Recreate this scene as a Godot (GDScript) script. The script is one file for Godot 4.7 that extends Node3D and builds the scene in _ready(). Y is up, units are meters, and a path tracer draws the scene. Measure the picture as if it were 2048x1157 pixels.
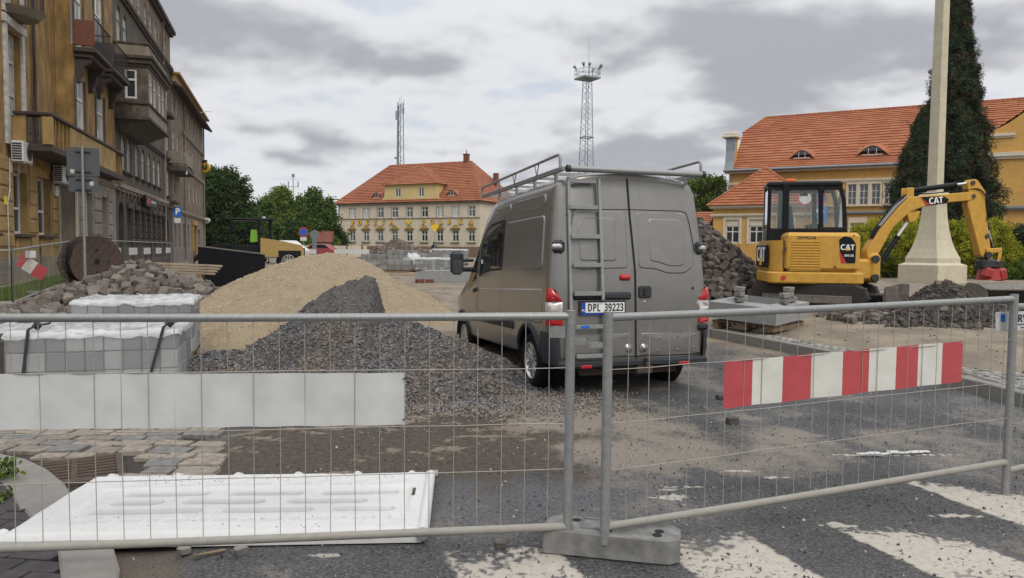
extends Node3D

var M := {}
var T := {}
var CACHE := {}
var taken := {}
var grp := 1
var rng := RandomNumberGenerator.new()
var nz := FastNoiseLite.new()
var bold: SystemFont
var serif: SystemFont


func _ready() -> void:
	# camera
	var cam := Camera3D.new()
	cam.name = "camera"
	cam.position = Vector3(0, 1.62, 0)
	cam.rotation = Vector3(-0.05264, 0, 0.0095)
	cam.fov = 42.44
	cam.near = 0.05
	cam.far = 900.0
	add_child(cam)
	cam.current = true
	# overcast sky, faint veiled sun high behind the camera
	var env := Environment.new()
	env.background_mode = Environment.BG_SKY
	env.sky = Sky.new()
	env.sky.sky_material = make_sky()
	env.tonemap_mode = Environment.TONE_MAPPER_LINEAR
	env.tonemap_exposure = 1.0
	env.sdfgi_enabled = true
	env.ssao_enabled = true
	env.ssil_enabled = true
	env.fog_enabled = true
	env.fog_density = 0.00012
	env.fog_light_color = Color(0.80, 0.84, 0.90)
	var we := WorldEnvironment.new()
	we.name = "world_environment"
	we.environment = env
	add_child(we)
	var sun := DirectionalLight3D.new()
	sun.name = "sun"
	sun.light_energy = 0.5
	sun.light_angular_distance = 24.0
	sun.light_color = Color(1.0, 0.97, 0.92)
	sun.shadow_enabled = true
	sun.rotation_degrees = Vector3(-44, 24, 0)
	add_child(sun)
	rng.seed = 11
	nz.seed = 5
	nz.frequency = 1.0
	nz.noise_type = FastNoiseLite.TYPE_SIMPLEX_SMOOTH
	nz.fractal_type = FastNoiseLite.FRACTAL_FBM
	nz.fractal_octaves = 3
	bold = SystemFont.new()
	bold.font_names = PackedStringArray(["Droid Sans"])
	bold.font_weight = 700
	serif = SystemFont.new()
	serif.font_names = PackedStringArray(["Droid Serif"])
	serif.font_weight = 700
	make_materials()
	build_ground()
	build_paving()
	build_tenements()
	build_post_office()
	build_station()
	build_background()
	build_trees()
	build_monument()
	build_heaps()
	build_pallets()
	build_far_site()
	build_loader()
	build_excavator()
	build_van()
	build_near_fence()
	build_barrier()
	build_left_fence()
	build_litter()


# ---------- sky ----------
func make_sky() -> PanoramaSkyMaterial:
	var n := FastNoiseLite.new()
	n.seed = 21
	n.noise_type = FastNoiseLite.TYPE_SIMPLEX_SMOOTH
	n.fractal_type = FastNoiseLite.FRACTAL_FBM
	n.fractal_octaves = 6
	n.fractal_gain = 0.55
	n.frequency = 0.62
	var w := 2048
	var h := 1024
	var im := Image.create(w, h, false, Image.FORMAT_RGBF)
	im.fill(Color(0.16, 0.15, 0.135))
	for j in h / 2 + 8:
		var el := (0.5 - (j + 0.5) / h) * PI
		var se := sin(el)
		for i in w:
			var az := (i + 0.5) / w * TAU
			var c: Color
			if se > -0.02:
				var k := cos(el) / (maxf(se, 0.0) + 0.2)
				var px := sin(az) * k
				var pz := cos(az) * k
				var a := n.get_noise_3d(px * 1.5, pz * 1.7, 3.7 + 0.25 * n.get_noise_2d(px * 2.0, pz * 2.0))
				var b := n.get_noise_3d(px * 0.42 + 9.0, pz * 0.5, 1.2)
				var d := clampf(0.5 + a * 0.95 + b * 0.5, 0.0, 1.0)
				var thick := smoothstep(0.45, 0.85, d)
				var gap := smoothstep(0.36, 0.14, d) * 0.55
				var lum := 0.80 + 0.9 * smoothstep(0.22, 1.0, se)
				c = Color(0.985, 0.995, 1.03).lerp(Color(0.54, 0.55, 0.60), thick)
				c = c.lerp(Color(0.60, 0.72, 0.90), gap)
				c = Color(c.r * lum, c.g * lum, c.b * lum)
			else:
				c = Color(0.16, 0.15, 0.135)
			im.set_pixel(i, j, c)
	var m := PanoramaSkyMaterial.new()
	m.panorama = ImageTexture.create_from_image(im)
	return m


# ---------- terrain ----------
func road_h(z: float) -> float:
	return clampf((-z - 8.5) * 0.045, 0.0, 0.6)

func kerb_x(z: float) -> float:  # the kerb line on the station side of the road
	var d := -z
	if d < 8.9:
		return 5.46 - (d - 7.85) * 0.06
	return 5.4 - (d - 8.9) * 0.57

func gh(x: float, z: float) -> float:
	var h := road_h(z)
	var off := (x - kerb_x(z)) * 0.87
	if -z < 15.0 and off > 0.0:
		h += 0.13 + clampf(off * 0.06, 0.0, 0.12)
	elif -z >= 15.0:
		h = minf(0.6, h + 0.2 * smoothstep(0.0, 2.0, off))
	return h

func gp(x: float, z: float, up := 0.0) -> Vector3:
	return Vector3(x, gh(x, z) + up, z)


# ---------- scene tree ----------
func numbered(called: String) -> String:
	if not taken.has(called):
		taken[called] = 0
		return called
	taken[called] += 1
	return "%s_%03d" % [called, taken[called]]

func tag(o: Node, label := "", category := "", group := "", kind := "") -> Node:
	if label: o.set_meta("label", label)
	if category: o.set_meta("category", category)
	if group: o.set_meta("group", group)
	if kind: o.set_meta("kind", kind)
	return o

func thing(called: String, label: String, category: String, at := Vector3.ZERO, turn := 0.0, group := "") -> Node3D:
	var o := Node3D.new()
	o.name = numbered(called)
	add_child(o)
	o.position = at
	o.rotation.y = turn
	tag(o, label, category, group)
	return o

func put(called: String, what, m: Material, parent: Node, at := Transform3D()) -> MeshInstance3D:
	var o := MeshInstance3D.new()
	o.name = called if parent != self else numbered(called)
	o.mesh = mesh_of(what)
	o.material_override = m
	o.transform = at
	parent.add_child(o, true)
	return o

func mesh_of(what) -> Mesh:
	if what is SurfaceTool:
		what.generate_normals()
		return what.commit()
	return what

func copy_of(o: Node3D, at: Vector3, turn: float, label := "") -> Node3D:
	var c: Node3D = o.duplicate()
	c.name = numbered(String(o.name).rstrip("0123456789").rstrip("_"))
	add_child(c)
	c.position = at
	c.rotation.y = turn
	if label: c.set_meta("label", label)
	return c

func scatter(called: String, mesh: Mesh, m: Material, xfs: Array, parent: Node, cols := []) -> MultiMeshInstance3D:
	var mm := MultiMesh.new()
	mm.transform_format = MultiMesh.TRANSFORM_3D
	mm.use_colors = not cols.is_empty()
	mm.mesh = mesh
	mm.instance_count = xfs.size()
	for i in xfs.size():
		mm.set_instance_transform(i, xfs[i])
		if mm.use_colors: mm.set_instance_color(i, cols[i])
	var o := MultiMeshInstance3D.new()
	o.name = called if parent != self else numbered(called)
	o.multimesh = mm
	o.material_override = m
	parent.add_child(o, true)
	tag(o, "", "", "", "stuff")
	return o


# ---------- mesh helpers: corners are given anticlockwise seen from outside ----------
func S() -> SurfaceTool:
	var st := SurfaceTool.new()
	st.begin(Mesh.PRIMITIVE_TRIANGLES)
	st.set_smooth_group(-1)
	return st

func tri(st: SurfaceTool, a: Vector3, b: Vector3, c: Vector3) -> void:
	st.add_vertex(a)
	st.add_vertex(c)
	st.add_vertex(b)

func quad(st: SurfaceTool, a: Vector3, b: Vector3, c: Vector3, d: Vector3) -> void:
	tri(st, a, b, c)
	tri(st, a, c, d)

func otri(st: SurfaceTool, a: Vector3, b: Vector3, c: Vector3, mid: Vector3) -> void:
	if (b - a).cross(c - a).dot((a + b + c) / 3.0 - mid) < 0.0:
		tri(st, a, c, b)
	else:
		tri(st, a, b, c)

func oquad(st: SurfaceTool, a: Vector3, b: Vector3, c: Vector3, d: Vector3, mid: Vector3) -> void:
	otri(st, a, b, c, mid)
	otri(st, a, c, d, mid)

func smooth(st: SurfaceTool, on := true) -> void:
	if on:
		grp += 1
		st.set_smooth_group(grp)
	else:
		st.set_smooth_group(-1)

func box(st: SurfaceTool, c: Vector3, s: Vector3, b := Basis(), bev := 0.0) -> void:
	var h := s * 0.5
	if bev <= 0.0:
		for ax in 3:
			for sg in [-1.0, 1.0]:
				var n := Vector3.ZERO
				n[ax] = sg * h[ax]
				var u := Vector3.ZERO
				u[(ax + 1) % 3] = h[(ax + 1) % 3]
				var v := Vector3.ZERO
				v[(ax + 2) % 3] = h[(ax + 2) % 3] * sg
				quad(st, c + b * (n - u - v), c + b * (n + u - v), c + b * (n + u + v), c + b * (n - u + v))
		return
	var g := minf(bev, minf(h.x, minf(h.y, h.z)) * 0.95)
	var pt := func(sx, sy, sz, ax) -> Vector3:
		var q := Vector3(sx * (h.x - g), sy * (h.y - g), sz * (h.z - g))
		q[ax] = [sx, sy, sz][ax] * h[ax]
		return c + b * q
	for sg in [-1, 1]:
		oquad(st, pt.call(sg, -1, -1, 0), pt.call(sg, 1, -1, 0), pt.call(sg, 1, 1, 0), pt.call(sg, -1, 1, 0), c)
		oquad(st, pt.call(-1, sg, -1, 1), pt.call(1, sg, -1, 1), pt.call(1, sg, 1, 1), pt.call(-1, sg, 1, 1), c)
		oquad(st, pt.call(-1, -1, sg, 2), pt.call(1, -1, sg, 2), pt.call(1, 1, sg, 2), pt.call(-1, 1, sg, 2), c)
		for sh in [-1, 1]:
			oquad(st, pt.call(sg, sh, -1, 0), pt.call(sg, sh, 1, 0), pt.call(sg, sh, 1, 1), pt.call(sg, sh, -1, 1), c)
			oquad(st, pt.call(sg, -1, sh, 0), pt.call(sg, 1, sh, 0), pt.call(sg, 1, sh, 2), pt.call(sg, -1, sh, 2), c)
			oquad(st, pt.call(-1, sg, sh, 1), pt.call(1, sg, sh, 1), pt.call(1, sg, sh, 2), pt.call(-1, sg, sh, 2), c)
			for sk in [-1, 1]:
				otri(st, pt.call(sg, sh, sk, 0), pt.call(sg, sh, sk, 1), pt.call(sg, sh, sk, 2), c)

func perp(d: Vector3) -> Vector3:
	var u := d.cross(Vector3.UP)
	if u.length() < 0.01: u = d.cross(Vector3.RIGHT)
	return u.normalized()

func cyl(st: SurfaceTool, a: Vector3, b: Vector3, r0: float, r1 := -1.0, n := 10, caps := true) -> void:
	if r1 < 0.0: r1 = r0
	var d := (b - a).normalized()
	var u := perp(d)
	var v := d.cross(u)
	smooth(st)
	for i in n:
		var t0 := TAU * i / n
		var t1 := TAU * (i + 1) / n
		var e0 := u * cos(t0) + v * sin(t0)
		var e1 := u * cos(t1) + v * sin(t1)
		if r1 > 0.0:
			quad(st, a + e0 * r0, a + e1 * r0, b + e1 * r1, b + e0 * r1)
		else:
			tri(st, a + e0 * r0, a + e1 * r0, b)
	smooth(st, false)
	if caps:
		for i in n:
			var t0 := TAU * i / n
			var t1 := TAU * (i + 1) / n
			var e0 := u * cos(t0) + v * sin(t0)
			var e1 := u * cos(t1) + v * sin(t1)
			tri(st, a, a + e1 * r0, a + e0 * r0)
			if r1 > 0.0: tri(st, b, b + e0 * r1, b + e1 * r1)

func tube(st: SurfaceTool, pts: Array, r: float, n := 8) -> void:
	smooth(st)
	var u := Vector3.ZERO
	var prev := []
	for k in pts.size():
		var p: Vector3 = pts[k]
		var d: Vector3
		if k == 0: d = pts[1] - p
		elif k == pts.size() - 1: d = p - pts[k - 1]
		else: d = (p - pts[k - 1]).normalized() + (pts[k + 1] - p).normalized()
		d = d.normalized()
		if k == 0: u = perp(d)
		else: u = (u - d * u.dot(d)).normalized()
		var v := d.cross(u)
		var ring := []
		for i in n:
			var t := TAU * i / n
			ring.append(p + (u * cos(t) + v * sin(t)) * r)
		if k > 0:
			for i in n:
				var j := (i + 1) % n
				quad(st, prev[i], prev[j], ring[j], ring[i])
		prev = ring
	smooth(st, false)
	var first: Vector3 = pts[0]
	cap_disc(st, first, (first - pts[1]).normalized(), r, n)
	cap_disc(st, pts[-1], (pts[-1] - pts[-2]).normalized(), r, n)

func cap_disc(st: SurfaceTool, p: Vector3, d: Vector3, r: float, n: int) -> void:
	var u := perp(d)
	var v := d.cross(u)
	for i in n:
		var t0 := TAU * i / n
		var t1 := TAU * (i + 1) / n
		tri(st, p, p + (u * cos(t0) + v * sin(t0)) * r, p + (u * cos(t1) + v * sin(t1)) * r)

func arc_pts(pts: Array, rad: float, n := 5) -> Array:  # rounds the corners of a polyline
	var out := [pts[0]]
	for k in range(1, pts.size() - 1):
		var p: Vector3 = pts[k]
		var a: Vector3 = (pts[k - 1] - p)
		var b: Vector3 = (pts[k + 1] - p)
		var r := minf(rad, minf(a.length(), b.length()) * 0.49)
		var p0 := p + a.normalized() * r
		var p1 := p + b.normalized() * r
		for i in n + 1:
			var t := float(i) / n
			out.append(p0.lerp(p, t).lerp(p.lerp(p1, t), t))
	out.append(pts[-1])
	return out

func lathe(st: SurfaceTool, prof: Array, n := 16, xf := Transform3D(), soft := true) -> void:  # prof: Vector2(radius, y) from bottom to top
	if soft: smooth(st)
	for k in prof.size() - 1:
		var p: Vector2 = prof[k]
		var q: Vector2 = prof[k + 1]
		for i in n:
			var t0 := TAU * i / n
			var t1 := TAU * (i + 1) / n
			var a := xf * Vector3(p.x * cos(t0), p.y, -p.x * sin(t0))
			var b := xf * Vector3(p.x * cos(t1), p.y, -p.x * sin(t1))
			var c := xf * Vector3(q.x * cos(t1), q.y, -q.x * sin(t1))
			var d := xf * Vector3(q.x * cos(t0), q.y, -q.x * sin(t0))
			if p.x > 0.0001: tri(st, a, b, c)
			if q.x > 0.0001: tri(st, a, c, d)
	smooth(st, false)

func rrect(w: float, h: float, r: float, n := 4, at := Vector2.ZERO) -> PackedVector2Array:
	var out := PackedVector2Array()
	r = minf(r, minf(w, h) * 0.499)
	for k in 4:
		var c := Vector2([1, -1, -1, 1][k] * (w / 2 - r), [1, 1, -1, -1][k] * (h / 2 - r)) + at
		for i in n + 1:
			var t := PI / 2 * (k + float(i) / n)
			out.append(c + Vector2(cos(t), sin(t)) * r)
	return out

func rpoly(pts: Array, r: float, n := 3) -> PackedVector2Array:  # closed polygon with rounded corners
	var out := PackedVector2Array()
	var m := pts.size()
	for k in m:
		var p: Vector2 = pts[k]
		var a: Vector2 = pts[(k + m - 1) % m] - p
		var b: Vector2 = pts[(k + 1) % m] - p
		var q := minf(r, minf(a.length(), b.length()) * 0.45)
		var p0 := p + a.normalized() * q
		var p1 := p + b.normalized() * q
		for i in n + 1:
			var t := float(i) / n
			out.append(p0.lerp(p, t).lerp(p.lerp(p1, t), t))
	return out

func inset(poly: PackedVector2Array, d: float) -> PackedVector2Array:  # anticlockwise polygon moved inwards
	var out := PackedVector2Array()
	var m := poly.size()
	for k in m:
		var a := (poly[k] - poly[(k + m - 1) % m]).normalized()
		var b := (poly[(k + 1) % m] - poly[k]).normalized()
		var na := Vector2(-a.y, a.x)
		var nb := Vector2(-b.y, b.x)
		var s := na + nb
		var l := s.length_squared()
		out.append(poly[k] + (s * (2.0 / l) * d if l > 0.3 else na * d))
	return out

func prism(st: SurfaceTool, poly: PackedVector2Array, z0: float, z1: float, xf := Transform3D(), bev := 0.0, soft := false) -> void:
	if Geometry2D.is_polygon_clockwise(poly):
		poly = poly.duplicate()
		poly.reverse()
	var inn := inset(poly, bev) if bev > 0.0 else poly
	var m := poly.size()
	var ids := Geometry2D.triangulate_polygon(inn)
	if ids.is_empty():
		inn = poly
		bev = 0.0
		ids = Geometry2D.triangulate_polygon(inn)
	var i := 0
	while i < ids.size():
		var a := inn[ids[i]]
		var b := inn[ids[i + 1]]
		var c := inn[ids[i + 2]]
		if (b - a).cross(c - a) < 0.0:
			var k := b
			b = c
			c = k
		tri(st, xf * Vector3(a.x, a.y, z1), xf * Vector3(b.x, b.y, z1), xf * Vector3(c.x, c.y, z1))
		tri(st, xf * Vector3(a.x, a.y, z0), xf * Vector3(c.x, c.y, z0), xf * Vector3(b.x, b.y, z0))
		i += 3
	if soft: smooth(st)
	for k in m:
		var p := poly[k]
		var q := poly[(k + 1) % m]
		quad(st, xf * Vector3(p.x, p.y, z0 + bev), xf * Vector3(q.x, q.y, z0 + bev), xf * Vector3(q.x, q.y, z1 - bev), xf * Vector3(p.x, p.y, z1 - bev))
	smooth(st, false)
	if bev > 0.0:
		for k in m:
			var p := poly[k]
			var q := poly[(k + 1) % m]
			var pi := inn[k]
			var qi := inn[(k + 1) % m]
			quad(st, xf * Vector3(p.x, p.y, z1 - bev), xf * Vector3(q.x, q.y, z1 - bev), xf * Vector3(qi.x, qi.y, z1), xf * Vector3(pi.x, pi.y, z1))
			quad(st, xf * Vector3(pi.x, pi.y, z0), xf * Vector3(qi.x, qi.y, z0), xf * Vector3(q.x, q.y, z0 + bev), xf * Vector3(p.x, p.y, z0 + bev))

# a plate with rounded outline laid on a curved surface; surf(u, v) gives a point, its normal comes from u x v
func snorm(surf: Callable, p: Vector2) -> Vector3:
	var o: Vector3 = surf.call(p.x, p.y)
	var a: Vector3 = surf.call(p.x + 0.004, p.y)
	var b: Vector3 = surf.call(p.x, p.y + 0.004)
	return (a - o).cross(b - o).normalized()

func patch(st: SurfaceTool, surf: Callable, poly: PackedVector2Array, lo: float, hi: float, edge: float, bulge := 0.0, rings := 3) -> void:
	if Geometry2D.is_polygon_clockwise(poly):
		poly = poly.duplicate()
		poly.reverse()
	var cen := Vector2.ZERO
	for p in poly: cen += p
	cen /= poly.size()
	var m := poly.size()
	var inn := inset(poly, edge)
	var all := []
	for k in rings + 2:
		var ring := []
		for i in m:
			var q: Vector2 = poly[i] if k == 0 else inn[i].lerp(cen, float(k - 1) / rings)
			var off := lo if k == 0 else hi + bulge * (1.0 - pow(1.0 - float(k - 1) / rings, 2.0))
			ring.append(Vector3(surf.call(q.x, q.y)) + snorm(surf, q) * off)
		all.append(ring)
	smooth(st)
	for k in rings + 1:
		if k == 1: smooth(st)
		for i in m:
			var j := (i + 1) % m
			if k == rings:
				tri(st, all[k][i], all[k][j], all[k + 1][j])
			else:
				quad(st, all[k][i], all[k][j], all[k + 1][j], all[k + 1][i])
	smooth(st, false)

func ribbon(st: SurfaceTool, surf: Callable, pts: Array, w: float, off: float) -> void:
	var l := []
	for k in pts.size():
		var p: Vector2 = pts[k]
		var d: Vector2 = (pts[mini(k + 1, pts.size() - 1)] - pts[maxi(k - 1, 0)]).normalized()
		var s := Vector2(-d.y, d.x) * w * 0.5
		var n := snorm(surf, p) * off
		l.append([Vector3(surf.call(p.x + s.x, p.y + s.y)) + n, Vector3(surf.call(p.x - s.x, p.y - s.y)) + n])
	for k in l.size() - 1:
		quad(st, l[k][1], l[k + 1][1], l[k + 1][0], l[k][0])

func dense(pts: Array, step := 0.12) -> Array:
	var out := []
	for k in pts.size() - 1:
		var n := maxi(1, int(ceil((pts[k + 1] - pts[k]).length() / step)))
		for i in n: out.append(pts[k].lerp(pts[k + 1], float(i) / n))
	out.append(pts[-1])
	return out

func text(s: String, size: float, depth := 0.004, font: Font = null) -> TextMesh:
	var t := TextMesh.new()
	t.text = s
	t.font = font if font else bold
	t.font_size = 64
	t.pixel_size = size / 46.0
	t.depth = depth
	t.curve_step = 2.0
	return t

func face(at: Vector3, right: Vector3, up: Vector3) -> Transform3D:  # x right, y up, z out of the face
	var r := right.normalized()
	var z := r.cross(up).normalized()
	return Transform3D(Basis(r, z.cross(r).normalized(), z), at)

func yaw(a: float) -> Basis:
	return Basis(Vector3.UP, a)

func rand_basis(tilt := PI) -> Basis:
	return Basis(Vector3.UP, rng.randf() * TAU) * Basis(Vector3.RIGHT, rng.randf_range(-tilt, tilt)) * Basis(Vector3.BACK, rng.randf_range(-tilt, tilt))


# ---------- materials ----------
func noise_tex(freq: float, lo: float, hi: float, sd: int, oct := 4, size := 512, kind := FastNoiseLite.TYPE_SIMPLEX_SMOOTH) -> NoiseTexture2D:
	var n := FastNoiseLite.new()
	n.noise_type = kind
	n.seed = sd
	n.frequency = freq
	n.fractal_type = FastNoiseLite.FRACTAL_FBM
	n.fractal_octaves = oct
	var t := NoiseTexture2D.new()
	t.width = size
	t.height = size
	t.seamless = true
	t.noise = n
	var g := Gradient.new()
	g.set_color(0, Color(lo, lo, lo).linear_to_srgb())
	g.set_color(1, Color(hi, hi, hi).linear_to_srgb())
	t.color_ramp = g
	return t

func mk(called: String, c: Color, rough: float, o := {}) -> StandardMaterial3D:  # c: linear base colour
	var m := StandardMaterial3D.new()
	m.resource_name = called
	m.albedo_color = Color(c.r, c.g, c.b).linear_to_srgb()
	m.roughness = rough
	m.metallic = o.get("metal", 0.0)
	m.metallic_specular = o.get("spec", 0.5)
	var tex: String = o.get("tex", "")
	if tex:
		m.albedo_texture = T[tex]
		m.uv1_triplanar = true
		m.uv1_world_triplanar = o.get("world", true)
		var s = o.get("scale", 0.5)
		m.uv1_scale = s if s is Vector3 else Vector3.ONE * s
	if o.has("bump"):
		m.heightmap_enabled = true
		m.heightmap_texture = T[o.bump]
		m.heightmap_scale = o.get("bh", 0.5)
		m.uv1_triplanar = true
		m.uv1_world_triplanar = o.get("world", true)
		if not tex:
			var s = o.get("scale", 0.5)
			m.uv1_scale = s if s is Vector3 else Vector3.ONE * s
	if o.has("detail"):
		m.detail_enabled = true
		m.detail_albedo = T[o.detail]
		m.detail_blend_mode = BaseMaterial3D.BLEND_MODE_MUL
		m.detail_uv_layer = BaseMaterial3D.DETAIL_UV_2
		m.uv2_triplanar = true
		m.uv2_world_triplanar = o.get("world", true)
		var s = o.get("dscale", 0.1)
		m.uv2_scale = s if s is Vector3 else Vector3.ONE * s
	if o.has("coat"):
		m.clearcoat_enabled = true
		m.clearcoat = o.coat
		m.clearcoat_roughness = o.get("cr", 0.08)
	if o.has("alpha"):
		m.transparency = BaseMaterial3D.TRANSPARENCY_ALPHA
		m.albedo_color.a = o.alpha
	if o.get("vc", false):
		m.vertex_color_use_as_albedo = true
	if o.has("back"):
		m.backlight_enabled = true
		m.backlight = o.back
	M[called] = m
	return m

func make_materials() -> void:
	T.mott = noise_tex(0.012, 0.45, 1.0, 1, 5)
	T.soft = noise_tex(0.014, 0.78, 1.0, 2, 5)
	T.clean = noise_tex(0.02, 0.9, 1.0, 9, 4)
	T.grain = noise_tex(0.16, 0.35, 1.0, 3, 3)
	T.fine = noise_tex(0.10, 0.72, 1.0, 4, 3)
	T.lump = noise_tex(0.045, 0.0, 1.0, 6, 4)
	T.speck = noise_tex(0.30, 0.55, 1.0, 7, 2)
	T.stain = noise_tex(0.02, 0.25, 1.0, 8, 5)
	var C := func(r, g, b): return Color(r, g, b)
	# ground and heaps
	mk("dirt", Color(0.44, 0.36, 0.26), 0.95, {"tex": "mott", "scale": 0.18, "detail": "grain", "dscale": 1.3, "bump": "lump", "bh": 1.5})
	mk("sand", Color(0.465, 0.37, 0.245), 0.95, {"tex": "grain", "scale": 2.2, "detail": "soft", "dscale": 0.4, "bump": "grain", "bh": 1.2})
	mk("sand_grit", Color(0.47, 0.375, 0.25), 0.95, {"tex": "soft", "scale": 3.0})
	mk("gravel_core", Color(0.135, 0.125, 0.118), 0.95, {"tex": "grain", "scale": 1.2, "bump": "grain", "bh": 2.0})
	mk("gravel", Color(1, 1, 1), 0.85, {"vc": true, "tex": "speck", "scale": 3.0})
	mk("soil", Color(0.06, 0.05, 0.042), 0.95, {"tex": "mott", "scale": 1.2, "bump": "lump", "bh": 2.0})
	mk("cobble_a", Color(0.235, 0.2, 0.165), 0.85, {"tex": "speck", "scale": 2.5, "detail": "mott", "dscale": 2.0, "bump": "grain", "bh": 0.4})
	mk("cobble_b", Color(0.15, 0.115, 0.09), 0.85, {"tex": "speck", "scale": 2.5, "detail": "mott", "dscale": 2.0, "bump": "grain", "bh": 0.4})
	mk("cobble_c", Color(0.32, 0.29, 0.245), 0.85, {"tex": "speck", "scale": 2.5, "detail": "mott", "dscale": 2.0, "bump": "grain", "bh": 0.4})
	mk("cobble_d", Color(0.125, 0.102, 0.088), 0.85, {"tex": "speck", "scale": 2.5, "detail": "mott", "dscale": 2.0, "bump": "grain", "bh": 0.4})
	mk("pave_a", Color(0.44, 0.38, 0.31), 0.88, {"tex": "speck", "scale": 2.2, "detail": "mott", "dscale": 1.6, "bump": "grain", "bh": 0.4})
	mk("pave_b", Color(0.36, 0.31, 0.26), 0.88, {"tex": "speck", "scale": 2.2, "detail": "mott", "dscale": 1.6, "bump": "grain", "bh": 0.4})
	mk("pave_c", Color(0.30, 0.29, 0.275), 0.88, {"tex": "speck", "scale": 2.2, "detail": "mott", "dscale": 1.6, "bump": "grain", "bh": 0.4})
	mk("slate_paver", Color(0.085, 0.075, 0.082), 0.8, {"tex": "speck", "scale": 1.6, "detail": "mott", "dscale": 1.2, "bump": "grain", "bh": 0.5})
	mk("granite", Color(0.36, 0.34, 0.31), 0.8, {"tex": "grain", "scale": 2.4, "detail": "soft", "dscale": 0.8, "bump": "grain", "bh": 0.3})
	mk("sett_light", Color(0.50, 0.48, 0.44), 0.85, {"tex": "speck", "scale": 1.5, "detail": "mott", "dscale": 0.8})
	mk("concrete", Color(0.33, 0.325, 0.31), 0.9, {"tex": "mott", "scale": 1.3, "detail": "speck", "dscale": 2.5, "bump": "grain", "bh": 0.25, "world": false})
	mk("concrete_new", Color(0.38, 0.385, 0.38), 0.9, {"tex": "soft", "scale": 0.9, "detail": "speck", "dscale": 2.5, "bump": "grain", "bh": 0.2})
	mk("block_grey", Color(0.235, 0.237, 0.24), 0.9, {"tex": "grain", "scale": 1.6, "detail": "speck", "dscale": 2.0})
	# metals and plastics
	mk("zinc", Color(0.36, 0.37, 0.36), 0.5, {"metal": 0.45, "tex": "soft", "scale": 2.4, "detail": "fine", "dscale": 0.9, "world": false})
	mk("zinc_dusty", Color(0.42, 0.40, 0.35), 0.75, {"metal": 0.15, "tex": "soft", "scale": 2.0, "detail": "speck", "dscale": 2.0, "world": false})
	mk("wire", Color(0.36, 0.34, 0.30), 0.6, {"metal": 0.3})
	mk("steel_dark", Color(0.05, 0.052, 0.055), 0.5, {"metal": 0.4, "tex": "soft", "scale": 1.0})
	mk("track_mud", Color(0.075, 0.065, 0.055), 0.92, {"tex": "stain", "scale": 2.0, "detail": "speck", "dscale": 2.0})
	mk("steel_worn", Color(0.31, 0.28, 0.24), 0.7, {"metal": 0.2, "tex": "mott", "scale": 1.5, "detail": "speck", "dscale": 2.0})
	mk("chrome", Color(0.72, 0.72, 0.72), 0.15, {"metal": 1.0})
	mk("mast_steel", Color(0.22, 0.26, 0.28), 0.6, {"metal": 0.3})
	mk("rust", Color(0.095, 0.068, 0.05), 0.85, {"tex": "mott", "scale": 1.5})
	mk("black_sheet", Color(0.010, 0.010, 0.012), 0.7, {"spec": 0.2, "tex": "soft", "scale": 0.8})
	mk("rubber", Color(0.014, 0.014, 0.015), 0.85, {"spec": 0.25, "tex": "soft", "scale": 3.0, "world": false})
	mk("black_plastic", Color(0.022, 0.024, 0.027), 0.5)
	mk("seal_gap_black", Color(0.008, 0.008, 0.008), 0.9)
	mk("bumper", Color(0.032, 0.036, 0.042), 0.62, {"spec": 0.35, "tex": "soft", "scale": 1.6, "world": false})
	mk("white_plastic", Color(0.63, 0.63, 0.615), 0.5, {"tex": "clean", "scale": 0.8, "detail": "clean", "dscale": 2.5, "world": false})
	mk("board_white", Color(0.60, 0.61, 0.60), 0.45, {"tex": "soft", "scale": 0.6, "world": false})
	mk("board_cream", Color(0.66, 0.66, 0.60), 0.5, {"tex": "soft", "scale": 0.8, "world": false})
	mk("board_red", Color(0.47, 0.07, 0.08), 0.5, {"tex": "soft", "scale": 0.8, "world": false})
	mk("red_strong", Color(0.55, 0.02, 0.025), 0.45)
	mk("film", Color(0.82, 0.83, 0.84), 0.25, {"tex": "soft", "scale": 1.5, "bump": "lump", "bh": 0.5, "coat": 0.5, "cr": 0.15, "alpha": 0.6})
	mk("strap", Color(0.02, 0.02, 0.022), 0.6)
	mk("timber", Color(0.26, 0.18, 0.11), 0.9, {"tex": "mott", "scale": Vector3(0.6, 4.0, 4.0), "world": false})
	mk("timber_pale", Color(0.42, 0.34, 0.24), 0.9, {"tex": "mott", "scale": Vector3(0.6, 4.0, 4.0), "world": false})
	mk("drum_wood", Color(0.10, 0.065, 0.05), 0.85, {"tex": "mott", "scale": Vector3(6.0, 0.7, 3.0), "world": false})
	# van
	mk("paint", Color(0.285, 0.275, 0.255), 0.3, {"metal": 0.65, "coat": 0.45, "cr": 0.1, "spec": 0.35, "tex": "clean", "scale": 0.9, "detail": "clean", "dscale": 0.3, "world": false})
	mk("glass_dark", Color(0.012, 0.016, 0.014), 0.03, {"spec": 0.7})
	mk("glass_clear", Color(0.16, 0.22, 0.2), 0.03, {"alpha": 0.13})
	mk("lens_red", Color(0.42, 0.008, 0.012), 0.12, {"coat": 0.8})
	mk("lens_clear", Color(0.62, 0.58, 0.55), 0.15, {"coat": 0.9, "metal": 0.3})
	mk("alloy", Color(0.55, 0.54, 0.52), 0.35, {"metal": 0.8})
	mk("plate_white", Color(0.72, 0.73, 0.72), 0.4)
	mk("plate_blue", Color(0.01, 0.055, 0.32), 0.4)
	mk("ink", Color(0.01, 0.01, 0.011), 0.5)
	mk("paper", Color(0.75, 0.75, 0.73), 0.7)
	mk("orange", Color(0.75, 0.12, 0.01), 0.3)
	# excavator
	mk("loader_yellow", Color(0.40, 0.27, 0.085), 0.5, {"tex": "soft", "scale": 0.8})
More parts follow.
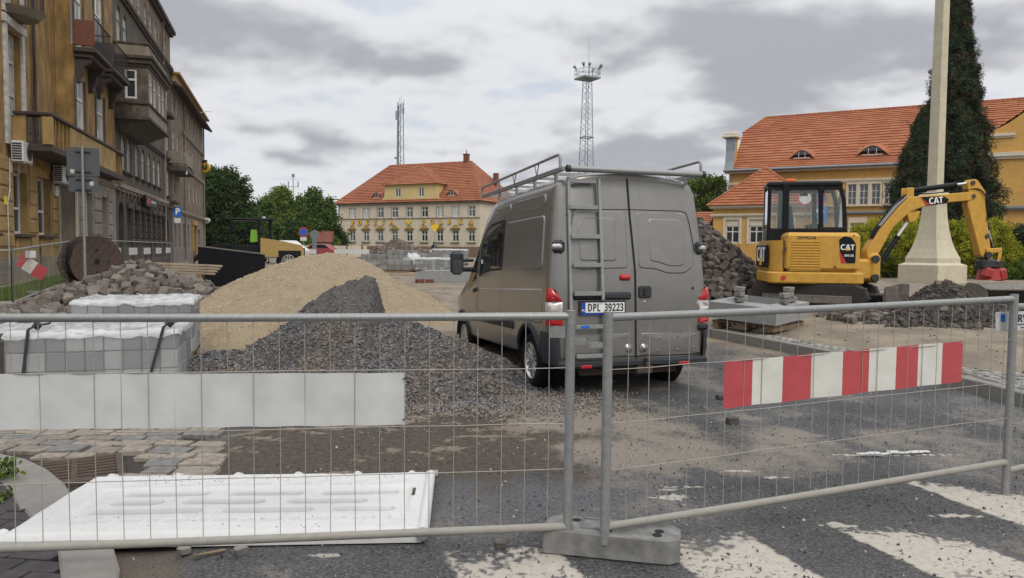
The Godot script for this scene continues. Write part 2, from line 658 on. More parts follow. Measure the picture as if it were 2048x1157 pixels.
	mk("digger_yellow", Color(0.60, 0.335, 0.06), 0.45, {"tex": "soft", "scale": 0.8, "coat": 0.1, "cr": 0.25, "spec": 0.35, "world": false})
	mk("digger_black", Color(0.010, 0.011, 0.013), 0.4, {"spec": 0.3})
	mk("logo_white", Color(0.80, 0.80, 0.78), 0.5)
	mk("logo_yellow", Color(0.75, 0.42, 0.02), 0.5)
	mk("coupler_red", Color(0.36, 0.03, 0.025), 0.45, {"tex": "soft", "scale": 2.0, "world": false})
	# buildings
	mk("ochre", Color(0.49, 0.30, 0.105), 0.92, {"tex": "stain", "scale": Vector3(0.22, 0.07, 0.22), "detail": "soft", "dscale": 0.5, "bump": "lump", "bh": 0.6})
	mk("ochre_light", Color(0.50, 0.33, 0.125), 0.92, {"tex": "mott", "scale": Vector3(0.3, 0.12, 0.3), "detail": "soft", "dscale": 0.6, "bump": "lump", "bh": 0.5})
	mk("soot", Color(0.23, 0.185, 0.14), 0.95, {"tex": "stain", "scale": Vector3(0.4, 0.13, 0.4), "detail": "mott", "dscale": 0.9, "bump": "lump", "bh": 0.8})
	mk("soot_dark", Color(0.105, 0.085, 0.07), 0.95, {"tex": "mott", "scale": Vector3(0.5, 0.2, 0.5), "detail": "soft", "dscale": 1.2, "bump": "lump", "bh": 0.8})
	mk("soot_pale", Color(0.36, 0.31, 0.24), 0.95, {"tex": "mott", "scale": Vector3(0.3, 0.12, 0.3), "detail": "soft", "dscale": 0.9, "bump": "lump", "bh": 0.6})
	mk("brown_render", Color(0.34, 0.26, 0.185), 0.95, {"tex": "stain", "scale": Vector3(0.2, 0.06, 0.2), "detail": "soft", "dscale": 0.5, "bump": "lump", "bh": 0.5})
	mk("grey_render", Color(0.35, 0.30, 0.25), 0.95, {"tex": "mott", "scale": Vector3(0.3, 0.1, 0.3), "detail": "soft", "dscale": 0.7, "bump": "lump", "bh": 0.5})
	mk("brick_red", Color(0.22, 0.085, 0.055), 0.95, {"tex": "mott", "scale": 2.0, "bump": "lump", "bh": 1.0})
	mk("iron", Color(0.02, 0.017, 0.018), 0.7)
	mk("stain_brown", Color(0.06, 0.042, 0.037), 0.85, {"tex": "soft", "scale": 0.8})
	mk("frame_white", Color(0.68, 0.68, 0.66), 0.5, {"tex": "soft", "scale": 0.7})
	mk("frame_old", Color(0.62, 0.60, 0.55), 0.7, {"tex": "mott", "scale": 0.8})
	mk("pane", Color(0.03, 0.035, 0.04), 0.04, {"spec": 0.8})
	mk("pane_curtain", Color(0.62, 0.63, 0.62), 0.08, {"spec": 0.7, "tex": "mott", "scale": Vector3(1.6, 0.2, 1.6)})
	mk("cream", Color(0.68, 0.605, 0.47), 0.92, {"tex": "soft", "scale": Vector3(0.1, 0.05, 0.1), "detail": "soft", "dscale": 0.4})
	mk("cream_yellow", Color(0.62, 0.49, 0.21), 0.92, {"tex": "soft", "scale": 0.1})
	mk("gold_trim", Color(0.46, 0.31, 0.09), 0.9, {"tex": "mott", "scale": 0.3})
	mk("plinth_brown", Color(0.24, 0.165, 0.105), 0.95, {"tex": "mott", "scale": 0.3})
	mk("stone_trim", Color(0.30, 0.27, 0.20), 0.9, {"tex": "mott", "scale": 0.3})
	mk("tile", Color(1, 1, 1), 0.8, {"vc": true, "tex": "soft", "scale": 0.5, "detail": "fine", "dscale": 1.2})
	mk("station_yellow", Color(0.66, 0.385, 0.105), 0.9, {"tex": "soft", "scale": 0.08, "detail": "soft", "dscale": 0.3})
	mk("station_trim", Color(0.62, 0.56, 0.44), 0.85, {"tex": "soft", "scale": 0.2})
	mk("lead", Color(0.26, 0.28, 0.31), 0.5, {"metal": 0.4, "tex": "soft", "scale": 0.5})
	mk("column_cream", Color(0.66, 0.595, 0.44), 0.8, {"tex": "soft", "scale": 0.25, "detail": "soft", "dscale": 1.1, "bump": "lump", "bh": 0.2})
	mk("letter_red", Color(0.45, 0.09, 0.03), 0.5)
	mk("letter_yellow", Color(0.68, 0.48, 0.04), 0.5)
	mk("sign_grey", Color(0.075, 0.085, 0.095), 0.6, {"tex": "soft", "scale": 1.0})
	mk("sign_blue", Color(0.012, 0.12, 0.48), 0.45)
	mk("sign_red", Color(0.50, 0.02, 0.03), 0.45)
	mk("sign_yellow", Color(0.72, 0.46, 0.02), 0.5)
	mk("hi_vis", Color(0.2, 0.42, 0.05), 0.8)
	mk("roof_rust", Color(0.22, 0.075, 0.05), 0.9, {"tex": "mott", "scale": 0.3})
	mk("car_red", Color(0.32, 0.06, 0.07), 0.3, {"coat": 0.6})
	mk("cloth_dark", Color(0.02, 0.02, 0.024), 0.9)
	mk("skin", Color(0.45, 0.26, 0.18), 0.6)
	# plants
	mk("bark", Color(0.07, 0.055, 0.042), 0.95, {"tex": "mott", "scale": 1.5})
	for p in [["leaf_dark", Color(0.05, 0.085, 0.028)], ["leaf_mid", Color(0.085, 0.14, 0.036)], ["leaf_light", Color(0.125, 0.18, 0.04)], ["leaf_yellow", Color(0.32, 0.33, 0.035)], ["leaf_conifer", Color(0.052, 0.075, 0.040)], ["leaf_brown", Color(0.11, 0.078, 0.046)], ["leaf_hedge", Color(0.13, 0.20, 0.035)], ["grass", Color(0.10, 0.14, 0.035)]]:
		mk(p[0], p[1], 0.8, {"vc": true, "spec": 0.2, "back": Color(p[1].r * 0.5, p[1].g * 0.5, p[1].b * 0.5).linear_to_srgb()})

# ---------- ground ----------
func ell(x: float, y: float, cx: float, cy: float, rx: float, ry: float) -> float:
	var a := (x - cx) / rx
	var b := (y - cy) / ry
	return clampf(1.25 - sqrt(a * a + b * b), 0.0, 1.0)

func noise_bytes(w: int, h: int, f: float, sd: int, oct: int) -> PackedByteArray:
	var n := FastNoiseLite.new()
	n.seed = sd
	n.noise_type = FastNoiseLite.TYPE_SIMPLEX
	n.frequency = f
	n.fractal_octaves = oct
	return n.get_image(w, h, false, false, true).get_data()

func road_texture() -> ImageTexture:
	# what lies on the old road: asphalt, grit, dust, mud, worn crossing paint. Covers x -6..9, depth 2.6..14.6
	var w := 1600
	var h := 1280
	var a := noise_bytes(w, h, 0.006, 31, 5)
	var b := noise_bytes(w, h, 0.022, 32, 4)
	var g := noise_bytes(w, h, 0.35, 33, 2)
	var k := noise_bytes(w, h, 0.11, 34, 3)
	var lut := PackedByteArray()
	lut.resize(1025)
	for i in 1025: lut[i] = int(clampf(Color(i / 1024.0, 0, 0).linear_to_srgb().r * 255.0, 0, 255))
	var out := PackedByteArray()
	out.resize(w * h * 3)
	var spots := [[1.09, 4.84, 0.14, 0.06], [1.22, 5.06, 0.2, 0.025], [1.1, 5.0, 0.12, 0.03], [-0.96, 3.85, 0.12, 0.05], [-0.15, 3.75, 0.1, 0.03], [3.1, 5.93, 0.5, 0.05], [1.88, 5.3, 0.12, 0.04], [1.7, 5.45, 0.1, 0.03], [1.95, 4.35, 0.12, 0.05], [2.75, 4.55, 0.2, 0.04], [0.2, 4.3, 0.1, 0.03]]
	for j in h:
		var d := 14.6 - (j + 0.5) / h * 12.0
		var jj := (j * 5 / 3 % h) * w
		for i in w:
			var x := -6.0 + (i + 0.5) / w * 15.0
			var o := j * w + i
			var na := a[o] / 255.0 - 0.5
			var nb := b[o] / 255.0 - 0.5
			var ng := g[o] / 255.0
			var nk := k[o] / 255.0 - 0.5
			var ns := b[jj + i] / 255.0 - 0.5
			# asphalt with open grit
			var s := 0.048 + 0.15 * ng * ng + 0.07 * na + 0.035 * nk
			var r := s
			var gr := s * 0.985
			var bl := s * 0.99
			# grey grit washed out round the near fence
			var q := clampf(ell(x, d, -0.2, 4.9, 1.5, 0.75) * 1.3 + na * 1.6 + nk * 0.5 - 0.25, 0.0, 0.7)
			r += (0.115 * (0.5 + ng) - r) * q
			gr += (0.115 * (0.5 + ng) - gr) * q
			bl += (0.122 * (0.5 + ng) - bl) * q
			# pale dust tracked along the van's way and to the side of it
			q = ell(x, d, 0.75, 6.9, 0.95, 1.7) * 1.5 + ell(x, d, 1.8, 6.2, 1.2, 0.8) * 0.7 + ell(x, d, 4.0, 7.0, 2.5, 0.9) * 0.45 + ell(x, d, 0.9, 9.5, 2.4, 2.2) * 0.6 + ell(x, d, 2.6, 5.6, 2.4, 1.0) * 0.3
			var lat := absf((x - 1.36) * 0.952 + (d - 8.3) * 0.307)
			if d < 9.0: q -= 0.5 * smoothstep(0.16, 0.05, absf(lat - 0.84 - nb * 0.15)) * smoothstep(4.6, 5.6, d)
			q = clampf(q + na * 1.5 + nb * 0.8 + nk * 0.5 - 0.28, 0.0, 0.92)
			r += (0.285 * (0.66 + 0.5 * ng) - r) * q
			gr += (0.245 * (0.66 + 0.5 * ng) - gr) * q
			bl += (0.198 * (0.66 + 0.5 * ng) - bl) * q
			# brown wet mud before the gravel heap, and dried slurry on it
			var mx := minf(smoothstep(-2.55, -2.25, x + nk * 0.3), smoothstep(0.75, 0.2, x + na * 1.2 + (d - 5.5) * 0.1))
			q = clampf(mx * minf(smoothstep(4.85, 5.25, d + na * 0.8 + nk * 0.3), smoothstep(9.4, 8.4, d + na)) * 1.15, 0.0, 0.95)
			if q > 0.0:
				var wet := 0.5 + 0.8 * ng + nk * 0.8
				var mr := 0.082 * wet
				var mg := 0.064 * wet
				var mb := 0.044 * wet
				var dry := clampf((smoothstep(5.9, 7.3, d) * 1.1 + na * 2.2 + ns * 1.6 - 0.62 + nk * 0.6) * 2.5, 0.0, 1.0)
				mr += (0.225 + 0.05 * nk - mr) * dry
				mg += (0.180 + 0.04 * nk - mg) * dry
				mb += (0.138 + 0.03 * nk - mb) * dry
				r += (mr - r) * q
				gr += (mg - gr) * q
				bl += (mb - bl) * q
			# sandy dirt further in
			q = clampf(smoothstep(10.0, 13.0, d + na * 3.0 + nk) * 0.9 + smoothstep(-2.4, -4.5, x) * smoothstep(7.0, 8.5, d) * 0.6, 0.0, 0.95)
			r += (0.35 * (0.7 + 0.4 * ng) - r) * q
			gr += (0.275 * (0.7 + 0.4 * ng) - gr) * q
			bl += (0.185 * (0.7 + 0.4 * ng) - bl) * q
			# earth in the joints of the old cobbles
			q = smoothstep(-2.05, -2.25, x + (d - 5.1) * 0.34 + nk * 0.1) * smoothstep(9.0, 7.5, d)
			r += (0.15 * (0.6 + 0.6 * ng) - r) * q
			gr += (0.122 * (0.6 + 0.6 * ng) - gr) * q
			bl += (0.095 * (0.6 + 0.6 * ng) - bl) * q
			# crossing paint, worn and gritted over
			var sx := x + (d - 3.62) * 0.37
			var st := fposmod(sx + 0.27, 1.21)
			q = 0.0
			if sx > -0.28 and st < 0.66 and d < 5.6:
				var worn := smoothstep(4.12, 4.32, d + na * 0.75 + nk * 0.3 - (0.75 if sx > 3.2 else 0.0) + (0.42 if sx < 0.6 else 0.0))
				q = clampf(1.0 - worn * 1.25, 0.0, 1.0)
				q *= smoothstep(0.0, 0.035, st + nk * 0.05) * smoothstep(0.66, 0.625, st + nk * 0.05)
				if ng > 0.92 - 0.3 * worn or nk + na > 0.42: q *= 0.25
			for sp in spots:
				var e: float = 1.0 - absf(x - sp[0]) / sp[2] - absf(d - sp[1]) / sp[3]
				if e > -0.3: q = maxf(q, clampf((e + nk * 1.5 + nb) * 5.0, 0.0, 0.85))
			r += (0.54 + 0.06 * na + 0.12 * nk - r) * q
			gr += (0.495 + 0.06 * na + 0.12 * nk - gr) * q
			bl += (0.425 + 0.06 * na + 0.12 * nk - bl) * q
			o *= 3
			out[o] = lut[int(clampf(r, 0.0, 1.0) * 1024.0)]
			out[o + 1] = lut[int(clampf(gr, 0.0, 1.0) * 1024.0)]
			out[o + 2] = lut[int(clampf(bl, 0.0, 1.0) * 1024.0)]
	return ImageTexture.create_from_image(Image.create_from_data(w, h, false, Image.FORMAT_RGB8, out))

func sheet(x0: float, x1: float, z0: float, z1: float, step: float, hf: Callable, uv := false) -> SurfaceTool:
	var st := S()
	st.set_smooth_group(0)
	var nx := maxi(1, int(round((x1 - x0) / step)))
	var nzz := maxi(1, int(round((z1 - z0) / step)))
	for j in nzz:
		for i in nx:
			var xa := lerpf(x0, x1, float(i) / nx)
			var xb := lerpf(x0, x1, float(i + 1) / nx)
			var za := lerpf(z0, z1, float(j) / nzz)
			var zb := lerpf(z0, z1, float(j + 1) / nzz)
			for p in [[xa, zb], [xb, za], [xb, zb], [xa, zb], [xa, za], [xb, za]]:
				if uv: st.set_uv(Vector2((p[0] + 6.0) / 15.0, (14.6 + p[1]) / 12.0))
				st.add_vertex(Vector3(p[0], hf.call(p[0], p[1]), p[1]))
	return st

func build_ground() -> void:
	var rm := StandardMaterial3D.new()
	rm.resource_name = "old_road"
	rm.albedo_texture = road_texture()
	rm.roughness = 0.92
	rm.detail_enabled = true
	rm.detail_albedo = T.speck
	rm.detail_blend_mode = BaseMaterial3D.BLEND_MODE_MUL
	rm.detail_uv_layer = BaseMaterial3D.DETAIL_UV_2
	rm.uv2_triplanar = true
	rm.uv2_world_triplanar = true
	rm.uv2_scale = Vector3.ONE * 1.7
	M.road = rm
	var asph := mk("asphalt", Color(0.06, 0.06, 0.061), 0.93, {"tex": "speck", "scale": 1.2, "detail": "mott", "dscale": 0.2, "bump": "grain", "bh": 0.6})
	# the road sheet with a little real unevenness
	var hf := func(x: float, z: float) -> float:
		var e := minf(minf(smoothstep(-6.0, -5.0, x), smoothstep(9.0, 8.0, x)), minf(smoothstep(-14.6, -13.6, z), smoothstep(-2.6, -3.2, z)))
		return road_h(z) + (nz.get_noise_2d(x * 0.9, z * 0.9) * 0.012 + nz.get_noise_2d(x * 7.0, z * 7.0) * 0.004) * e - 0.004 * e - 0.03 * smoothstep(-2.0, -2.4, x + (-z - 5.1) * 0.34) * smoothstep(-8.6, -8.0, z) * e
	tag(put("road", sheet(-6, 9, -14.6, -2.6, 0.11, hf, true), rm, self), "old asphalt road with mud, dust and worn crossing stripes", "", "", "structure")
	var flat := func(x: float, z: float) -> float: return road_h(z) - 0.002
	tag(put("road", sheet(-60, 60, -2.6, 30, 10, flat), asph, self), "plain asphalt road behind the crossing", "", "", "structure")
	var gf := func(x: float, z: float) -> float:
		if -z < 14.7: return road_h(z)
		return gh(x, z) + nz.get_noise_2d(x * 0.35, z * 0.35) * 0.05 * smoothstep(14.6, 17.0, -z)
	tag(put("ground", sheet(-60, -6, -14.6, -2.6, 1.0, gf), M.dirt, self), "bare brown dirt beside the old road", "", "", "structure")
	tag(put("ground", sheet(9, 60, -14.6, -2.6, 1.0, gf), M.dirt, self), "bare dirt strip beyond the crossing", "", "", "structure")
	tag(put("ground", sheet(-60, 60, -62.6, -14.6, 0.8, gf), M.dirt, self), "sandy dirt of the dug-up square", "", "", "structure")
	var far := func(_x: float, _z: float) -> float: return 0.6
	tag(put("ground", sheet(-420, 420, -620, -62.6, 60, far), M.dirt, self), "flat open ground far behind the square", "", "", "structure")
	for sx in [-1, 1]:
		tag(put("ground", sheet(-420 if sx < 0 else 60, -60 if sx < 0 else 420, -62.6, 30, 20, gf), M.dirt, self), "flat ground beside the square", "", "", "structure")


# ---------- paving ----------
func stone_mesh(key: String, s: Vector3, jit: float, bev: float, n := 5) -> Array:  # variants of a hewn stone
	var out := []
	for k in n:
		var st := S()
		var h := s * 0.5
		var pt := {}
		for i in 8:
			var sg := Vector3(1 if i & 1 else -1, 1 if i & 2 else -1, 1 if i & 4 else -1)
			var base := Vector3(h.x * sg.x, h.y * sg.y, h.z * sg.z) + Vector3(rng.randf_range(-1, 1) * s.x, rng.randf_range(-1, 1) * s.y, rng.randf_range(-1, 1) * s.z) * jit
			for ax in 3:
				var q := base
				for o in 3:
					if o != ax: q[o] -= sg[o] * bev * rng.randf_range(0.6, 1.5)
				pt[i * 3 + ax] = q
		for ax in 3:
			var u := 1 << ((ax + 1) % 3)
			var v := 1 << ((ax + 2) % 3)
			var w := 1 << ax
			for sg in [0, w]:
				oquad(st, pt[sg * 3 + ax], pt[(sg | u) * 3 + ax], pt[(sg | u | v) * 3 + ax], pt[(sg | v) * 3 + ax], Vector3.ZERO)
			var b := (ax + 1) % 3
			for c in [0, w, u, w | u]:
				oquad(st, pt[c * 3 + ax], pt[(c | v) * 3 + ax], pt[(c | v) * 3 + b], pt[c * 3 + b], Vector3.ZERO)
		for i in 8: otri(st, pt[i * 3], pt[i * 3 + 1], pt[i * 3 + 2], Vector3.ZERO)
		out.append(mesh_of(st))
	CACHE[key] = out
	return out

func build_paving() -> void:
	# old cobbles at the street corner
	var base := S()
	quad(base, Vector3(-6.0, -0.012, -4.2), Vector3(-2.0, -0.012, -4.2), Vector3(-2.6, -0.012, -8.0), Vector3(-6.0, -0.012, -8.0))
	var pv := tag(put("cobbled_road", base, M.soil, self), "old hewn cobbles with earth in the joints", "", "", "structure")
	var cm := stone_mesh("pave", Vector3(1, 1, 1), 0.04, 0.05, 7)
	var z := -5.0
	var row := 0
	while z > -7.95:
		var dz := rng.randf_range(0.15, 0.2)
		var x := -2.0 + (z + 5.0) * 0.2 - rng.randf() * 0.08
		if z < -5.6: x = -2.05 + (z + 5.1) * 0.34 - rng.randf() * 0.05
		var xe := -5.8
		while x > xe:
			var dx := rng.randf_range(0.2, 0.36)
			var c := Vector2(x - dx / 2, z - dz / 2)
			var grate := absf((c.x + 3.12) * 0.87 - (c.y + 5.25) * 0.49) < 0.33 and absf((c.x + 3.12) * 0.49 + (c.y + 5.25) * 0.87) < 0.36
			var inside := kside(c) > 0.24
			if inside and not grate and rng.randf() > 0.03:
				var o := put("cobble", cm[rng.randi() % 7], M[["pave_a", "pave_b", "pave_a", "pave_c"][rng.randi() % 4]], pv)
				o.transform = Transform3D(Basis(Vector3.UP, rng.randf_range(-0.07, 0.07)) * Basis(Vector3.RIGHT, rng.randf_range(-0.03, 0.03)) * Basis(Vector3.BACK, rng.randf_range(-0.03, 0.03)) * Basis.from_scale(Vector3(dx - 0.025, 0.1, dz - 0.022)), Vector3(c.x, -0.028 + rng.randf_range(-0.006, 0.008), c.y))
			x -= dx
		z -= dz
		row += 1
	# curved granite kerb of the corner
	tag(put("kerb", kerb_strip(0, 6, 0.15, 0.03), M.granite, self), "curved speckled granite kerb round the street corner", "", "", "structure")
	tag(put("kerb", kerb_strip(6, 9, 0.125, 0.032), M.granite, self), "straight speckled granite kerb end by the dark pavers", "", "", "structure")
	# dark pavers inside the kerb
	var pb := S()
	quad(pb, Vector3(-6, 0.004, -2.6), Vector3(-1.7, 0.004, -2.6), Vector3(-3.1, 0.004, -4.75), Vector3(-6, 0.004, -5.6))
	var pp := tag(put("pavement", pb, M.soil, self), "dark purplish brick pavement inside the kerb", "", "", "structure")
	var dm := stone_mesh("slate", Vector3(1, 1, 1), 0.03, 0.06, 5)
	for r in 22:
		for q in 16:
			var loc := Vector2(q * 0.245 + (0.12 if r % 2 else 0.0), r * 0.125)
			var c := Vector2(-5.4, -2.7) + loc.rotated(-0.1) * Vector2(1, -1)
			if kside(c) < -0.1:
				var o := put("paver", dm[(r * 5 + q * 3) % 5], M.slate_paver, pp)
				o.transform = Transform3D(Basis(Vector3.UP, -0.1 + rng.randf_range(-0.02, 0.02)) * Basis(Vector3.RIGHT, rng.randf_range(-0.02, 0.02)) * Basis.from_scale(Vector3(0.237, 0.06, 0.117)), Vector3(c.x, -0.008 + rng.randf_range(-0.005, 0.005), c.y))
	# drain grate
	var gr := thing("drain_grate", "rusty iron drain grate set in the old cobbles", "grate", Vector3(-3.12, 0.0, -5.25), 0.52)
	var pit := S()
	box(pit, Vector3(0, -0.02, 0), Vector3(0.6, 0.02, 0.62))
	put("pit", pit, M.seal_gap_black, gr)
	var rim := S()
	for sx in [-1, 1]:
		box(rim, Vector3(0.29 * sx, 0.005, 0), Vector3(0.05, 0.04, 0.64), Basis(), 0.006)
		box(rim, Vector3(0, 0.005, 0.3 * sx), Vector3(0.53, 0.04, 0.04), Basis(), 0.006)
	box(rim, Vector3(0, 0.003, 0), Vector3(0.035, 0.03, 0.56))
	put("rim", rim, M.rust, gr)
	for k in 7:
		var b := S()
		box(b, Vector3(0, 0.006, -0.24 + k * 0.08), Vector3(0.53, 0.03, 0.03), Basis(), 0.004)
		put("bar", b, M.rust, gr)
	# kerb and pavement on the station side
	var kb := tag(Node3D.new(), "new grey granite kerb line along the dug-up pavement", "", "", "structure")
	kb.name = "kerb_line"
	add_child(kb)
	var d := 2.7
	while d < 15.0:
		var za := -d
		var zb := -(d + 0.98)
		var pa := Vector3(kerb_x(za) + 0.06, road_h(za) + 0.02, za)
		var pb2 := Vector3(kerb_x(zb) + 0.06, road_h(zb) + 0.02, zb)
		var st := S()
		var f := (pb2 - pa)
		box(st, Vector3.ZERO, Vector3(0.15, 0.26, f.length() - 0.008), Basis(), 0.012)
		put("kerb_stone", st, M.granite, kb, Transform3D(Basis.looking_at(f.normalized()), (pa + pb2) / 2))
		d += 0.98
	var side := S()
	side.set_smooth_group(0)
	var zz := -2.6
	while zz > -15.0:
		var z2 := zz - 0.4
		for i in 14:
			var xa := 0.12 + i * i * 0.09
			var xb := 0.12 + (i + 1) * (i + 1) * 0.09
			var f2 := func(x: float, q: float) -> Vector3:
				var X := kerb_x(q) + x
				return Vector3(X, gh(X, q) + (nz.get_noise_2d(X * 1.5, q * 1.5) * 0.02 if x > 0.5 else 0.0), q)
			quad(side, f2.call(xa, zz), f2.call(xb, zz), f2.call(xb, z2), f2.call(xa, z2))
		zz = z2
	tag(put("pavement", side, M.dirt, self), "dug-up pavement of trodden dirt behind the new kerb", "", "", "structure")
	var sm := stone_mesh("sett", Vector3(1, 1, 1), 0.05, 0.08, 5)
	var setts := tag(Node3D.new(), "strip of pale small setts laid behind the new kerb", "", "", "structure")
	setts.name = "sett_strip"
	add_child(setts)
	var big := 0
	for r in 7:
		var q := 6.9
		while q < 11.8:
			var x := kerb_x(-q) + 0.2 + r * 0.112
			if r < 2 or (q < 9.8 - r * 0.22):
				var o := put("sett", sm[rng.randi() % 5], M[["sett_light", "granite", "sett_light"][rng.randi() % 3]], setts)
				o.transform = Transform3D(Basis(Vector3.UP, 0.3 + rng.randf_range(-0.15, 0.15)) * Basis.from_scale(Vector3(0.104, 0.08, 0.10)), gp(x, -q, -0.02 + rng.randf_range(-0.004, 0.005)))
				big += 1
			q += 0.112 + rng.randf() * 0.008

const KP := [Vector2(-6.2, -5.75), Vector2(-4.6, -5.62), Vector2(-4.0, -5.5), Vector2(-3.7, -5.36), Vector2(-3.42, -5.14), Vector2(-3.12, -4.84), Vector2(-2.84, -4.5), Vector2(-2.27, -3.9), Vector2(-2.04, -3.55), Vector2(-1.6, -2.6)]

func kside(c: Vector2) -> float:  # distance from the corner kerb's middle line, positive on the road side
	var best := 99.0
	for k in KP.size() - 1:
		var q := Geometry2D.get_closest_point_to_segment(c, KP[k], KP[k + 1])
		var d := c.distance_to(q)
		if d < absf(best):
			best = d * (1.0 if (KP[k + 1] - KP[k]).cross(c - KP[k]) < 0.0 else -1.0)
	return best

func kerb_strip(a: int, b: int, w: float, top: float) -> SurfaceTool:
	var st := S()
	var prev := []
	for k in range(a, b + 1):
		var d: Vector2 = (KP[mini(k + 1, KP.size() - 1)] - KP[maxi(k - 1, 0)]).normalized()
		var n := Vector2(d.y, -d.x)
		var prof := []
		for e in [[-w, -0.1], [-w, top - 0.01], [-w + 0.012, top], [w - 0.012, top], [w, top - 0.01], [w, -0.1]]:
			var p: Vector2 = KP[k] + n * e[0]
			prof.append(Vector3(p.x, e[1], p.y))
		if prev:
			for i in 5: quad(st, prev[i], prof[i], prof[i + 1], prev[i + 1])
		prev = prof
	return st

# ---------- buildings: helpers ----------
func wall(st: SurfaceTool, s0: float, s1: float, h0: float, h1: float, holes: Array, z := 0.0, deep := 0.22) -> void:
	# a wall face in the local xy plane, looking along +z, with rectangular openings [a, b, bottom, top] and their reveals
	var xs := [s0, s1]
	var ys := [h0, h1]
	var use := []
	for o in holes:
		if o[1] > s0 and o[0] < s1 and o[3] > h0 and o[2] < h1:
			use.append(o)
			for v in [o[0], o[1]]:
				if v > s0 and v < s1 and not xs.has(v): xs.append(v)
			for v in [o[2], o[3]]:
				if v > h0 and v < h1 and not ys.has(v): ys.append(v)
	xs.sort()
	ys.sort()
	for i in xs.size() - 1:
		for j in ys.size() - 1:
			var cx: float = (xs[i] + xs[i + 1]) / 2
			var cy: float = (ys[j] + ys[j + 1]) / 2
			var open := false
			for o in use:
				if cx > o[0] and cx < o[1] and cy > o[2] and cy < o[3]: open = true
			if not open:
				quad(st, Vector3(xs[i], ys[j], z), Vector3(xs[i + 1], ys[j], z), Vector3(xs[i + 1], ys[j + 1], z), Vector3(xs[i], ys[j + 1], z))
	for o in use:
		var a := Vector3(o[0], o[2], z)
		var b := Vector3(o[1], o[2], z)
		var c := Vector3(o[1], o[3], z)
		var d := Vector3(o[0], o[3], z)
		var k := Vector3(0, 0, -deep)
		quad(st, a, a + k, b + k, b)
		quad(st, b, b + k, c + k, c)
		quad(st, c, c + k, d + k, d)
		quad(st, d, d + k, a + k, a)
		quad(st, a + k * 1.02, b + k * 1.02, c + k * 1.02, d + k * 1.02)

func frame_mesh(w: float, h: float, cols: int, splits: Array, bar: float) -> Mesh:
	var key := "fr%.2f_%.2f_%d_%s_%.2f" % [w, h, cols, str(splits), bar]
	if not CACHE.has(key):
		var st := S()
		var t := 0.06
		for sx in [-1, 1]: box(st, Vector3(sx * (w - bar) / 2, h / 2, 0), Vector3(bar, h, t))
		for y in [bar / 2, h - bar / 2]: box(st, Vector3(0, y, 0), Vector3(w - bar * 2, bar, t))
		for k in range(1, cols): box(st, Vector3(-w / 2 + w * k / cols, h / 2, 0.004), Vector3(bar, h - bar * 2, t))
		for f in splits: box(st, Vector3(0, h * f, 0.007), Vector3(w - bar * 2, bar * 0.9, t))
		CACHE[key] = mesh_of(st)
	return CACHE[key]

func window(parent: Node, at: Vector3, w: float, h: float, cols: int, splits: Array, fm: Material, pm: Material, bar := 0.07) -> MeshInstance3D:
	var o := put("window", frame_mesh(w, h, cols, splits, bar), fm, parent, Transform3D(Basis(), at))
	var ys := [0.0]
	for f in splits: ys.append(f)
	ys.append(1.0)
	for i in cols:
		for j in ys.size() - 1:
			var pw := w / cols - bar
			var ph: float = h * (ys[j + 1] - ys[j]) - bar
			var key := "pn%.2f_%.2f" % [pw, ph]
			if not CACHE.has(key):
				var st := S()
				box(st, Vector3.ZERO, Vector3(pw, ph, 0.012))
				CACHE[key] = mesh_of(st)
			put("pane", CACHE[key], pm, o, Transform3D(Basis(Vector3.UP, rng.randf_range(-0.012, 0.012)) * Basis(Vector3.RIGHT, rng.randf_range(-0.012, 0.012)), Vector3(-w / 2 + w * (i + 0.5) / cols, h * (ys[j] + ys[j + 1]) / 2, -0.012)))
	return o

func opening(o: Array, z := -0.19) -> Vector3:
	return Vector3((o[0] + o[1]) / 2, o[2], z)

func band(parent: Node, called: String, m: Material, s0: float, s1: float, h: float, t: float, z: float, out: float, step := true) -> MeshInstance3D:
	var st := S()
	box(st, Vector3((s0 + s1) / 2, h, z + out / 2 - 0.02), Vector3(s1 - s0, t, out + 0.04), Basis(), 0.01)
	if step:
		box(st, Vector3((s0 + s1) / 2, h - t * 0.8, z + out * 0.3 - 0.02), Vector3(s1 - s0 - 0.01, t * 0.62, out * 0.6 + 0.04), Basis(), 0.01)
	return put(called, st, m, parent)

func arch_head(o: Array, z: float, deep: float) -> SurfaceTool:  # two spandrels that make a square opening round-headed
	var st := S()
	var r: float = (o[1] - o[0]) / 2
	for sx in [-1.0, 1.0]:
		var poly := PackedVector2Array()
		poly.append(Vector2(sx * r, r))
		for i in 7:
			var t := PI / 2 * i / 6.0
			poly.append(Vector2(sx * r * cos(t), r * sin(t)))
		prism(st, poly, z - deep, z + 0.003, Transform3D(Basis(), Vector3((o[0] + o[1]) / 2, o[3] - r, 0)))
	return st

func block_row(parent: Node, m: Material, s0: float, s1: float, h0: float, h1: float, n: int, z: float, proud := 0.04) -> void:
	var dh := (h1 - h0) / n
	for k in n:
		var key := "bl%.2f_%.2f_%.2f" % [s1 - s0, dh, proud]
		if not CACHE.has(key):
			var st := S()
			box(st, Vector3.ZERO, Vector3(s1 - s0 - 0.03, dh - 0.05, proud * 2), Basis(), 0.025)
			CACHE[key] = mesh_of(st)
		put("block", CACHE[key], m, parent, Transform3D(Basis(), Vector3((s0 + s1) / 2, h0 + dh * (k + 0.5), z)))

func facade_root(called: String, label: String, s0: float, x0 := -7.25) -> Node3D:
	var d := Vector3(-0.28822626, 0, -0.95756233)
	var o := thing(called, label, "building", Vector3(x0, 0, 0) + d * s0 + Vector3(0, 0.55, 0))
	o.basis = Basis(d, Vector3.UP, Vector3(0.95756233, 0, -0.28822626))
	return o

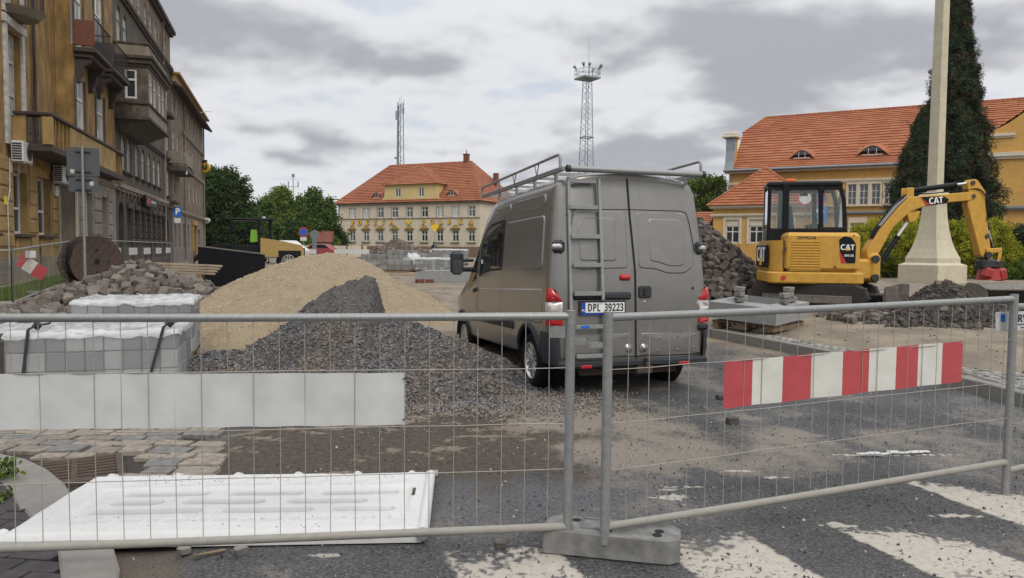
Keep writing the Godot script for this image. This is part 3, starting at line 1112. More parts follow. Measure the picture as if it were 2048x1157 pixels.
func solid(parent: Node, m: Material, s0: float, s1: float, h1: float, z: float, back := 11.0) -> void:  # sides, back and top behind a facade
	var st := S()
	quad(st, Vector3(s0, 0, z - back), Vector3(s0, 0, z), Vector3(s0, h1, z), Vector3(s0, h1, z - back))
	quad(st, Vector3(s1, 0, z), Vector3(s1, 0, z - back), Vector3(s1, h1, z - back), Vector3(s1, h1, z))
	quad(st, Vector3(s1, 0, z - back), Vector3(s0, 0, z - back), Vector3(s0, h1, z - back), Vector3(s1, h1, z - back))
	quad(st, Vector3(s0, h1, z), Vector3(s1, h1, z), Vector3(s1, h1, z - back), Vector3(s0, h1, z - back))
	put("rear_wall", st, m, parent)

func railing(parent: Node, a: Vector3, b: Vector3, h: float, n: int, m: Material) -> void:
	var st := S()
	var f := (b - a)
	box(st, (a + b) / 2 + Vector3.UP * h, Vector3(f.length(), 0.04, 0.04), Basis(f.normalized(), Vector3.UP, f.normalized().cross(Vector3.UP)))
	box(st, (a + b) / 2 + Vector3.UP * 0.08, Vector3(f.length(), 0.03, 0.03), Basis(f.normalized(), Vector3.UP, f.normalized().cross(Vector3.UP)))
	for k in n:
		var p := a.lerp(b, (k + 0.5) / n)
		box(st, p + Vector3.UP * h / 2, Vector3(0.018, h, 0.018))
		if k % 2: cyl(st, p + Vector3.UP * 0.3 - Vector3(0, 0, 0.01), p + Vector3.UP * 0.3 + Vector3(0, 0, 0.01), 0.04, -1.0, 6)
	put("railing", st, m, parent)

func console(st: SurfaceTool, at: Vector3, w: float, h: float, out: float) -> void:
	var poly := PackedVector2Array([Vector2(0, 0), Vector2(out, 0), Vector2(out * 0.95, -h * 0.18), Vector2(out * 0.55, -h * 0.35), Vector2(out * 0.5, -h * 0.6), Vector2(out * 0.3, -h * 0.8), Vector2(out * 0.32, -h), Vector2(0, -h)])
	prism(st, poly, -w / 2, w / 2, Transform3D(Basis(Vector3.BACK, Vector3.UP, Vector3.LEFT), at), 0.015)

func aircon(parent: Node, at: Vector3, label: String) -> void:
	var o := Node3D.new()
	o.name = numbered("air_conditioner")
	add_child(o)
	o.transform = parent.transform * Transform3D(Basis(), at)
	tag(o, label, "air conditioner", "air conditioners on the ochre house")
	var st := S()
	box(st, Vector3(0, 0.29, 0.2), Vector3(0.84, 0.58, 0.3), Basis(), 0.02)
	put("casing", st, M.frame_white, o)
	st = S()
	cyl(st, Vector3(0.12, 0.29, 0.345), Vector3(0.12, 0.29, 0.356), 0.22, -1.0, 20)
	put("fan_grille", st, M.steel_dark, o)
	for k in 7:
		var s := S()
		box(s, Vector3(-0.424, 0.08 + k * 0.07, 0.2), Vector3(0.012, 0.045, 0.24))
		put("louvre", s, M.steel_dark, o)
	st = S()
	for sx in [-0.3, 0.3]:
		box(st, Vector3(sx, -0.02, 0.18), Vector3(0.04, 0.04, 0.36))
		box(st, Vector3(sx, -0.16, 0.02), Vector3(0.04, 0.3, 0.03))
	put("bracket", st, M.frame_old, o)


# ---------- the row of tenements ----------
func build_tenements() -> void:
	ochre_house()
	sooty_house()
	brown_house()

func ochre_house() -> void:
	var s0 := 15.0
	var o := facade_root("tenement", "ochre plastered tenement with long balcony and rusticated ground floor", s0)
	var L := func(a, b, c, d): return [a - s0, b - s0, c - 0.55, d - 0.55]
	var zr := -0.575
	var top := 15.0
	# set-back part
	var w1: Array = L.call(22.55, 23.75, 1.95, 3.75)
	var w2: Array = L.call(24.72, 26.02, 1.95, 3.78)
	var w0: Array = L.call(19.8, 21.0, 1.95, 3.75)
	var door: Array = L.call(22.2, 23.4, 4.55, 7.7)
	var dup: Array = L.call(22.2, 23.4, 8.2, 10.6)
	var cut := 4.15 - 0.55
	var st := S()
	wall(st, 0, 26.9 - s0, 0.7, cut, [w0, w1, w2], zr, 0.32)
	put("lower_wall", st, M.ochre_light, o)
	st = S()
	wall(st, 0, 26.9 - s0, cut, top, [door, dup], zr, 0.3)
	put("upper_wall", st, M.ochre, o)
	st = S()
	wall(st, 0, 26.9 - s0, 0, 0.7, [], zr + 0.05, 0.1)
	quad(st, Vector3(0, 0.7, zr + 0.05), Vector3(26.9 - s0, 0.7, zr + 0.05), Vector3(26.9 - s0, 0.7, zr), Vector3(0, 0.7, zr))
	put("plinth", st, M.soot_pale, o)
	# projecting part
	var u1: Array = L.call(26.95, 28.05, 5.3, 7.4)
	var u2: Array = L.call(29.75, 31.0, 5.3, 7.4)
	var u3: Array = L.call(26.9, 28.0, 8.5, 10.9)
	var u4: Array = L.call(29.7, 31.05, 8.5, 11.4)
	var g1: Array = L.call(28.0, 29.0, 1.95, 3.55)
	var g2: Array = L.call(30.45, 31.35, 1.95, 3.55)
	st = S()
	wall(st, 26.9 - s0, 32.9 - s0, cut, top, [u1, u2, u3, u4], 0.0, 0.12)
	put("bay_wall", st, M.ochre, o)
	st = S()
	quad(st, Vector3(26.9 - s0, cut, zr), Vector3(26.9 - s0, cut, 0), Vector3(26.9 - s0, top, 0), Vector3(26.9 - s0, top, zr))
	put("bay_return", st, M.ochre, o)
	st = S()
	wall(st, 26.9 - s0, 32.9 - s0, 0, cut, [g1, g2], 0.0, 0.3)
	quad(st, Vector3(26.9 - s0, 0, zr), Vector3(26.9 - s0, 0, 0), Vector3(26.9 - s0, cut, 0), Vector3(26.9 - s0, cut, zr))
	put("shop_wall", st, M.grey_render, o)
	solid(o, M.ochre, 0, 32.9 - s0, top, zr)
	st = S()
	for z in [zr + 0.04, -0.02]: box(st, Vector3(26.87 - s0, 1.75, z), Vector3(0.05, 3.5, 0.07))
	put("corner_strip", st, M.cream, o)
	for w in [w0, w1, w2]:
		window(o, opening(w, zr - 0.24), w[1] - w[0], w[3] - w[2], 1, [0.42], M.frame_white, M.pane, 0.08)
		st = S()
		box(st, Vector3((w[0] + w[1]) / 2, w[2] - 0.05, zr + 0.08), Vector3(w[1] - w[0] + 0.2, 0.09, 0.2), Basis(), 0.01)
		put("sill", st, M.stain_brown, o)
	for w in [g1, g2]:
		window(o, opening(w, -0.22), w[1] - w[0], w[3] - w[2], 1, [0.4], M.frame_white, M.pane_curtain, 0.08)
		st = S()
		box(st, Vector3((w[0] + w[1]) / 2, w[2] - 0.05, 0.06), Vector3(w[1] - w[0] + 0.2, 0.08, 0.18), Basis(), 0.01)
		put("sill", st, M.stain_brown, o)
	for w in [u1, u2, u3, u4]:
		window(o, opening(w, -0.07), w[1] - w[0], w[3] - w[2], 1, [0.68], M.frame_white, M.pane_curtain, 0.09)
		for sx in [0, 1]:
			st = S()
			box(st, Vector3(w[sx] + (0.07 if sx else -0.07), (w[2] + w[3]) / 2, 0.02), Vector3(0.13, w[3] - w[2] + 0.1, 0.06), Basis(), 0.01)
			put("surround", st, M.soot, o)
	for w in [door, dup]:
		window(o, opening(w, zr - 0.2), w[1] - w[0], w[3] - w[2], 2, [0.45, 0.75], M.frame_old, M.pane_curtain, 0.09)
		st = S()
		box(st, Vector3(w[0] - 0.12, (w[2] + w[3]) / 2, zr + 0.03), Vector3(0.22, w[3] - w[2] + 0.2, 0.08), Basis(), 0.01)
		box(st, Vector3(w[1] + 0.12, (w[2] + w[3]) / 2, zr + 0.03), Vector3(0.22, w[3] - w[2] + 0.2, 0.08), Basis(), 0.01)
		box(st, Vector3((w[0] + w[1]) / 2, w[3] + 0.2, zr + 0.05), Vector3(w[1] - w[0] + 0.6, 0.25, 0.12), Basis(), 0.02)
		put("surround", st, M.frame_old, o)
	# rusticated piers
	for pr in [[21.1, 22.45], [23.85, 24.62], [26.12, 26.85]]:
		block_row(o, M.ochre_light, pr[0] - s0, pr[1] - s0, 1.0, 3.55, 6, zr)
	for pr in [[27.2, 27.9], [29.15, 30.35], [31.5, 32.2]]:
		block_row(o, M.grey_render, pr[0] - s0, pr[1] - s0, 1.0, 3.3, 5, 0.0)
	for w in [w1, w2, g1, g2]:
		st = S()
		var z := zr if w == w1 or w == w2 else 0.0
		box(st, Vector3((w[0] + w[1]) / 2, 1.0, z + 0.02), Vector3(w[1] - w[0] - 0.06, 0.62, 0.07), Basis(), 0.02)
		put("apron", st, M.ochre_light if z < 0 else M.grey_render, o)
	# long balcony
	var zb := 0.45
	var hf := 4.42 - 0.55
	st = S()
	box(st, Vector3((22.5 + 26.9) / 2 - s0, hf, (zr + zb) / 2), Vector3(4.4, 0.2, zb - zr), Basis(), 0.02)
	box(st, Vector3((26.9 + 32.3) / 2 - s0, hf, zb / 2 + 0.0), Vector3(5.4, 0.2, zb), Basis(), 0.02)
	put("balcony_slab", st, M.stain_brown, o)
	st = S()
	box(st, Vector3((24.4 + 30.8) / 2 - s0, hf + 0.5, zb - 0.07), Vector3(6.4, 0.8, 0.12), Basis(), 0.01)
	box(st, Vector3(22.56 - s0, hf + 0.5, zb - 0.12), Vector3(0.2, 0.8, 0.24), Basis(), 0.01)
	box(st, Vector3(22.56 - s0, hf + 0.5, zr + 0.18), Vector3(0.12, 0.8, 0.36), Basis(), 0.01)
	put("balcony_parapet", st, M.ochre_light, o)
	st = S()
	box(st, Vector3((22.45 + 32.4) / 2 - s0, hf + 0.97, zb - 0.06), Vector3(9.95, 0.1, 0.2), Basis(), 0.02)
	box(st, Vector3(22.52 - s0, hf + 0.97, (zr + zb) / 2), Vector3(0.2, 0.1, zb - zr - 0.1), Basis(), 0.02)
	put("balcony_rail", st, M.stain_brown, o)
	for k in 4:
		st = S()
		box(st, Vector3(22.95 + k * 0.4 - s0, hf + 0.5, zb - 0.07), Vector3(0.07, 0.84, 0.07))
		put("baluster", st, M.ochre, o)
	for k in 4:
		st = S()
		box(st, Vector3(31.0 + k * 0.38 - s0, hf + 0.5, zb - 0.07), Vector3(0.07, 0.84, 0.07))
		put("baluster", st, M.ochre, o)
	railing(o, Vector3(22.56 - s0, hf + 0.1, zb - 0.3), Vector3(22.56 - s0, hf + 0.1, zr + 0.36), 0.8, 9, M.iron)
	# iron balconies of the upper floor
	for b in [[26.7, 29.1, true], [29.6, 32.3, false]]:
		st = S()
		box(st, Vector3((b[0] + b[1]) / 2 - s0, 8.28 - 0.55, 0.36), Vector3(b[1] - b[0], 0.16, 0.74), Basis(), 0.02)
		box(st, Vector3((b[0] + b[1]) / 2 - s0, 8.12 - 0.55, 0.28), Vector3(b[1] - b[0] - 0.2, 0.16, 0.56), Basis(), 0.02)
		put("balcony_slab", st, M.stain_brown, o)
		for sx in [b[0] + 0.3, b[1] - 0.3]:
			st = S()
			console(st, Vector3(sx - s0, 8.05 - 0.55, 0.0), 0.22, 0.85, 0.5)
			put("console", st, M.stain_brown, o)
		st = S()
		box(st, Vector3(b[0] + 0.06 - s0, 8.85 - 0.55, 0.36), Vector3(0.1, 0.85, 0.6))
		put("balcony_side", st, M.brick_red if b[2] else M.soot_dark, o)
		railing(o, Vector3(b[0] + 0.1 - s0, 8.36 - 0.55, 0.68), Vector3(b[1] - s0, 8.36 - 0.55, 0.68), 1.0, 14, M.iron)
		railing(o, Vector3(b[1] - 0.03 - s0, 8.36 - 0.55, 0.68), Vector3(b[1] - 0.03 - s0, 8.36 - 0.55, 0.05), 1.0, 4, M.iron)
	# rounded iron balcony high up
	st = S()
	cyl(st, Vector3(22.8 - s0, 7.55, zr + 0.05), Vector3(22.8 - s0, 7.75, zr + 0.05), 0.62, 0.8, 18)
	put("balcony_slab", st, M.soot_pale, o)
	st = S()
	for k in 15:
		var t := PI * k / 14.0
		cyl(st, Vector3(22.8 - s0 - cos(t) * 0.72, 7.75, zr + 0.05 + sin(t) * 0.72), Vector3(22.8 - s0 - cos(t) * 0.72, 8.65, zr + 0.05 + sin(t) * 0.72), 0.012, -1.0, 5)
	var ring := []
	for k in 15: ring.append(Vector3(22.8 - s0 - cos(PI * k / 14.0) * 0.72, 8.65, zr + 0.05 + sin(PI * k / 14.0) * 0.72))
	tube(st, ring, 0.025, 6)
	put("railing", st, M.iron, o)
	band(o, "string_course", M.soot_pale, 26.9 - s0, 32.9 - s0, 4.15 - 0.55, 0.12, 0.0, 0.1)
	st = S()
	cyl(st, Vector3(24.4 - s0, 4.0, zr + 0.08), Vector3(24.4 - s0, top, zr + 0.08), 0.05, -1.0, 8)
	put("downpipe", st, M.stain_brown, o)
	st = S()
	tube(st, [Vector3(21.9 - s0, 0.5, zr + 0.06), Vector3(21.85 - s0, 2.2, zr + 0.06), Vector3(22.05 - s0, 2.6, zr + 0.06), Vector3(22.1 - s0, 3.5, zr + 0.06)], 0.02, 5)
	put("cable", st, M.frame_old, o)
	st = S()
	box(st, Vector3(26.5 - s0, 2.9, zr + 0.06), Vector3(0.3, 0.35, 0.06), Basis(), 0.01)
	put("notice", st, M.frame_white, o)
	st = S()
	box(st, Vector3(21.75 - s0, 2.3, zr + 0.05), Vector3(0.2, 0.24, 0.03))
	put("plaque", st, M.letter_yellow, o)
	put("lettering", text("UN  OTLER", 0.34, 0.03), M.gold_trim, o, Transform3D(Basis(), Vector3(24.9 - s0, 3.62, zr + 0.02)))
	aircon(o, Vector3(22.5 - s0, 3.42, zr + 0.05), "white air conditioner by the first window under the balcony")
	aircon(o, Vector3(26.35 - s0, 3.15, zr + 0.05), "white air conditioner between a window and the grey shopfront")

func sooty_house() -> void:
	var s0 := 32.9
	var o := facade_root("tenement", "sooty grey tenement with corner oriel and round-headed windows", s0)
	var L := func(a, b, c, d): return [a - s0, b - s0, c - 0.55, d - 0.55]
	var e := 49.0 - s0
	var top := 14.25
	var cut := 4.2 - 0.55
	var gw := []
	for s in [35.3, 36.95, 38.5, 40.05, 41.6, 43.15, 44.7]: gw.append(L.call(s - 0.1, s + 0.8, 1.95, 3.3))
	var dr: Array = L.call(33.45, 34.45, 0.6, 3.55)
	var dr2: Array = L.call(46.4, 47.4, 0.6, 3.3)
	var fw := []
	for s in [34.15, 35.4, 37.25, 38.85, 40.5, 42.1, 43.65]: fw.append(L.call(s, s + 0.85, 4.95, 6.5))
	fw.append(L.call(46.9, 47.7, 4.7, 6.4))
	var mw := []
	for s in [46.9]: mw.append(L.call(s, s + 0.85, 7.4, 8.9))
	for s in [46.9]: mw.append(L.call(s, s + 0.85, 9.9, 11.3))
	for s in [38.6, 40.2, 41.8, 43.4]: mw.append(L.call(s, s + 0.85, 7.6, 9.2))
	for s in [38.4, 40.0, 41.6, 43.2]: mw.append(L.call(s, s + 0.85, 10.3, 11.7))
	for s in [33.6, 34.95]: mw.append(L.call(s, s + 0.85, 10.35, 12.0))
	var tw := []
	for s in [33.4, 35.1, 36.8, 38.5, 40.2, 41.75, 43.4, 46.6]: tw.append(L.call(s, s + 0.85, 12.55, 13.95))
	var st := S()
	wall(st, 0, e, 0, cut, gw + [dr, dr2], 0.0, 0.3)
	put("lower_wall", st, M.soot_dark, o)
	st = S()
	wall(st, 0, e, cut, 12.0, fw + mw, 0.0, 0.12)
	put("middle_wall", st, M.soot, o)
	st = S()
	wall(st, 0, e, 12.0, top, tw, 0.0, 0.12)
	put("attic_wall", st, M.brown_render, o)
	solid(o, M.soot, 0, e, top, 0.0)
	for w in gw:
		window(o, opening(w, -0.2), w[1] - w[0], w[3] - w[2], 2, [0.7], M.frame_white, M.pane_curtain, 0.06)
		st = S()
		box(st, Vector3((w[0] + w[1]) / 2, w[2] - 0.07, 0.08), Vector3(w[1] - w[0] + 0.3, 0.12, 0.22), Basis(), 0.015)
		box(st, Vector3((w[0] + w[1]) / 2, w[3] + 0.14, 0.06), Vector3(w[1] - w[0] + 0.26, 0.24, 0.14), Basis(), 0.03)
		put("surround", st, M.soot_dark, o)
	for k in gw.size():
		var a: float = gw[k][1]
		block_row(o, M.soot_dark, a + 0.08, a + 0.58, 0.5, 3.3, 9, 0.0, 0.06)
	for w in fw:
		window(o, opening(w, -0.07), w[1] - w[0], w[3] - w[2], 1, [0.62], M.frame_old, M.pane_curtain, 0.07)
		put("arch_head", arch_head(w, 0.0, 0.06), M.soot, o)
		st = S()
		box(st, Vector3((w[0] + w[1]) / 2, w[2] - 0.07, 0.06), Vector3(w[1] - w[0] + 0.2, 0.12, 0.18), Basis(), 0.015)
		put("sill", st, M.soot_dark, o)
	for w in mw:
		window(o, opening(w, -0.07), w[1] - w[0], w[3] - w[2], 1, [0.62], M.frame_old, M.pane_curtain, 0.07)
		if w[2] > 9.0: put("arch_head", arch_head(w, 0.0, 0.06), M.soot, o)
	for w in tw:
		window(o, opening(w, -0.07), w[1] - w[0], w[3] - w[2], 1, [0.62], M.frame_old, M.pane_curtain, 0.07)
		st = S()
		box(st, Vector3((w[0] + w[1]) / 2, w[2] - 0.05, 0.06), Vector3(w[1] - w[0] + 0.2, 0.1, 0.16), Basis(), 0.015)
		put("sill", st, M.soot_dark, o)
	for w in [dr, dr2]:
		st = S()
		box(st, Vector3((w[0] + w[1]) / 2, (w[2] + w[3]) / 2, -0.24), Vector3(w[1] - w[0], w[3] - w[2], 0.06))
		put("door", st, M.soot_dark, o)
		put("arch_head", arch_head(w, 0.0, 0.2), M.soot_dark, o)
	band(o, "string_course", M.soot_pale, 0, e, cut, 0.2, 0.0, 0.22)
	band(o, "string_course", M.soot_dark, 5.2, e, 6.95 - 0.55, 0.16, 0.0, 0.16)
	band(o, "string_course", M.soot_dark, 0, e, 12.0, 0.2, 0.0, 0.2)
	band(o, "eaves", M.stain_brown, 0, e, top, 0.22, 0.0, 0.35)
	for k in 14:
		st = S()
		console(st, Vector3(0.6 + k * 0.85, cut - 0.12, 0.0), 0.12, 0.3, 0.2)
		put("console", st, M.soot_pale, o)
	# the oriel
	var z := 1.29
	var a := 0.1
	var b := 5.1
	var lo := 7.05 - 0.55
	var side: Array = [a, b, lo, 0]
	st = S()
	var sw := [[-z + 0.4, -0.42, 7.85 - 0.55, 9.1 - 0.55]]  # side window towards the street corner, x runs outwards
	var sd := S()
	wall(sd, -z, 0.02, lo, 9.25 - 0.55, sw, 0.0, 0.12)
	var sideb := Transform3D(Basis(Vector3.FORWARD * -1, Vector3.UP, Vector3.LEFT), Vector3(a, 0, z))
	put("oriel_side", sd, M.soot, o, sideb)
	var ow := []
	for s in [0.45, 1.45, 2.75, 3.75]: ow.append([a + s, a + s + 0.85, 7.8 - 0.55, 9.1 - 0.55])
	wall(st, a, b, lo, 9.25 - 0.55, ow, z, 0.12)
	quad(st, Vector3(b, lo, z), Vector3(b, lo, 0), Vector3(b, 9.25 - 0.55, 0), Vector3(b, 9.25 - 0.55, z))
	put("oriel_front", st, M.soot_pale, o)
	for w in ow: window(o, opening(w, z - 0.09), w[1] - w[0], w[3] - w[2], 1, [0.64], M.frame_white, M.pane_curtain, 0.09)
	var swn := window(o, Vector3.ZERO, sw[0][1] - sw[0][0], 1.25, 1, [0.64], M.frame_white, M.pane, 0.09)
	swn.transform = sideb * Transform3D(Basis(), opening(sw[0], -0.09))
	st = S()
	var cs := [[9.25 - 0.55, 0.14, 0.06], [9.40 - 0.55, 0.2, 0.16], [9.56 - 0.55, 0.14, 0.26], [lo + 0.62, 0.1, 0.08], [lo - 0.02, 0.14, 0.1]]
	for q in cs: box(st, Vector3((a + b) / 2, q[0], (z + q[2]) / 2), Vector3(b - a + q[2] * 2, q[1], z + q[2]), Basis(), 0.02)
	put("oriel_cornice", st, M.soot_dark, o)
	st = S()
	box(st, Vector3((a + b) / 2, 9.86 - 0.55, z - 0.02), Vector3(b - a + 0.14, 0.5, 0.14), Basis(), 0.02)
	box(st, Vector3(a, 9.86 - 0.55, z / 2), Vector3(0.14, 0.5, z - 0.1), Basis(), 0.02)
	box(st, Vector3(b, 9.86 - 0.55, z / 2), Vector3(0.14, 0.5, z - 0.1), Basis(), 0.02)
	put("oriel_parapet", st, M.soot_pale, o)
	st = S()
	box(st, Vector3((a + b) / 2, 10.14 - 0.55, z), Vector3(b - a + 0.3, 0.1, 0.24), Basis(), 0.02)
	box(st, Vector3(a, 10.14 - 0.55, z / 2 - 0.06), Vector3(0.24, 0.1, z - 0.12), Basis(), 0.02)
	box(st, Vector3(b, 10.14 - 0.55, z / 2 - 0.06), Vector3(0.24, 0.1, z - 0.12), Basis(), 0.02)
	put("oriel_coping", st, M.soot_dark, o)
	st = S()
	var up := [Vector3(a, lo - 0.08, z), Vector3(b, lo - 0.08, z), Vector3(b, lo - 0.08, 0), Vector3(a, lo - 0.08, 0)]
	var dn := [Vector3(a + 0.25, lo - 0.55, 0.35), Vector3(b - 0.25, lo - 0.55, 0.35), Vector3(b - 0.25, lo - 0.55, 0), Vector3(a + 0.25, lo - 0.55, 0)]
	for k in 4: quad(st, dn[k], dn[(k + 1) % 4], up[(k + 1) % 4], up[k])
	quad(st, dn[3], dn[2], dn[1], dn[0])
	put("oriel_base", st, M.soot_dark, o)
	# downpipe, sign, lamps
	st = S()
	cyl(st, Vector3(12.6, 0.4, 0.12), Vector3(12.6, top, 0.12), 0.055, -1.0, 8)
	put("downpipe", st, M.soot_pale, o)
	st = S()
	box(st, Vector3(39.4 - s0, 3.86 - 0.55, 0.3), Vector3(3.0, 0.52, 0.1), Basis(), 0.01)
	var sg := put("shop_sign", st, M.ink, o)
	st = S()
	box(st, Vector3(38.5 - s0, 3.86 - 0.55, 0.357), Vector3(0.7, 0.3, 0.012))
	put("emblem", st, M.sign_red, sg)
	st = S()
	box(st, Vector3(39.9 - s0, 3.86 - 0.55, 0.357), Vector3(1.4, 0.12, 0.012))
	put("lettering", st, M.frame_old, sg)
	st = S()
	box(st, Vector3(47.1 - s0, 4.3 - 0.55, 0.3), Vector3(1.7, 0.2, 0.6), Basis(), 0.04)
	box(st, Vector3(47.1 - s0, 9.45 - 0.55, 0.2), Vector3(1.4, 0.25, 0.4), Basis(), 0.05)
	put("hood", st, M.soot_dark, o)

func brown_house() -> void:
	var s0 := 49.05
	var o := facade_root("tenement", "plain brown tenement with tiled eaves and wooden door, end of the row", s0)
	var e := 67.2 - s0
	var top := 12.3 - 0.55
	var L := func(a, b, c, d): return [a - s0, b - s0, c - 0.55, d - 0.55]
	var ws := []
	for s in [49.4, 51.4, 55.3, 57.4, 59.8, 62.0, 64.3]:
		ws.append(L.call(s, s + 0.8, 10.1, 11.3))
		ws.append(L.call(s, s + 0.8, 7.75, 9.0))
		ws.append(L.call(s, s + 0.8, 5.0, 6.4))
	var gw := []
	for s in [49.6, 51.6, 54.0, 56.2]: gw.append(L.call(s, s + 1.0, 1.6, 3.2))
	var dr: Array = L.call(59.0, 61.0, 0.6, 3.0)
	gw.append(L.call(62.6, 64.2, 0.9, 3.0))
	var cut := 4.0 - 0.55
	var st := S()
	wall(st, 0, e, cut, top, ws, 0.0, 0.12)
	put("upper_wall", st, M.brown_render, o)
	st = S()
	wall(st, 0, e, 0, cut, gw + [dr], 0.0, 0.25)
	put("lower_wall", st, M.grey_render, o)
	solid(o, M.brown_render, 0, e, top, 0.0)
	for w in ws: window(o, opening(w, -0.07), w[1] - w[0], w[3] - w[2], 1, [0.62], M.frame_old, M.pane_curtain, 0.07)
	for w in gw: window(o, opening(w, -0.2), w[1] - w[0], w[3] - w[2], 1, [0.66], M.frame_old, M.pane_curtain, 0.07)
	st = S()
	box(st, opening(dr, -0.14) + Vector3(0, 1.2, 0), Vector3(1.9, 2.36, 0.08))
	var door := put("door", st, M.gold_trim, o)
	for k in 2:
		st = S()
		box(st, opening(dr, -0.08) + Vector3(-0.45 + k * 0.9, 1.2, 0), Vector3(0.7, 2.0, 0.05), Basis(), 0.02)
		put("leaf", st, M.timber, door)
	st = S()
	for sx in [dr[0] - 0.15, dr[1] + 0.15]: box(st, Vector3(sx, 1.4, 0.06), Vector3(0.3, 2.8, 0.16), Basis(), 0.02)
	box(st, Vector3((dr[0] + dr[1]) / 2, 2.85, 0.08), Vector3(2.8, 0.35, 0.22), Basis(), 0.03)
	put("door_surround", st, M.gold_trim, o)
	band(o, "string_course", M.soot_pale, 0, e, cut, 0.16, 0.0, 0.16)
	band(o, "string_course", M.soot_pale, 5.0, e, 7.1 - 0.55, 0.14, 0.0, 0.12)
	band(o, "string_course", M.soot_pale, 5.0, e, 9.5 - 0.55, 0.14, 0.0, 0.12)
	st = S()
	box(st, Vector3(e / 2, top - 0.15, 0.14), Vector3(e, 0.5, 0.34), Basis(), 0.03)
	box(st, Vector3(e / 2, top + 0.12, 0.24), Vector3(e + 0.2, 0.16, 0.62), Basis(), 0.03)
	put("cornice", st, M.ochre_light, o)
	st = S()
	box(st, Vector3(e / 2, top + 0.34, -1.6), Vector3(e + 0.5, 0.14, 5.2), Basis(Vector3.RIGHT, 0.45), 0.02)
	put("roof", st, M.stain_brown, o)
	st = S()
	for s in [54.6, 66.9]: cyl(st, Vector3(s - s0, 0.2, 0.1), Vector3(s - s0, top, 0.1), 0.06, -1.0, 8)
	put("downpipe", st, M.soot_pale, o)
	# concrete balcony at the party wall
	st = S()
	var bo := rpoly([Vector2(-1.6, 0), Vector2(3.2, 0), Vector2(3.2, 0.55), Vector2(2.5, 1.0), Vector2(-1.2, 1.0), Vector2(-1.6, 0.7)], 0.05)
	prism(st, bo, 0, 0.3, Transform3D(Basis(Vector3.RIGHT, Vector3.BACK, Vector3.DOWN), Vector3(0, 6.55 - 0.55, 0)), 0.04)
	put("balcony_slab", st, M.soot_dark, o)
	st = S()
	box(st, Vector3(0.65, 7.05 - 0.55, 0.92), Vector3(3.8, 0.75, 0.12), Basis(), 0.02)
	box(st, Vector3(-1.52, 7.05 - 0.55, 0.42), Vector3(0.12, 0.75, 0.84), Basis(), 0.02)
	box(st, Vector3(2.85, 7.05 - 0.55, 0.68), Vector3(0.9, 0.75, 0.12), yaw(0.57), 0.02)
	box(st, Vector3(3.15, 7.05 - 0.55, 0.22), Vector3(0.12, 0.75, 0.44), Basis(), 0.02)
	put("balcony_parapet", st, M.soot_pale, o)
	st = S()
	tube(st, [Vector3(-0.5, 6.3, 0.9), Vector3(-0.8, 5.9, 0.95), Vector3(-1.3, 5.5, 1.0)], 0.04, 6)
	tube(st, [Vector3(12.0, top - 0.3, 0.3), Vector3(12.1, top - 0.1, 0.9), Vector3(12.1, top - 0.1, 1.3)], 0.03, 6)
	put("lamp_arm", st, M.frame_white, o)
	# signs at the far end
	var sy := thing("shop_sign", "round yellow shop sign on the end of the brown house", "sign", Vector3(-26.1, 8.35, -63.6), -0.3)
	st = S()
	cyl(st, Vector3(0, 0, -0.08), Vector3(0, 0, 0.08), 0.42, -1.0, 24)
	put("disc", st, M.letter_yellow, sy)
	put("lettering", text("ka", 0.34, 0.02), M.ink, sy, Transform3D(Basis(), Vector3(-0.02, 0.06, 0.09)))
	st = S()
	box(st, Vector3(-0.1, 0.5, 0), Vector3(0.5, 0.25, 0.1))
	box(st, Vector3(-0.55, 0.3, 0), Vector3(0.5, 0.05, 0.05))
	box(st, Vector3(0.0, -0.16, 0.09), Vector3(0.42, 0.06, 0.02))
	put("bracket", st, M.ink, sy)
	var so := thing("shop_sign", "oval white shop sign on the end of the brown house", "sign", Vector3(-26.1, 3.85, -63.6), -0.3)
	st = S()
	lathe(st, [Vector2(0, -0.05), Vector2(0.4, -0.05), Vector2(0.42, 0), Vector2(0.4, 0.05), Vector2(0, 0.05)], 24, Transform3D(Basis(Vector3.RIGHT, PI / 2) * Basis.from_scale(Vector3(1, 1, 0.6)), Vector3.ZERO))
	put("disc", st, M.frame_white, so)
	st = S()
	box(st, Vector3(0, 0, 0.055), Vector3(0.5, 0.1, 0.01))
	box(st, Vector3(-0.55, 0, 0), Vector3(0.4, 0.05, 0.05))
	put("lettering", st, M.soot, so)

# ---------- tiled roofs ----------
func tiles(st: SurfaceTool, a: Vector3, b: Vector3, c: Vector3, d: Vector3, n: int, lift: float, seg: float, col: Color, vary := 0.1) -> void:
	var nn := (b - a).cross(d - a).normalized()
	for k in n:
		var p0 := a.lerp(d, float(k) / n)
		var q0 := b.lerp(c, float(k) / n)
		var p1 := a.lerp(d, float(k + 1) / n)
		var q1 := b.lerp(c, float(k + 1) / n)
		var m := maxi(1, int((q0 - p0).length() / seg))
		for i in m:
			var f0 := float(i) / m
			var f1 := float(i + 1) / m
			var v := 1.0 + rng.randf_range(-vary, vary) + nz.get_noise_3d(p0.x * 0.2 + i * 0.12, p0.y * 0.2, p0.z * 0.2) * 0.1
			st.set_color(Color(col.r * v, col.g * v * v, col.b * v * v))
			var up := nn * lift * rng.randf_range(0.85, 1.15)
			quad(st, p0.lerp(q0, f0) + up, p0.lerp(q0, f1) + up, p1.lerp(q1, f1) + nn * lift * 0.1, p1.lerp(q1, f0) + nn * lift * 0.1)
			quad(st, p0.lerp(q0, f0) - nn * 0.01, p0.lerp(q0, f1) - nn * 0.01, p0.lerp(q0, f1) + up, p0.lerp(q0, f0) + up)

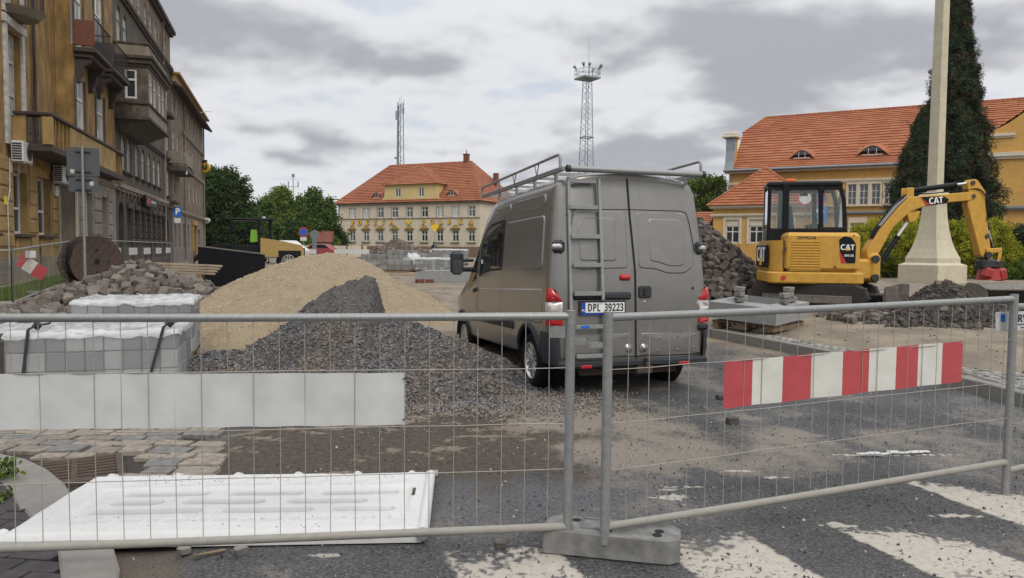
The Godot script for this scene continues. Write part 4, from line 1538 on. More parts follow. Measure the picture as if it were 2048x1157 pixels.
func ridge_tiles(st: SurfaceTool, a: Vector3, b: Vector3, r: float, col: Color) -> void:
	var n := maxi(2, int((b - a).length() / 0.4))
	for i in n:
		st.set_color(Color(col.r, col.g, col.b) * rng.randf_range(0.75, 1.1))
		cyl(st, a.lerp(b, float(i) / n), a.lerp(b, (i + 1.08) / n), r * 1.12, r * 0.92, 7)

func eyebrow(o: Node, at: Vector3, w: float, h: float, back: float, slope: float, col: Color) -> void:
	# a low arched roof window: tiled hood swept back into the roof, dark glazing with a white bar
	var st := S()
	var n := 14
	for i in n:
		for k in 3:
			var f := func(ii: int, kk: int) -> Vector3:
				var t := -1.0 + 2.0 * ii / n
				var y := h * pow(cos(t * PI / 2), 1.3) * (1.0 - 0.33 * kk) + 0.06 * cos(t * PI / 2)
				return at + Vector3(t * w * 0.5, y + back * slope * kk / 3.0, -back * kk / 3.0 + 0.1)
			var v := rng.randf_range(0.8, 1.1)
			st.set_color(Color(col.r * v, col.g * v, col.b * v))
			quad(st, f.call(i, k), f.call(i + 1, k), f.call(i + 1, k + 1), f.call(i, k + 1))
	put("dormer_hood", st, M.tile, o)
	st = S()
	var poly := PackedVector2Array()
	for i in n + 1:
		var t := -0.62 + 1.24 * i / n
		poly.append(Vector2(t * w * 0.5, h * pow(cos(t * PI / 2), 1.3)))
	prism(st, poly, -0.03, 0.03, Transform3D(Basis(), at))
	var g := put("dormer_window", st, M.pane, o)
	st = S()
	for sx in [-0.12, 0.12]: box(st, at + Vector3(sx * w, h * 0.42, 0.04), Vector3(0.04, h * 0.8, 0.03))
	box(st, at + Vector3(0, 0.03, 0.04), Vector3(w * 0.62, 0.06, 0.04))
	put("glazing_bar", st, M.frame_white, g)


# ---------- post office ----------
func build_post_office() -> void:
	var o := thing("post_office", "cream two-storey post office with red hipped tile roof and gold lettering", "building", Vector3(-24.47, 0.6, -105.0))
	o.basis = Basis(Vector3(0.8944, 0, 0.4472), Vector3.UP, Vector3(-0.4472, 0, 0.8944))
	var e := 22.7
	var col := Color(0.39, 0.135, 0.06)
	var up := []
	var lo := []
	for k in 9:
		var c := 2.42 + 2.385 * k
		up.append([c - 0.5, c + 0.5, 5.2, 6.63])
		lo.append([c - 0.5, c + 0.5, 2.0, 3.46])
	var st := S()
	wall(st, 0, e, 1.35, 7.2, up + lo, 0.0, 0.2)
	quad(st, Vector3(0, 1.35, -12), Vector3(0, 1.35, 0), Vector3(0, 7.2, 0), Vector3(0, 7.2, -12))
	quad(st, Vector3(e, 1.35, 0), Vector3(e, 1.35, -12), Vector3(e, 7.2, -12), Vector3(e, 7.2, 0))
	quad(st, Vector3(e, 1.35, -12), Vector3(0, 1.35, -12), Vector3(0, 7.2, -12), Vector3(e, 7.2, -12))
	put("wall", st, M.cream, o)
	st = S()
	box(st, Vector3(e / 2, 0.66, -6), Vector3(e + 0.12, 1.4, 12.12))
	put("plinth", st, M.plinth_brown, o)
	for w in up:
		window(o, opening(w, -0.14), 1.0, 1.43, 2, [0.66], M.frame_white, M.pane_curtain if rng.randf() < 0.35 else M.pane, 0.1)
	for w in lo:
		window(o, opening(w, -0.14), 1.0, 1.46, 2, [0.66], M.frame_white, M.pane, 0.1)
		st = S()
		box(st, Vector3((w[0] + w[1]) / 2, w[2] - 0.1, 0.08), Vector3(1.35, 0.18, 0.24), Basis(), 0.02)
		put("sill", st, M.stone_trim, o)
		st = S()
		box(st, Vector3((w[0] + w[1]) / 2, w[3] + 0.11, 0.06), Vector3(1.16, 0.2, 0.14), Basis(), 0.02)
		box(st, Vector3((w[0] + w[1]) / 2, w[3] + 0.26, 0.12), Vector3(1.5, 0.1, 0.28), Basis(), 0.02)
		var arch := PackedVector2Array()
		for i in 13: arch.append(Vector2(cos(PI * i / 12.0) * 0.46, sin(PI * i / 12.0) * 0.42))
		prism(st, arch, 0.0, 0.1, Transform3D(Basis(), Vector3((w[0] + w[1]) / 2, w[3] + 0.31, 0)), 0.02)
		put("window_head", st, M.gold_trim, o)
	st = S()
	for w in up:
		for sx in [-1, 1]: box(st, Vector3((w[0] + w[1]) / 2 + sx * 0.53, (w[2] + w[3]) / 2, 0.01), Vector3(0.06, 1.5, 0.04))
	put("window_trim", st, M.stone_trim, o)
	band(o, "string_course", M.stone_trim, 0, e, 5.08, 0.12, 0.0, 0.1, false)
	st = S()
	box(st, Vector3(e / 2, 7.08, -6), Vector3(e + 0.5, 0.26, 12.5), Basis(), 0.04)
	put("eaves", st, M.stone_trim, o)
	# main hipped roof
	var E0 := Vector3(-0.45, 7.2, 0.45)
	var E1 := Vector3(e + 0.45, 7.2, 0.45)
	var E2 := Vector3(e + 0.45, 7.2, -12.45)
	var E3 := Vector3(-0.45, 7.2, -12.45)
	var R0 := Vector3(4.5, 13.0, -6)
	var R1 := Vector3(18.1, 13.0, -6)
	st = S()
	tiles(st, E0, E1, R1, R0, 24, 0.09, 0.9, col)
	tiles(st, E1, E2, R1, R1, 26, 0.05, 0.9, col)
	tiles(st, E2, E3, R0, R1, 14, 0.05, 2.0, col)
	tiles(st, E3, E0, R0, R0, 26, 0.05, 0.9, col)
	for r in [[R0, R1], [E0, R0], [E1, R1]]: ridge_tiles(st, r[0], r[1], 0.1, col)
	var roof := put("roof", st, M.tile, o)
	st = S()
	box(st, Vector3(17.2, 13.2, -6), Vector3(0.65, 1.7, 0.65), Basis(), 0.03)
	box(st, Vector3(17.2, 14.0, -6), Vector3(0.75, 0.14, 0.75), Basis(), 0.03)
	cyl(st, Vector3(17.2, 14.0, -6), Vector3(17.2, 14.6, -6), 0.06, -1.0, 6)
	put("chimney", st, M.brick_red, roof)
	st = S()
	box(st, Vector3(21.0, 10.7, -7.5), Vector3(0.6, 1.5, 0.6), Basis(), 0.03)
	put("chimney", st, M.brick_red, roof)
	# the broad dormer
	var zd := 0.05
	var dw := [[9.7, 10.6, 7.9, 9.15], [13.4, 14.3, 7.9, 9.15]]
	st = S()
	wall(st, 8.0, 16.25, 7.45, 9.62, dw, zd, 0.15)
	prism(st, PackedVector2Array([Vector2(7.15, 7.45), Vector2(8.0, 7.45), Vector2(8.0, 9.6), Vector2(7.92, 8.3), Vector2(7.7, 7.8)]), zd - 0.2, zd)
	prism(st, PackedVector2Array([Vector2(17.1, 7.45), Vector2(16.55, 7.8), Vector2(16.33, 8.3), Vector2(16.25, 9.6), Vector2(16.25, 7.45)]), zd - 0.2, zd)
	quad(st, Vector3(8.0, 7.5, zd - 3), Vector3(8.0, 7.5, zd), Vector3(8.0, 9.6, zd), Vector3(8.0, 9.6, zd - 3))
	quad(st, Vector3(16.25, 7.5, zd), Vector3(16.25, 7.5, zd - 3), Vector3(16.25, 9.6, zd - 3), Vector3(16.25, 9.6, zd))
	put("dormer_wall", st, M.cream_yellow, o)
	for w in dw: window(o, opening(w, zd - 0.1), 0.9, 1.25, 2, [], M.frame_white, M.pane, 0.1)
	st = S()
	var D0 := Vector3(7.6, 9.58, zd + 0.35)
	var D1 := Vector3(16.6, 9.58, zd + 0.35)
	var AP := Vector3(12.1, 12.2, -2.3)
	var AQ := Vector3(12.1, 12.2, -5.2)
	tiles(st, D0, D1, AP, AP, 13, 0.05, 0.8, col)
	tiles(st, D1, Vector3(16.6, 9.58, -2.4), AQ, AP, 13, 0.05, 0.8, col)
	tiles(st, Vector3(7.6, 9.58, -2.4), D0, AP, AQ, 13, 0.05, 0.8, col)
	ridge_tiles(st, D0, AP, 0.09, col)
	ridge_tiles(st, D1, AP, 0.09, col)
	ridge_tiles(st, AP, AQ, 0.09, col)
	put("dormer_roof", st, M.tile, o)
	eyebrow(o, Vector3(6.3, 8.0, -0.4), 1.9, 0.62, 1.4, 0.62, col)
	eyebrow(o, Vector3(18.3, 8.0, -0.4), 1.9, 0.62, 1.4, 0.62, col)
	# lettering, one part for each letter
	var word := "POCZTA"
	for k in 6: letter(o, word[k], Vector3([2.61, 3.78, 5.13, 6.44, 7.75, 9.1][k], 4.34, 0.09))
	word = "POLSKA"
	for k in 6: letter(o, word[k], Vector3([14.27, 15.6, 16.97, 18.27, 19.9, 21.4][k], 4.36, 0.09))
	st = S()
	prism(st, PackedVector2Array([Vector2(-0.42, 0.62), Vector2(0, 0.1), Vector2(0.42, 0.62), Vector2(0.55, 0.3), Vector2(0.15, -0.05), Vector2(-0.15, -0.05), Vector2(-0.55, 0.3)]), 0.02, 0.12, Transform3D(Basis(), Vector3(11.85, 4.36, 0)))
	cyl(st, Vector3(11.85, 4.62, 0.02), Vector3(11.85, 4.62, 0.12), 0.13, -1.0, 12)
	put("emblem", st, M.letter_yellow, o)
	st = S()
	box(st, Vector3(1.05, 2.7, 0.03), Vector3(0.72, 0.36, 0.05))
	put("notice", st, M.sign_red, o)
	st = S()
	cyl(st, Vector3(0.1, 0, 0.1), Vector3(0.1, 7.0, 0.1), 0.07, -1.0, 6)
	put("downpipe", st, M.lead, o)
	st = S()
	quad(st, Vector3(-3.4, 3.2, -2.0), Vector3(-0.05, 3.2, -2.0), Vector3(-0.05, 4.75, -2.6), Vector3(-0.3, 4.75, -2.6))
	quad(st, Vector3(-3.4, 3.2, -2.0), Vector3(-0.3, 4.75, -2.6), Vector3(-0.05, 4.75, -5), Vector3(-3.4, 3.2, -5))
	box(st, Vector3(-1.7, 3.1, -3.5), Vector3(3.4, 0.12, 3.0))
	put("awning", st, M.frame_white, o)

func letter(o: Node, c: String, at: Vector3) -> void:
	var l := put("letter", text(c, 0.66, 0.1, serif), M.letter_red, o, Transform3D(Basis(), at + Vector3(0, 0.22, 0)))
	put("letter_face", text(c, 0.6, 0.03, serif), M.letter_yellow, l, Transform3D(Basis(), Vector3(0, 0, 0.07)))


# ---------- station ----------
func build_station() -> void:
	var o := thing("station", "long yellow station building with red tile roof and eyebrow dormers", "building", Vector3(20.18, 0.6, -70.0))
	var bs := Basis(Vector3(0.8753, 0, 0.4836), Vector3.UP, Vector3(-0.4836, 0, 0.8753))
	o.basis = bs
	var col := Color(0.42, 0.14, 0.056)
	var e := 30.0
	var tw := []
	for g in [10.2, 13.05, 15.9, 18.8]:
		for k in 3: tw.append([g + k * 0.93, g + k * 0.93 + 0.68, 5.2, 6.95])
	var lw := []
	for s in [7.0, 10.5, 13.6, 16.4]: lw.append([s, s + 1.1, 2.1, 3.6])
	var st := S()
	wall(st, 0, e, 0, 8.4, tw + lw, 0.0, 0.2)
	quad(st, Vector3(0, 0, -13), Vector3(0, 0, 0), Vector3(0, 8.4, 0), Vector3(0, 8.4, -13))
	quad(st, Vector3(e, 0, 0), Vector3(e, 0, -13), Vector3(e, 8.4, -13), Vector3(e, 8.4, 0))
	quad(st, Vector3(e, 0, -13), Vector3(0, 0, -13), Vector3(0, 8.4, -13), Vector3(e, 8.4, -13))
	put("wall", st, M.station_yellow, o)
	for w in tw:
		window(o, opening(w, -0.14), 0.68, 1.75, 2, [0.33, 0.66], M.frame_white, M.pane, 0.05)
		st = S()
		for sx in [0, 1]: box(st, Vector3(w[sx] + (0.06 if sx else -0.06), 6.07, 0.03), Vector3(0.12, 1.98, 0.08))
		box(st, Vector3((w[0] + w[1]) / 2, 7.05, 0.032), Vector3(0.93, 0.16, 0.09))
		put("surround", st, M.station_trim, o)
	for w in lw:
		window(o, opening(w, -0.14), 1.1, 1.5, 2, [0.62], M.frame_white, M.pane, 0.08)
		st = S()
		for sx in [0, 1]: box(st, Vector3(w[sx] + (0.09 if sx else -0.09), 3.1, 0.03), Vector3(0.18, 2.1, 0.08))
		box(st, Vector3((w[0] + w[1]) / 2, 3.87, 0.03), Vector3(1.1, 0.5, 0.07))
		put("surround", st, M.station_trim, o)
	band(o, "string_course", M.station_trim, -0.1, e, 7.35, 0.2, 0.0, 0.16)
	band(o, "string_course", M.lead, 6.0, e, 4.55, 0.16, 0.0, 0.3)
	st = S()
	box(st, Vector3(14, 5.1, 0.1), Vector3(17, 0.1, 0.3))
	put("window_ledge", st, M.station_trim, o)
	st = S()
	box(st, Vector3(e / 2, 8.38, 0.2), Vector3(e + 0.6, 0.22, 0.55), Basis(), 0.03)
	put("eaves", st, M.station_trim, o)
	st = S()
	cyl(st, Vector3(-0.4, 8.52, 0.58), Vector3(e, 8.52, 0.58), 0.13, -1.0, 8)
	cyl(st, Vector3(0.25, 0.2, 0.1), Vector3(0.25, 8.4, 0.1), 0.07, -1.0, 6)
	put("gutter", st, M.lead, o)
	# roof: lower slope slightly flared, half-hipped at the gable end
	st = S()
	var A := Vector3(0.2, 8.5, 0.55)
	var B := Vector3(e, 8.5, 0.55)
	var K0 := Vector3(0.35, 9.3, -0.35)
	var K1 := Vector3(e, 9.3, -0.35)
	var Q0 := Vector3(0.35, 12.6, -3.6)
	var P0 := Vector3(2.0, 14.35, -6.5)
	var P1 := Vector3(e, 14.35, -6.5)
	tiles(st, A, B, K1, K0, 4, 0.05, 0.8, col)
	tiles(st, K0, K1, Vector3(e, 12.6, -4.05), Vector3(0.35, 12.6, -4.05), 12, 0.07, 0.8, col)
	tiles(st, Vector3(0.35, 12.6, -4.05), Vector3(e, 12.6, -4.05), P1, P0, 8, 0.07, 0.8, col)
	tiles(st, Vector3(0.35, 12.6, -8.95), Vector3(0.35, 12.6, -4.05), P0, P0, 8, 0.07, 0.8, col)
	tiles(st, Vector3(e, 8.5, -13.5), Vector3(0.2, 8.5, -13.5), P0, P1, 12, 0.07, 3.0, col)
	ridge_tiles(st, P0, P1, 0.14, col)
	ridge_tiles(st, Vector3(0.35, 12.6, -4.05), P0, 0.13, col)
	var roof := put("roof", st, M.tile, o)
	eyebrow(o, Vector3(6.3, 9.45, -0.35), 2.2, 0.66, 1.6, 0.62, col)
	eyebrow(o, Vector3(12.0, 9.45, -0.35), 2.6, 0.74, 1.8, 0.62, col)
	# parapet of the gable end: a curved coping that ends in a small capped pier
	st = S()
	var cop := PackedVector2Array([Vector2(0.9, 8.4), Vector2(0.55, 9.4), Vector2(0.35, 10.4), Vector2(0.3, 11.6), Vector2(-0.7, 11.6), Vector2(-0.65, 10.2), Vector2(-0.9, 9.2), Vector2(-1.0, 8.4)])
	prism(st, cop, -0.45, 0.35, Transform3D(Basis(Vector3.BACK, Vector3.UP, Vector3.LEFT), Vector3(0, 0, -0.5)))
	put("gable_parapet", st, M.station_yellow, o)
	st = S()
	prism(st, PackedVector2Array([Vector2(0.95, 8.4), Vector2(0.6, 9.4), Vector2(0.4, 10.4), Vector2(0.35, 11.6), Vector2(0.3, 11.6), Vector2(0.35, 10.4), Vector2(0.55, 9.4), Vector2(0.9, 8.4)]), -0.47, 0.37, Transform3D(Basis(Vector3.BACK, Vector3.UP, Vector3.LEFT), Vector3(0, 0, -0.46)))
	put("gable_flashing", st, M.lead, o)
	st = S()
	box(st, Vector3(0.0, 11.75, -0.7), Vector3(1.4, 0.22, 1.7), Basis(), 0.05)
	box(st, Vector3(0.0, 12.0, -0.75), Vector3(1.1, 0.28, 1.4), Basis(), 0.05)
	put("pier_cap", st, M.station_trim, o)
	# gabled cross wing
	var wg := S()
	var gp2 := PackedVector2Array([Vector2(20.3, 0), Vector2(34, 0), Vector2(34, 10.5), Vector2(30.5, 11.4), Vector2(28.6, 14.2), Vector2(26.5, 15.0), Vector2(24.2, 14.0), Vector2(23.0, 12.6), Vector2(22.4, 11.7), Vector2(21.5, 11.0), Vector2(20.9, 10.65), Vector2(20.3, 10.45)])
	prism(wg, gp2, -0.4, 3.0)
	put("gable_wall", wg, M.station_yellow, o)
	band(o, "string_course", M.station_trim, 20.2, 34, 8.6, 0.3, 3.0, 0.3)
	band(o, "string_course", M.lead, 20.2, 34, 4.6, 0.2, 3.0, 0.4)
	band(o, "string_course", M.station_trim, 20.25, 21.9, 10.1, 0.2, 3.0, 0.2)
	st = S()
	tiles(st, Vector3(20.2, 10.3, 2.9), Vector3(20.2, 10.3, -6), Vector3(26.5, 14.9, -6), Vector3(26.5, 14.9, 2.9), 14, 0.07, 0.8, col)
	put("wing_roof", st, M.tile, roof)
	# front annex with a tented roof
	var ao := thing("station_annex", "low yellow annex with tented red tile roof in front of the station", "building", Vector3(16.63, 0.6, -62.0))
	ao.basis = bs
	var aw := [[1.05, 2.15, 1.75, 3.65], [2.95, 4.05, 1.75, 3.65], [5.2, 6.3, 1.75, 3.65]]
	st = S()
	wall(st, 0, 7.6, 0, 4.75, aw, 0.0, 0.2)
	quad(st, Vector3(0, 0, -8), Vector3(0, 0, 0), Vector3(0, 4.75, 0), Vector3(0, 4.75, -8))
	quad(st, Vector3(7.6, 0, 0), Vector3(7.6, 0, -8), Vector3(7.6, 4.75, -8), Vector3(7.6, 4.75, 0))
	put("wall", st, M.station_yellow, ao)
	for w in aw:
		window(ao, opening(w, -0.14), 1.1, 1.4, 2, [0.66], M.frame_white, M.pane, 0.09)
		st = S()
		box(st, Vector3((w[0] + w[1]) / 2, 3.4, -0.1), Vector3(1.08, 0.5, 0.1))
		for sx in [0, 1]: box(st, Vector3(w[sx] + (0.1 if sx else -0.1), 2.75, 0.03), Vector3(0.2, 2.2, 0.08))
		box(st, Vector3((w[0] + w[1]) / 2, 3.76, 0.03), Vector3(1.1, 0.2, 0.08))
		put("surround", st, M.station_trim, ao)
	band(ao, "string_course", M.station_trim, -0.2, 7.8, 4.05, 0.16, 0.0, 0.2)
	band(ao, "eaves", M.station_trim, -0.25, 7.85, 4.72, 0.16, 0.0, 0.4)
	st = S()
	var c0 := Vector3(-0.4, 4.8, 0.5)
	var c1 := Vector3(8.0, 4.8, 0.5)
	var ap := Vector3(3.5, 8.15, -3.2)
	tiles(st, c0, c1, ap, ap, 14, 0.07, 0.6, col)
	tiles(st, Vector3(-0.4, 4.8, -7), c0, ap, ap, 14, 0.07, 0.6, col)
	tiles(st, c1, Vector3(8.0, 4.8, -7), ap, ap, 14, 0.07, 0.6, col)
	ridge_tiles(st, c0, ap, 0.12, col)
	ridge_tiles(st, c1, ap, 0.12, col)
	put("roof", st, M.tile, ao)
	var sh := thing("shed", "small red-roofed shed beside the yellow station annex", "shed", Vector3(15.6, 0.6, -66.0))
	sh.basis = bs
	st = S()
	box(st, Vector3(0, 1.6, -2), Vector3(3.0, 3.2, 4.0))
	put("wall", st, M.plinth_brown, sh)
	st = S()
	tiles(st, Vector3(-1.8, 3.2, 0.3), Vector3(1.8, 3.2, 0.3), Vector3(1.8, 4.6, -2.2), Vector3(0.2, 4.6, -2.2), 8, 0.06, 0.6, col)
	tiles(st, Vector3(-1.8, 3.2, -4.3), Vector3(-1.8, 3.2, 0.3), Vector3(0.2, 4.6, -2.2), Vector3(0.2, 4.6, -2.2), 8, 0.06, 0.6, col)
	put("roof", st, M.tile, sh)


# ---------- things beyond the square ----------
func lattice(o: Node, called: String, m: Material, w0: float, w1: float, y0: float, y1: float, bays: int, legs := 4) -> void:
	var st := S()
	var pt := func(k: int, t: float) -> Vector3:
		var w := lerpf(w0, w1, t) * 0.5
		var a := TAU * k / legs + PI / 4
		return Vector3(cos(a) * w * 1.414, lerpf(y0, y1, t), sin(a) * w * 1.414)
	for k in legs: cyl(st, pt.call(k, 0.0), pt.call(k, 1.0), 0.07, 0.06, 5)
	for b in bays:
		var t0 := float(b) / bays
		var t1 := float(b + 1) / bays
		for k in legs:
			if b % 2: cyl(st, pt.call(k, t0), pt.call((k + 1) % legs, t1), 0.03, -1.0, 4, false)
			else: cyl(st, pt.call((k + 1) % legs, t0), pt.call(k, t1), 0.03, -1.0, 4, false)
	put(called, st, m, o)

func build_background() -> void:
	# radio mast behind the post office
	var a := thing("radio_mast", "slender grey lattice radio mast behind the post office", "mast", Vector3(-18.2, 0.6, -121.0), 0.4)
	lattice(a, "lattice", M.mast_steel, 1.1, 0.75, 0, 24.4, 30, 3)
	var st := S()
	cyl(st, Vector3(-0.45, 0, 0), Vector3(-0.3, 24.0, 0), 0.14, -1.0, 6)
	put("cable_run", st, M.mast_steel, a)
	st = S()
	for k in 5: cyl(st, Vector3(-0.5 + k * 0.25, 22.6 + (k % 2), 0.2 * (k % 3)), Vector3(-0.5 + k * 0.25, 24.6 + (k * 7 % 3) * 0.5, 0.2 * (k % 3)), 0.03, -1.0, 5)
	box(st, Vector3(0.45, 23.2, 0), Vector3(0.25, 0.9, 0.2))
	box(st, Vector3(-0.7, 22.4, 0), Vector3(0.2, 1.4, 0.2))
	box(st, Vector3(-0.75, 15.6, 0), Vector3(0.4, 0.3, 0.3))
	put("antenna", st, M.mast_steel, a)
	# floodlight tower
	var f := thing("floodlight_tower", "blue-grey railway floodlight tower with railed platform", "tower", Vector3(11.2, 0.6, -115.0), 0.5)
	lattice(f, "lattice", M.mast_steel, 2.2, 0.95, 0, 27.0, 34)
	st = S()
	box(st, Vector3(0, 27.2, 0), Vector3(2.9, 0.25, 2.9))
	put("platform", st, M.mast_steel, f)
	st = S()
	for y in [27.9, 28.5]:
		for k in 4:
			var p := Vector3(1.42, y, 1.42).rotated(Vector3.UP, PI / 2 * k)
			cyl(st, p, Vector3(1.42, y, 1.42).rotated(Vector3.UP, PI / 2 * (k + 1)), 0.035, -1.0, 4)
	for k in 4:
		for i in 4:
			var p := Vector3(1.42, 27.3, 1.42).rotated(Vector3.UP, PI / 2 * k).lerp(Vector3(1.42, 27.3, 1.42).rotated(Vector3.UP, PI / 2 * (k + 1)), i / 4.0)
			cyl(st, p, p + Vector3(0, 1.2, 0), 0.03, -1.0, 4)
	put("railing", st, M.mast_steel, f)
	for p in [[-1.5, 1.2], [-0.7, 1.5], [1.2, 1.4], [1.6, 0.6], [1.5, -0.9], [-1.4, -1.0]]:
		st = S()
		cyl(st, Vector3(p[0], 27.5, p[1]), Vector3(p[0], 28.7, p[1]), 0.04, -1.0, 5)
		cyl(st, Vector3(p[0], 28.7, p[1]), Vector3(p[0] * 1.2, 29.1, p[1] * 1.2), 0.14, 0.26, 10)
		put("floodlight", st, M.mast_steel, f)
	st = S()
	cyl(st, Vector3(0.2, 27, 0), Vector3(0.2, 33.4, 0), 0.04, 0.02, 5)
	put("lightning_rod", st, M.mast_steel, f)
	st = S()
	for k in 4: cyl(st, Vector3(0.75, 18.3, 0.75).rotated(Vector3.UP, PI / 2 * k), Vector3(0.75, 18.3, 0.75).rotated(Vector3.UP, PI / 2 * (k + 1)), 0.08, -1.0, 5)
	put("ring", st, M.mast_steel, f)
	# catenary gantry and a pole among the trees
	var g := thing("catenary_gantry", "dark steel railway gantry between the trees and the post office", "gantry", Vector3(-27.6, 0.6, -112.0), 0.1)
	st = S()
	box(st, Vector3(0, 4.2, 0), Vector3(0.35, 8.4, 0.35))
	box(st, Vector3(0, 8.3, 0), Vector3(9, 0.14, 0.3))
	box(st, Vector3(0, 7.4, 0), Vector3(9, 0.12, 0.3))
	for k in 10: box(st, Vector3(-4.5 + k, 7.85, 0), Vector3(0.08, 0.9, 0.08), Basis(Vector3.BACK, 0.5 if k % 2 else -0.5))
	put("frame", st, M.steel_dark, g)
	var pl := thing("antenna_pole", "thin pole with small aerials above the trees", "pole", Vector3(-29.5, 0.6, -100.5))
	st = S()
	cyl(st, Vector3.ZERO, Vector3(0, 10.6, 0), 0.08, 0.05, 6)
	box(st, Vector3(0, 9.2, 0), Vector3(1.4, 0.06, 0.06))
	for sx in [-0.65, 0.65]: box(st, Vector3(sx, 9.5, 0), Vector3(0.12, 0.8, 0.12))
	box(st, Vector3(0, 10.7, 0), Vector3(0.3, 0.4, 0.3))
	put("pole", st, M.mast_steel, pl)
	# low sheds and wall at the end of the square
	var sh := thing("long_shed", "low shed with rusty red roof in front of the trees", "shed", Vector3(-25.2, 0.6, -88.0), 0.15)
	st = S()
	box(st, Vector3(0, 0.9, 0), Vector3(7.6, 1.8, 4))
	put("wall", st, M.grey_render, sh)
	st = S()
	prism(st, PackedVector2Array([Vector2(2.4, 1.7), Vector2(-2.4, 1.7), Vector2(-0.6, 3.0), Vector2(0.6, 3.0)]), -4.0, 4.0, Transform3D(Basis(Vector3.BACK, Vector3.UP, Vector3.LEFT), Vector3.ZERO))
	put("roof", st, M.roof_rust, sh)
	st = S()
	box(st, Vector3(-3.2, 0.95, 2.05), Vector3(2.2, 1.5, 0.06))
	put("door", st, M.sign_grey, sh)
	var wl := thing("boundary_wall", "low cream wall with dark posts before the rusty shed", "wall", Vector3(-22.0, 0.6, -84.0), 0.12)
	st = S()
	box(st, Vector3(0, 0.65, 0), Vector3(11, 1.3, 0.3))
	put("panel", st, M.cream, wl)
	for k in 7:
		st = S()
		box(st, Vector3(-5.2 + k * 1.7, 0.7, 0.12), Vector3(0.18, 1.42, 0.2))
		put("post", st, M.plinth_brown, wl)
	road_sign_far()
	# parked red car
	var car := thing("parked_car", "small red car parked by the cream wall", "car", Vector3(-21.0, 0.6, -80.0), 1.5)
	car_shape(car, M.car_red)
	var car2 := thing("parked_car", "white car half hidden behind the sand heap", "car", Vector3(-15.2, 0.6, -47.5), 1.4)
	car_shape(car2, M.frame_white)
	person("dark-clothed pedestrian standing before the post office wall", Vector3(-8.1, 0.6, -77.0), 0.4)
	person("dark-clothed pedestrian walking past the cream wall", Vector3(-20.6, 0.6, -66.0), 1.4)

func car_shape(o: Node3D, m: Material) -> void:
	var st := S()
	var side := rpoly([Vector2(-2.05, 0.35), Vector2(2.05, 0.35), Vector2(2.1, 0.75), Vector2(1.95, 0.92), Vector2(0.95, 1.0), Vector2(0.3, 1.45), Vector2(-1.2, 1.48), Vector2(-1.85, 1.0), Vector2(-2.1, 0.9)], 0.12, 3)
	prism(st, side, -0.85, 0.85, Transform3D(Basis(Vector3.FORWARD, Vector3.UP, Vector3.RIGHT), Vector3.ZERO), 0.1)
	put("body", st, m, o)
	st = S()
	prism(st, rpoly([Vector2(-1.6, 1.0), Vector2(0.8, 1.0), Vector2(0.22, 1.38), Vector2(-1.15, 1.4)], 0.05), -0.855, 0.855, Transform3D(Basis(Vector3.FORWARD, Vector3.UP, Vector3.RIGHT), Vector3.ZERO))
	put("window", st, M.glass_dark, o)
	for sx in [-0.8, 0.8]:
		for sz in [-1.25, 1.3]:
			st = S()
			cyl(st, Vector3(sx - 0.1, 0.3, sz), Vector3(sx + 0.1, 0.3, sz), 0.3, -1.0, 16)
			put("wheel", st, M.rubber, o)

func person(label: String, at: Vector3, turn: float) -> void:
	var o := thing("person", label, "person", at, turn)
	var st := S()
	var legs := [[0.1, 0.05], [0.1, -0.05]]
	lathe(st, [Vector2(0.001, 0.0), Vector2(0.1, 0.0), Vector2(0.11, 0.45), Vector2(0.17, 0.9), Vector2(0.18, 1.0), Vector2(0.17, 1.15), Vector2(0.22, 1.38), Vector2(0.16, 1.46), Vector2(0.06, 1.5), Vector2(0.06, 1.54), Vector2(0.1, 1.6), Vector2(0.105, 1.68), Vector2(0.07, 1.76), Vector2(0.001, 1.78)], 12, Transform3D(Basis.from_scale(Vector3(1.1, 1, 0.75)), Vector3.ZERO))
	for sx in [-1, 1]: tube(st, arc_pts([Vector3(sx * 0.22, 1.36, 0), Vector3(sx * 0.27, 1.08, 0.02), Vector3(sx * 0.24, 0.82, 0.08)], 0.1), 0.05, 7)
	put("body", st, M.cloth_dark, o)

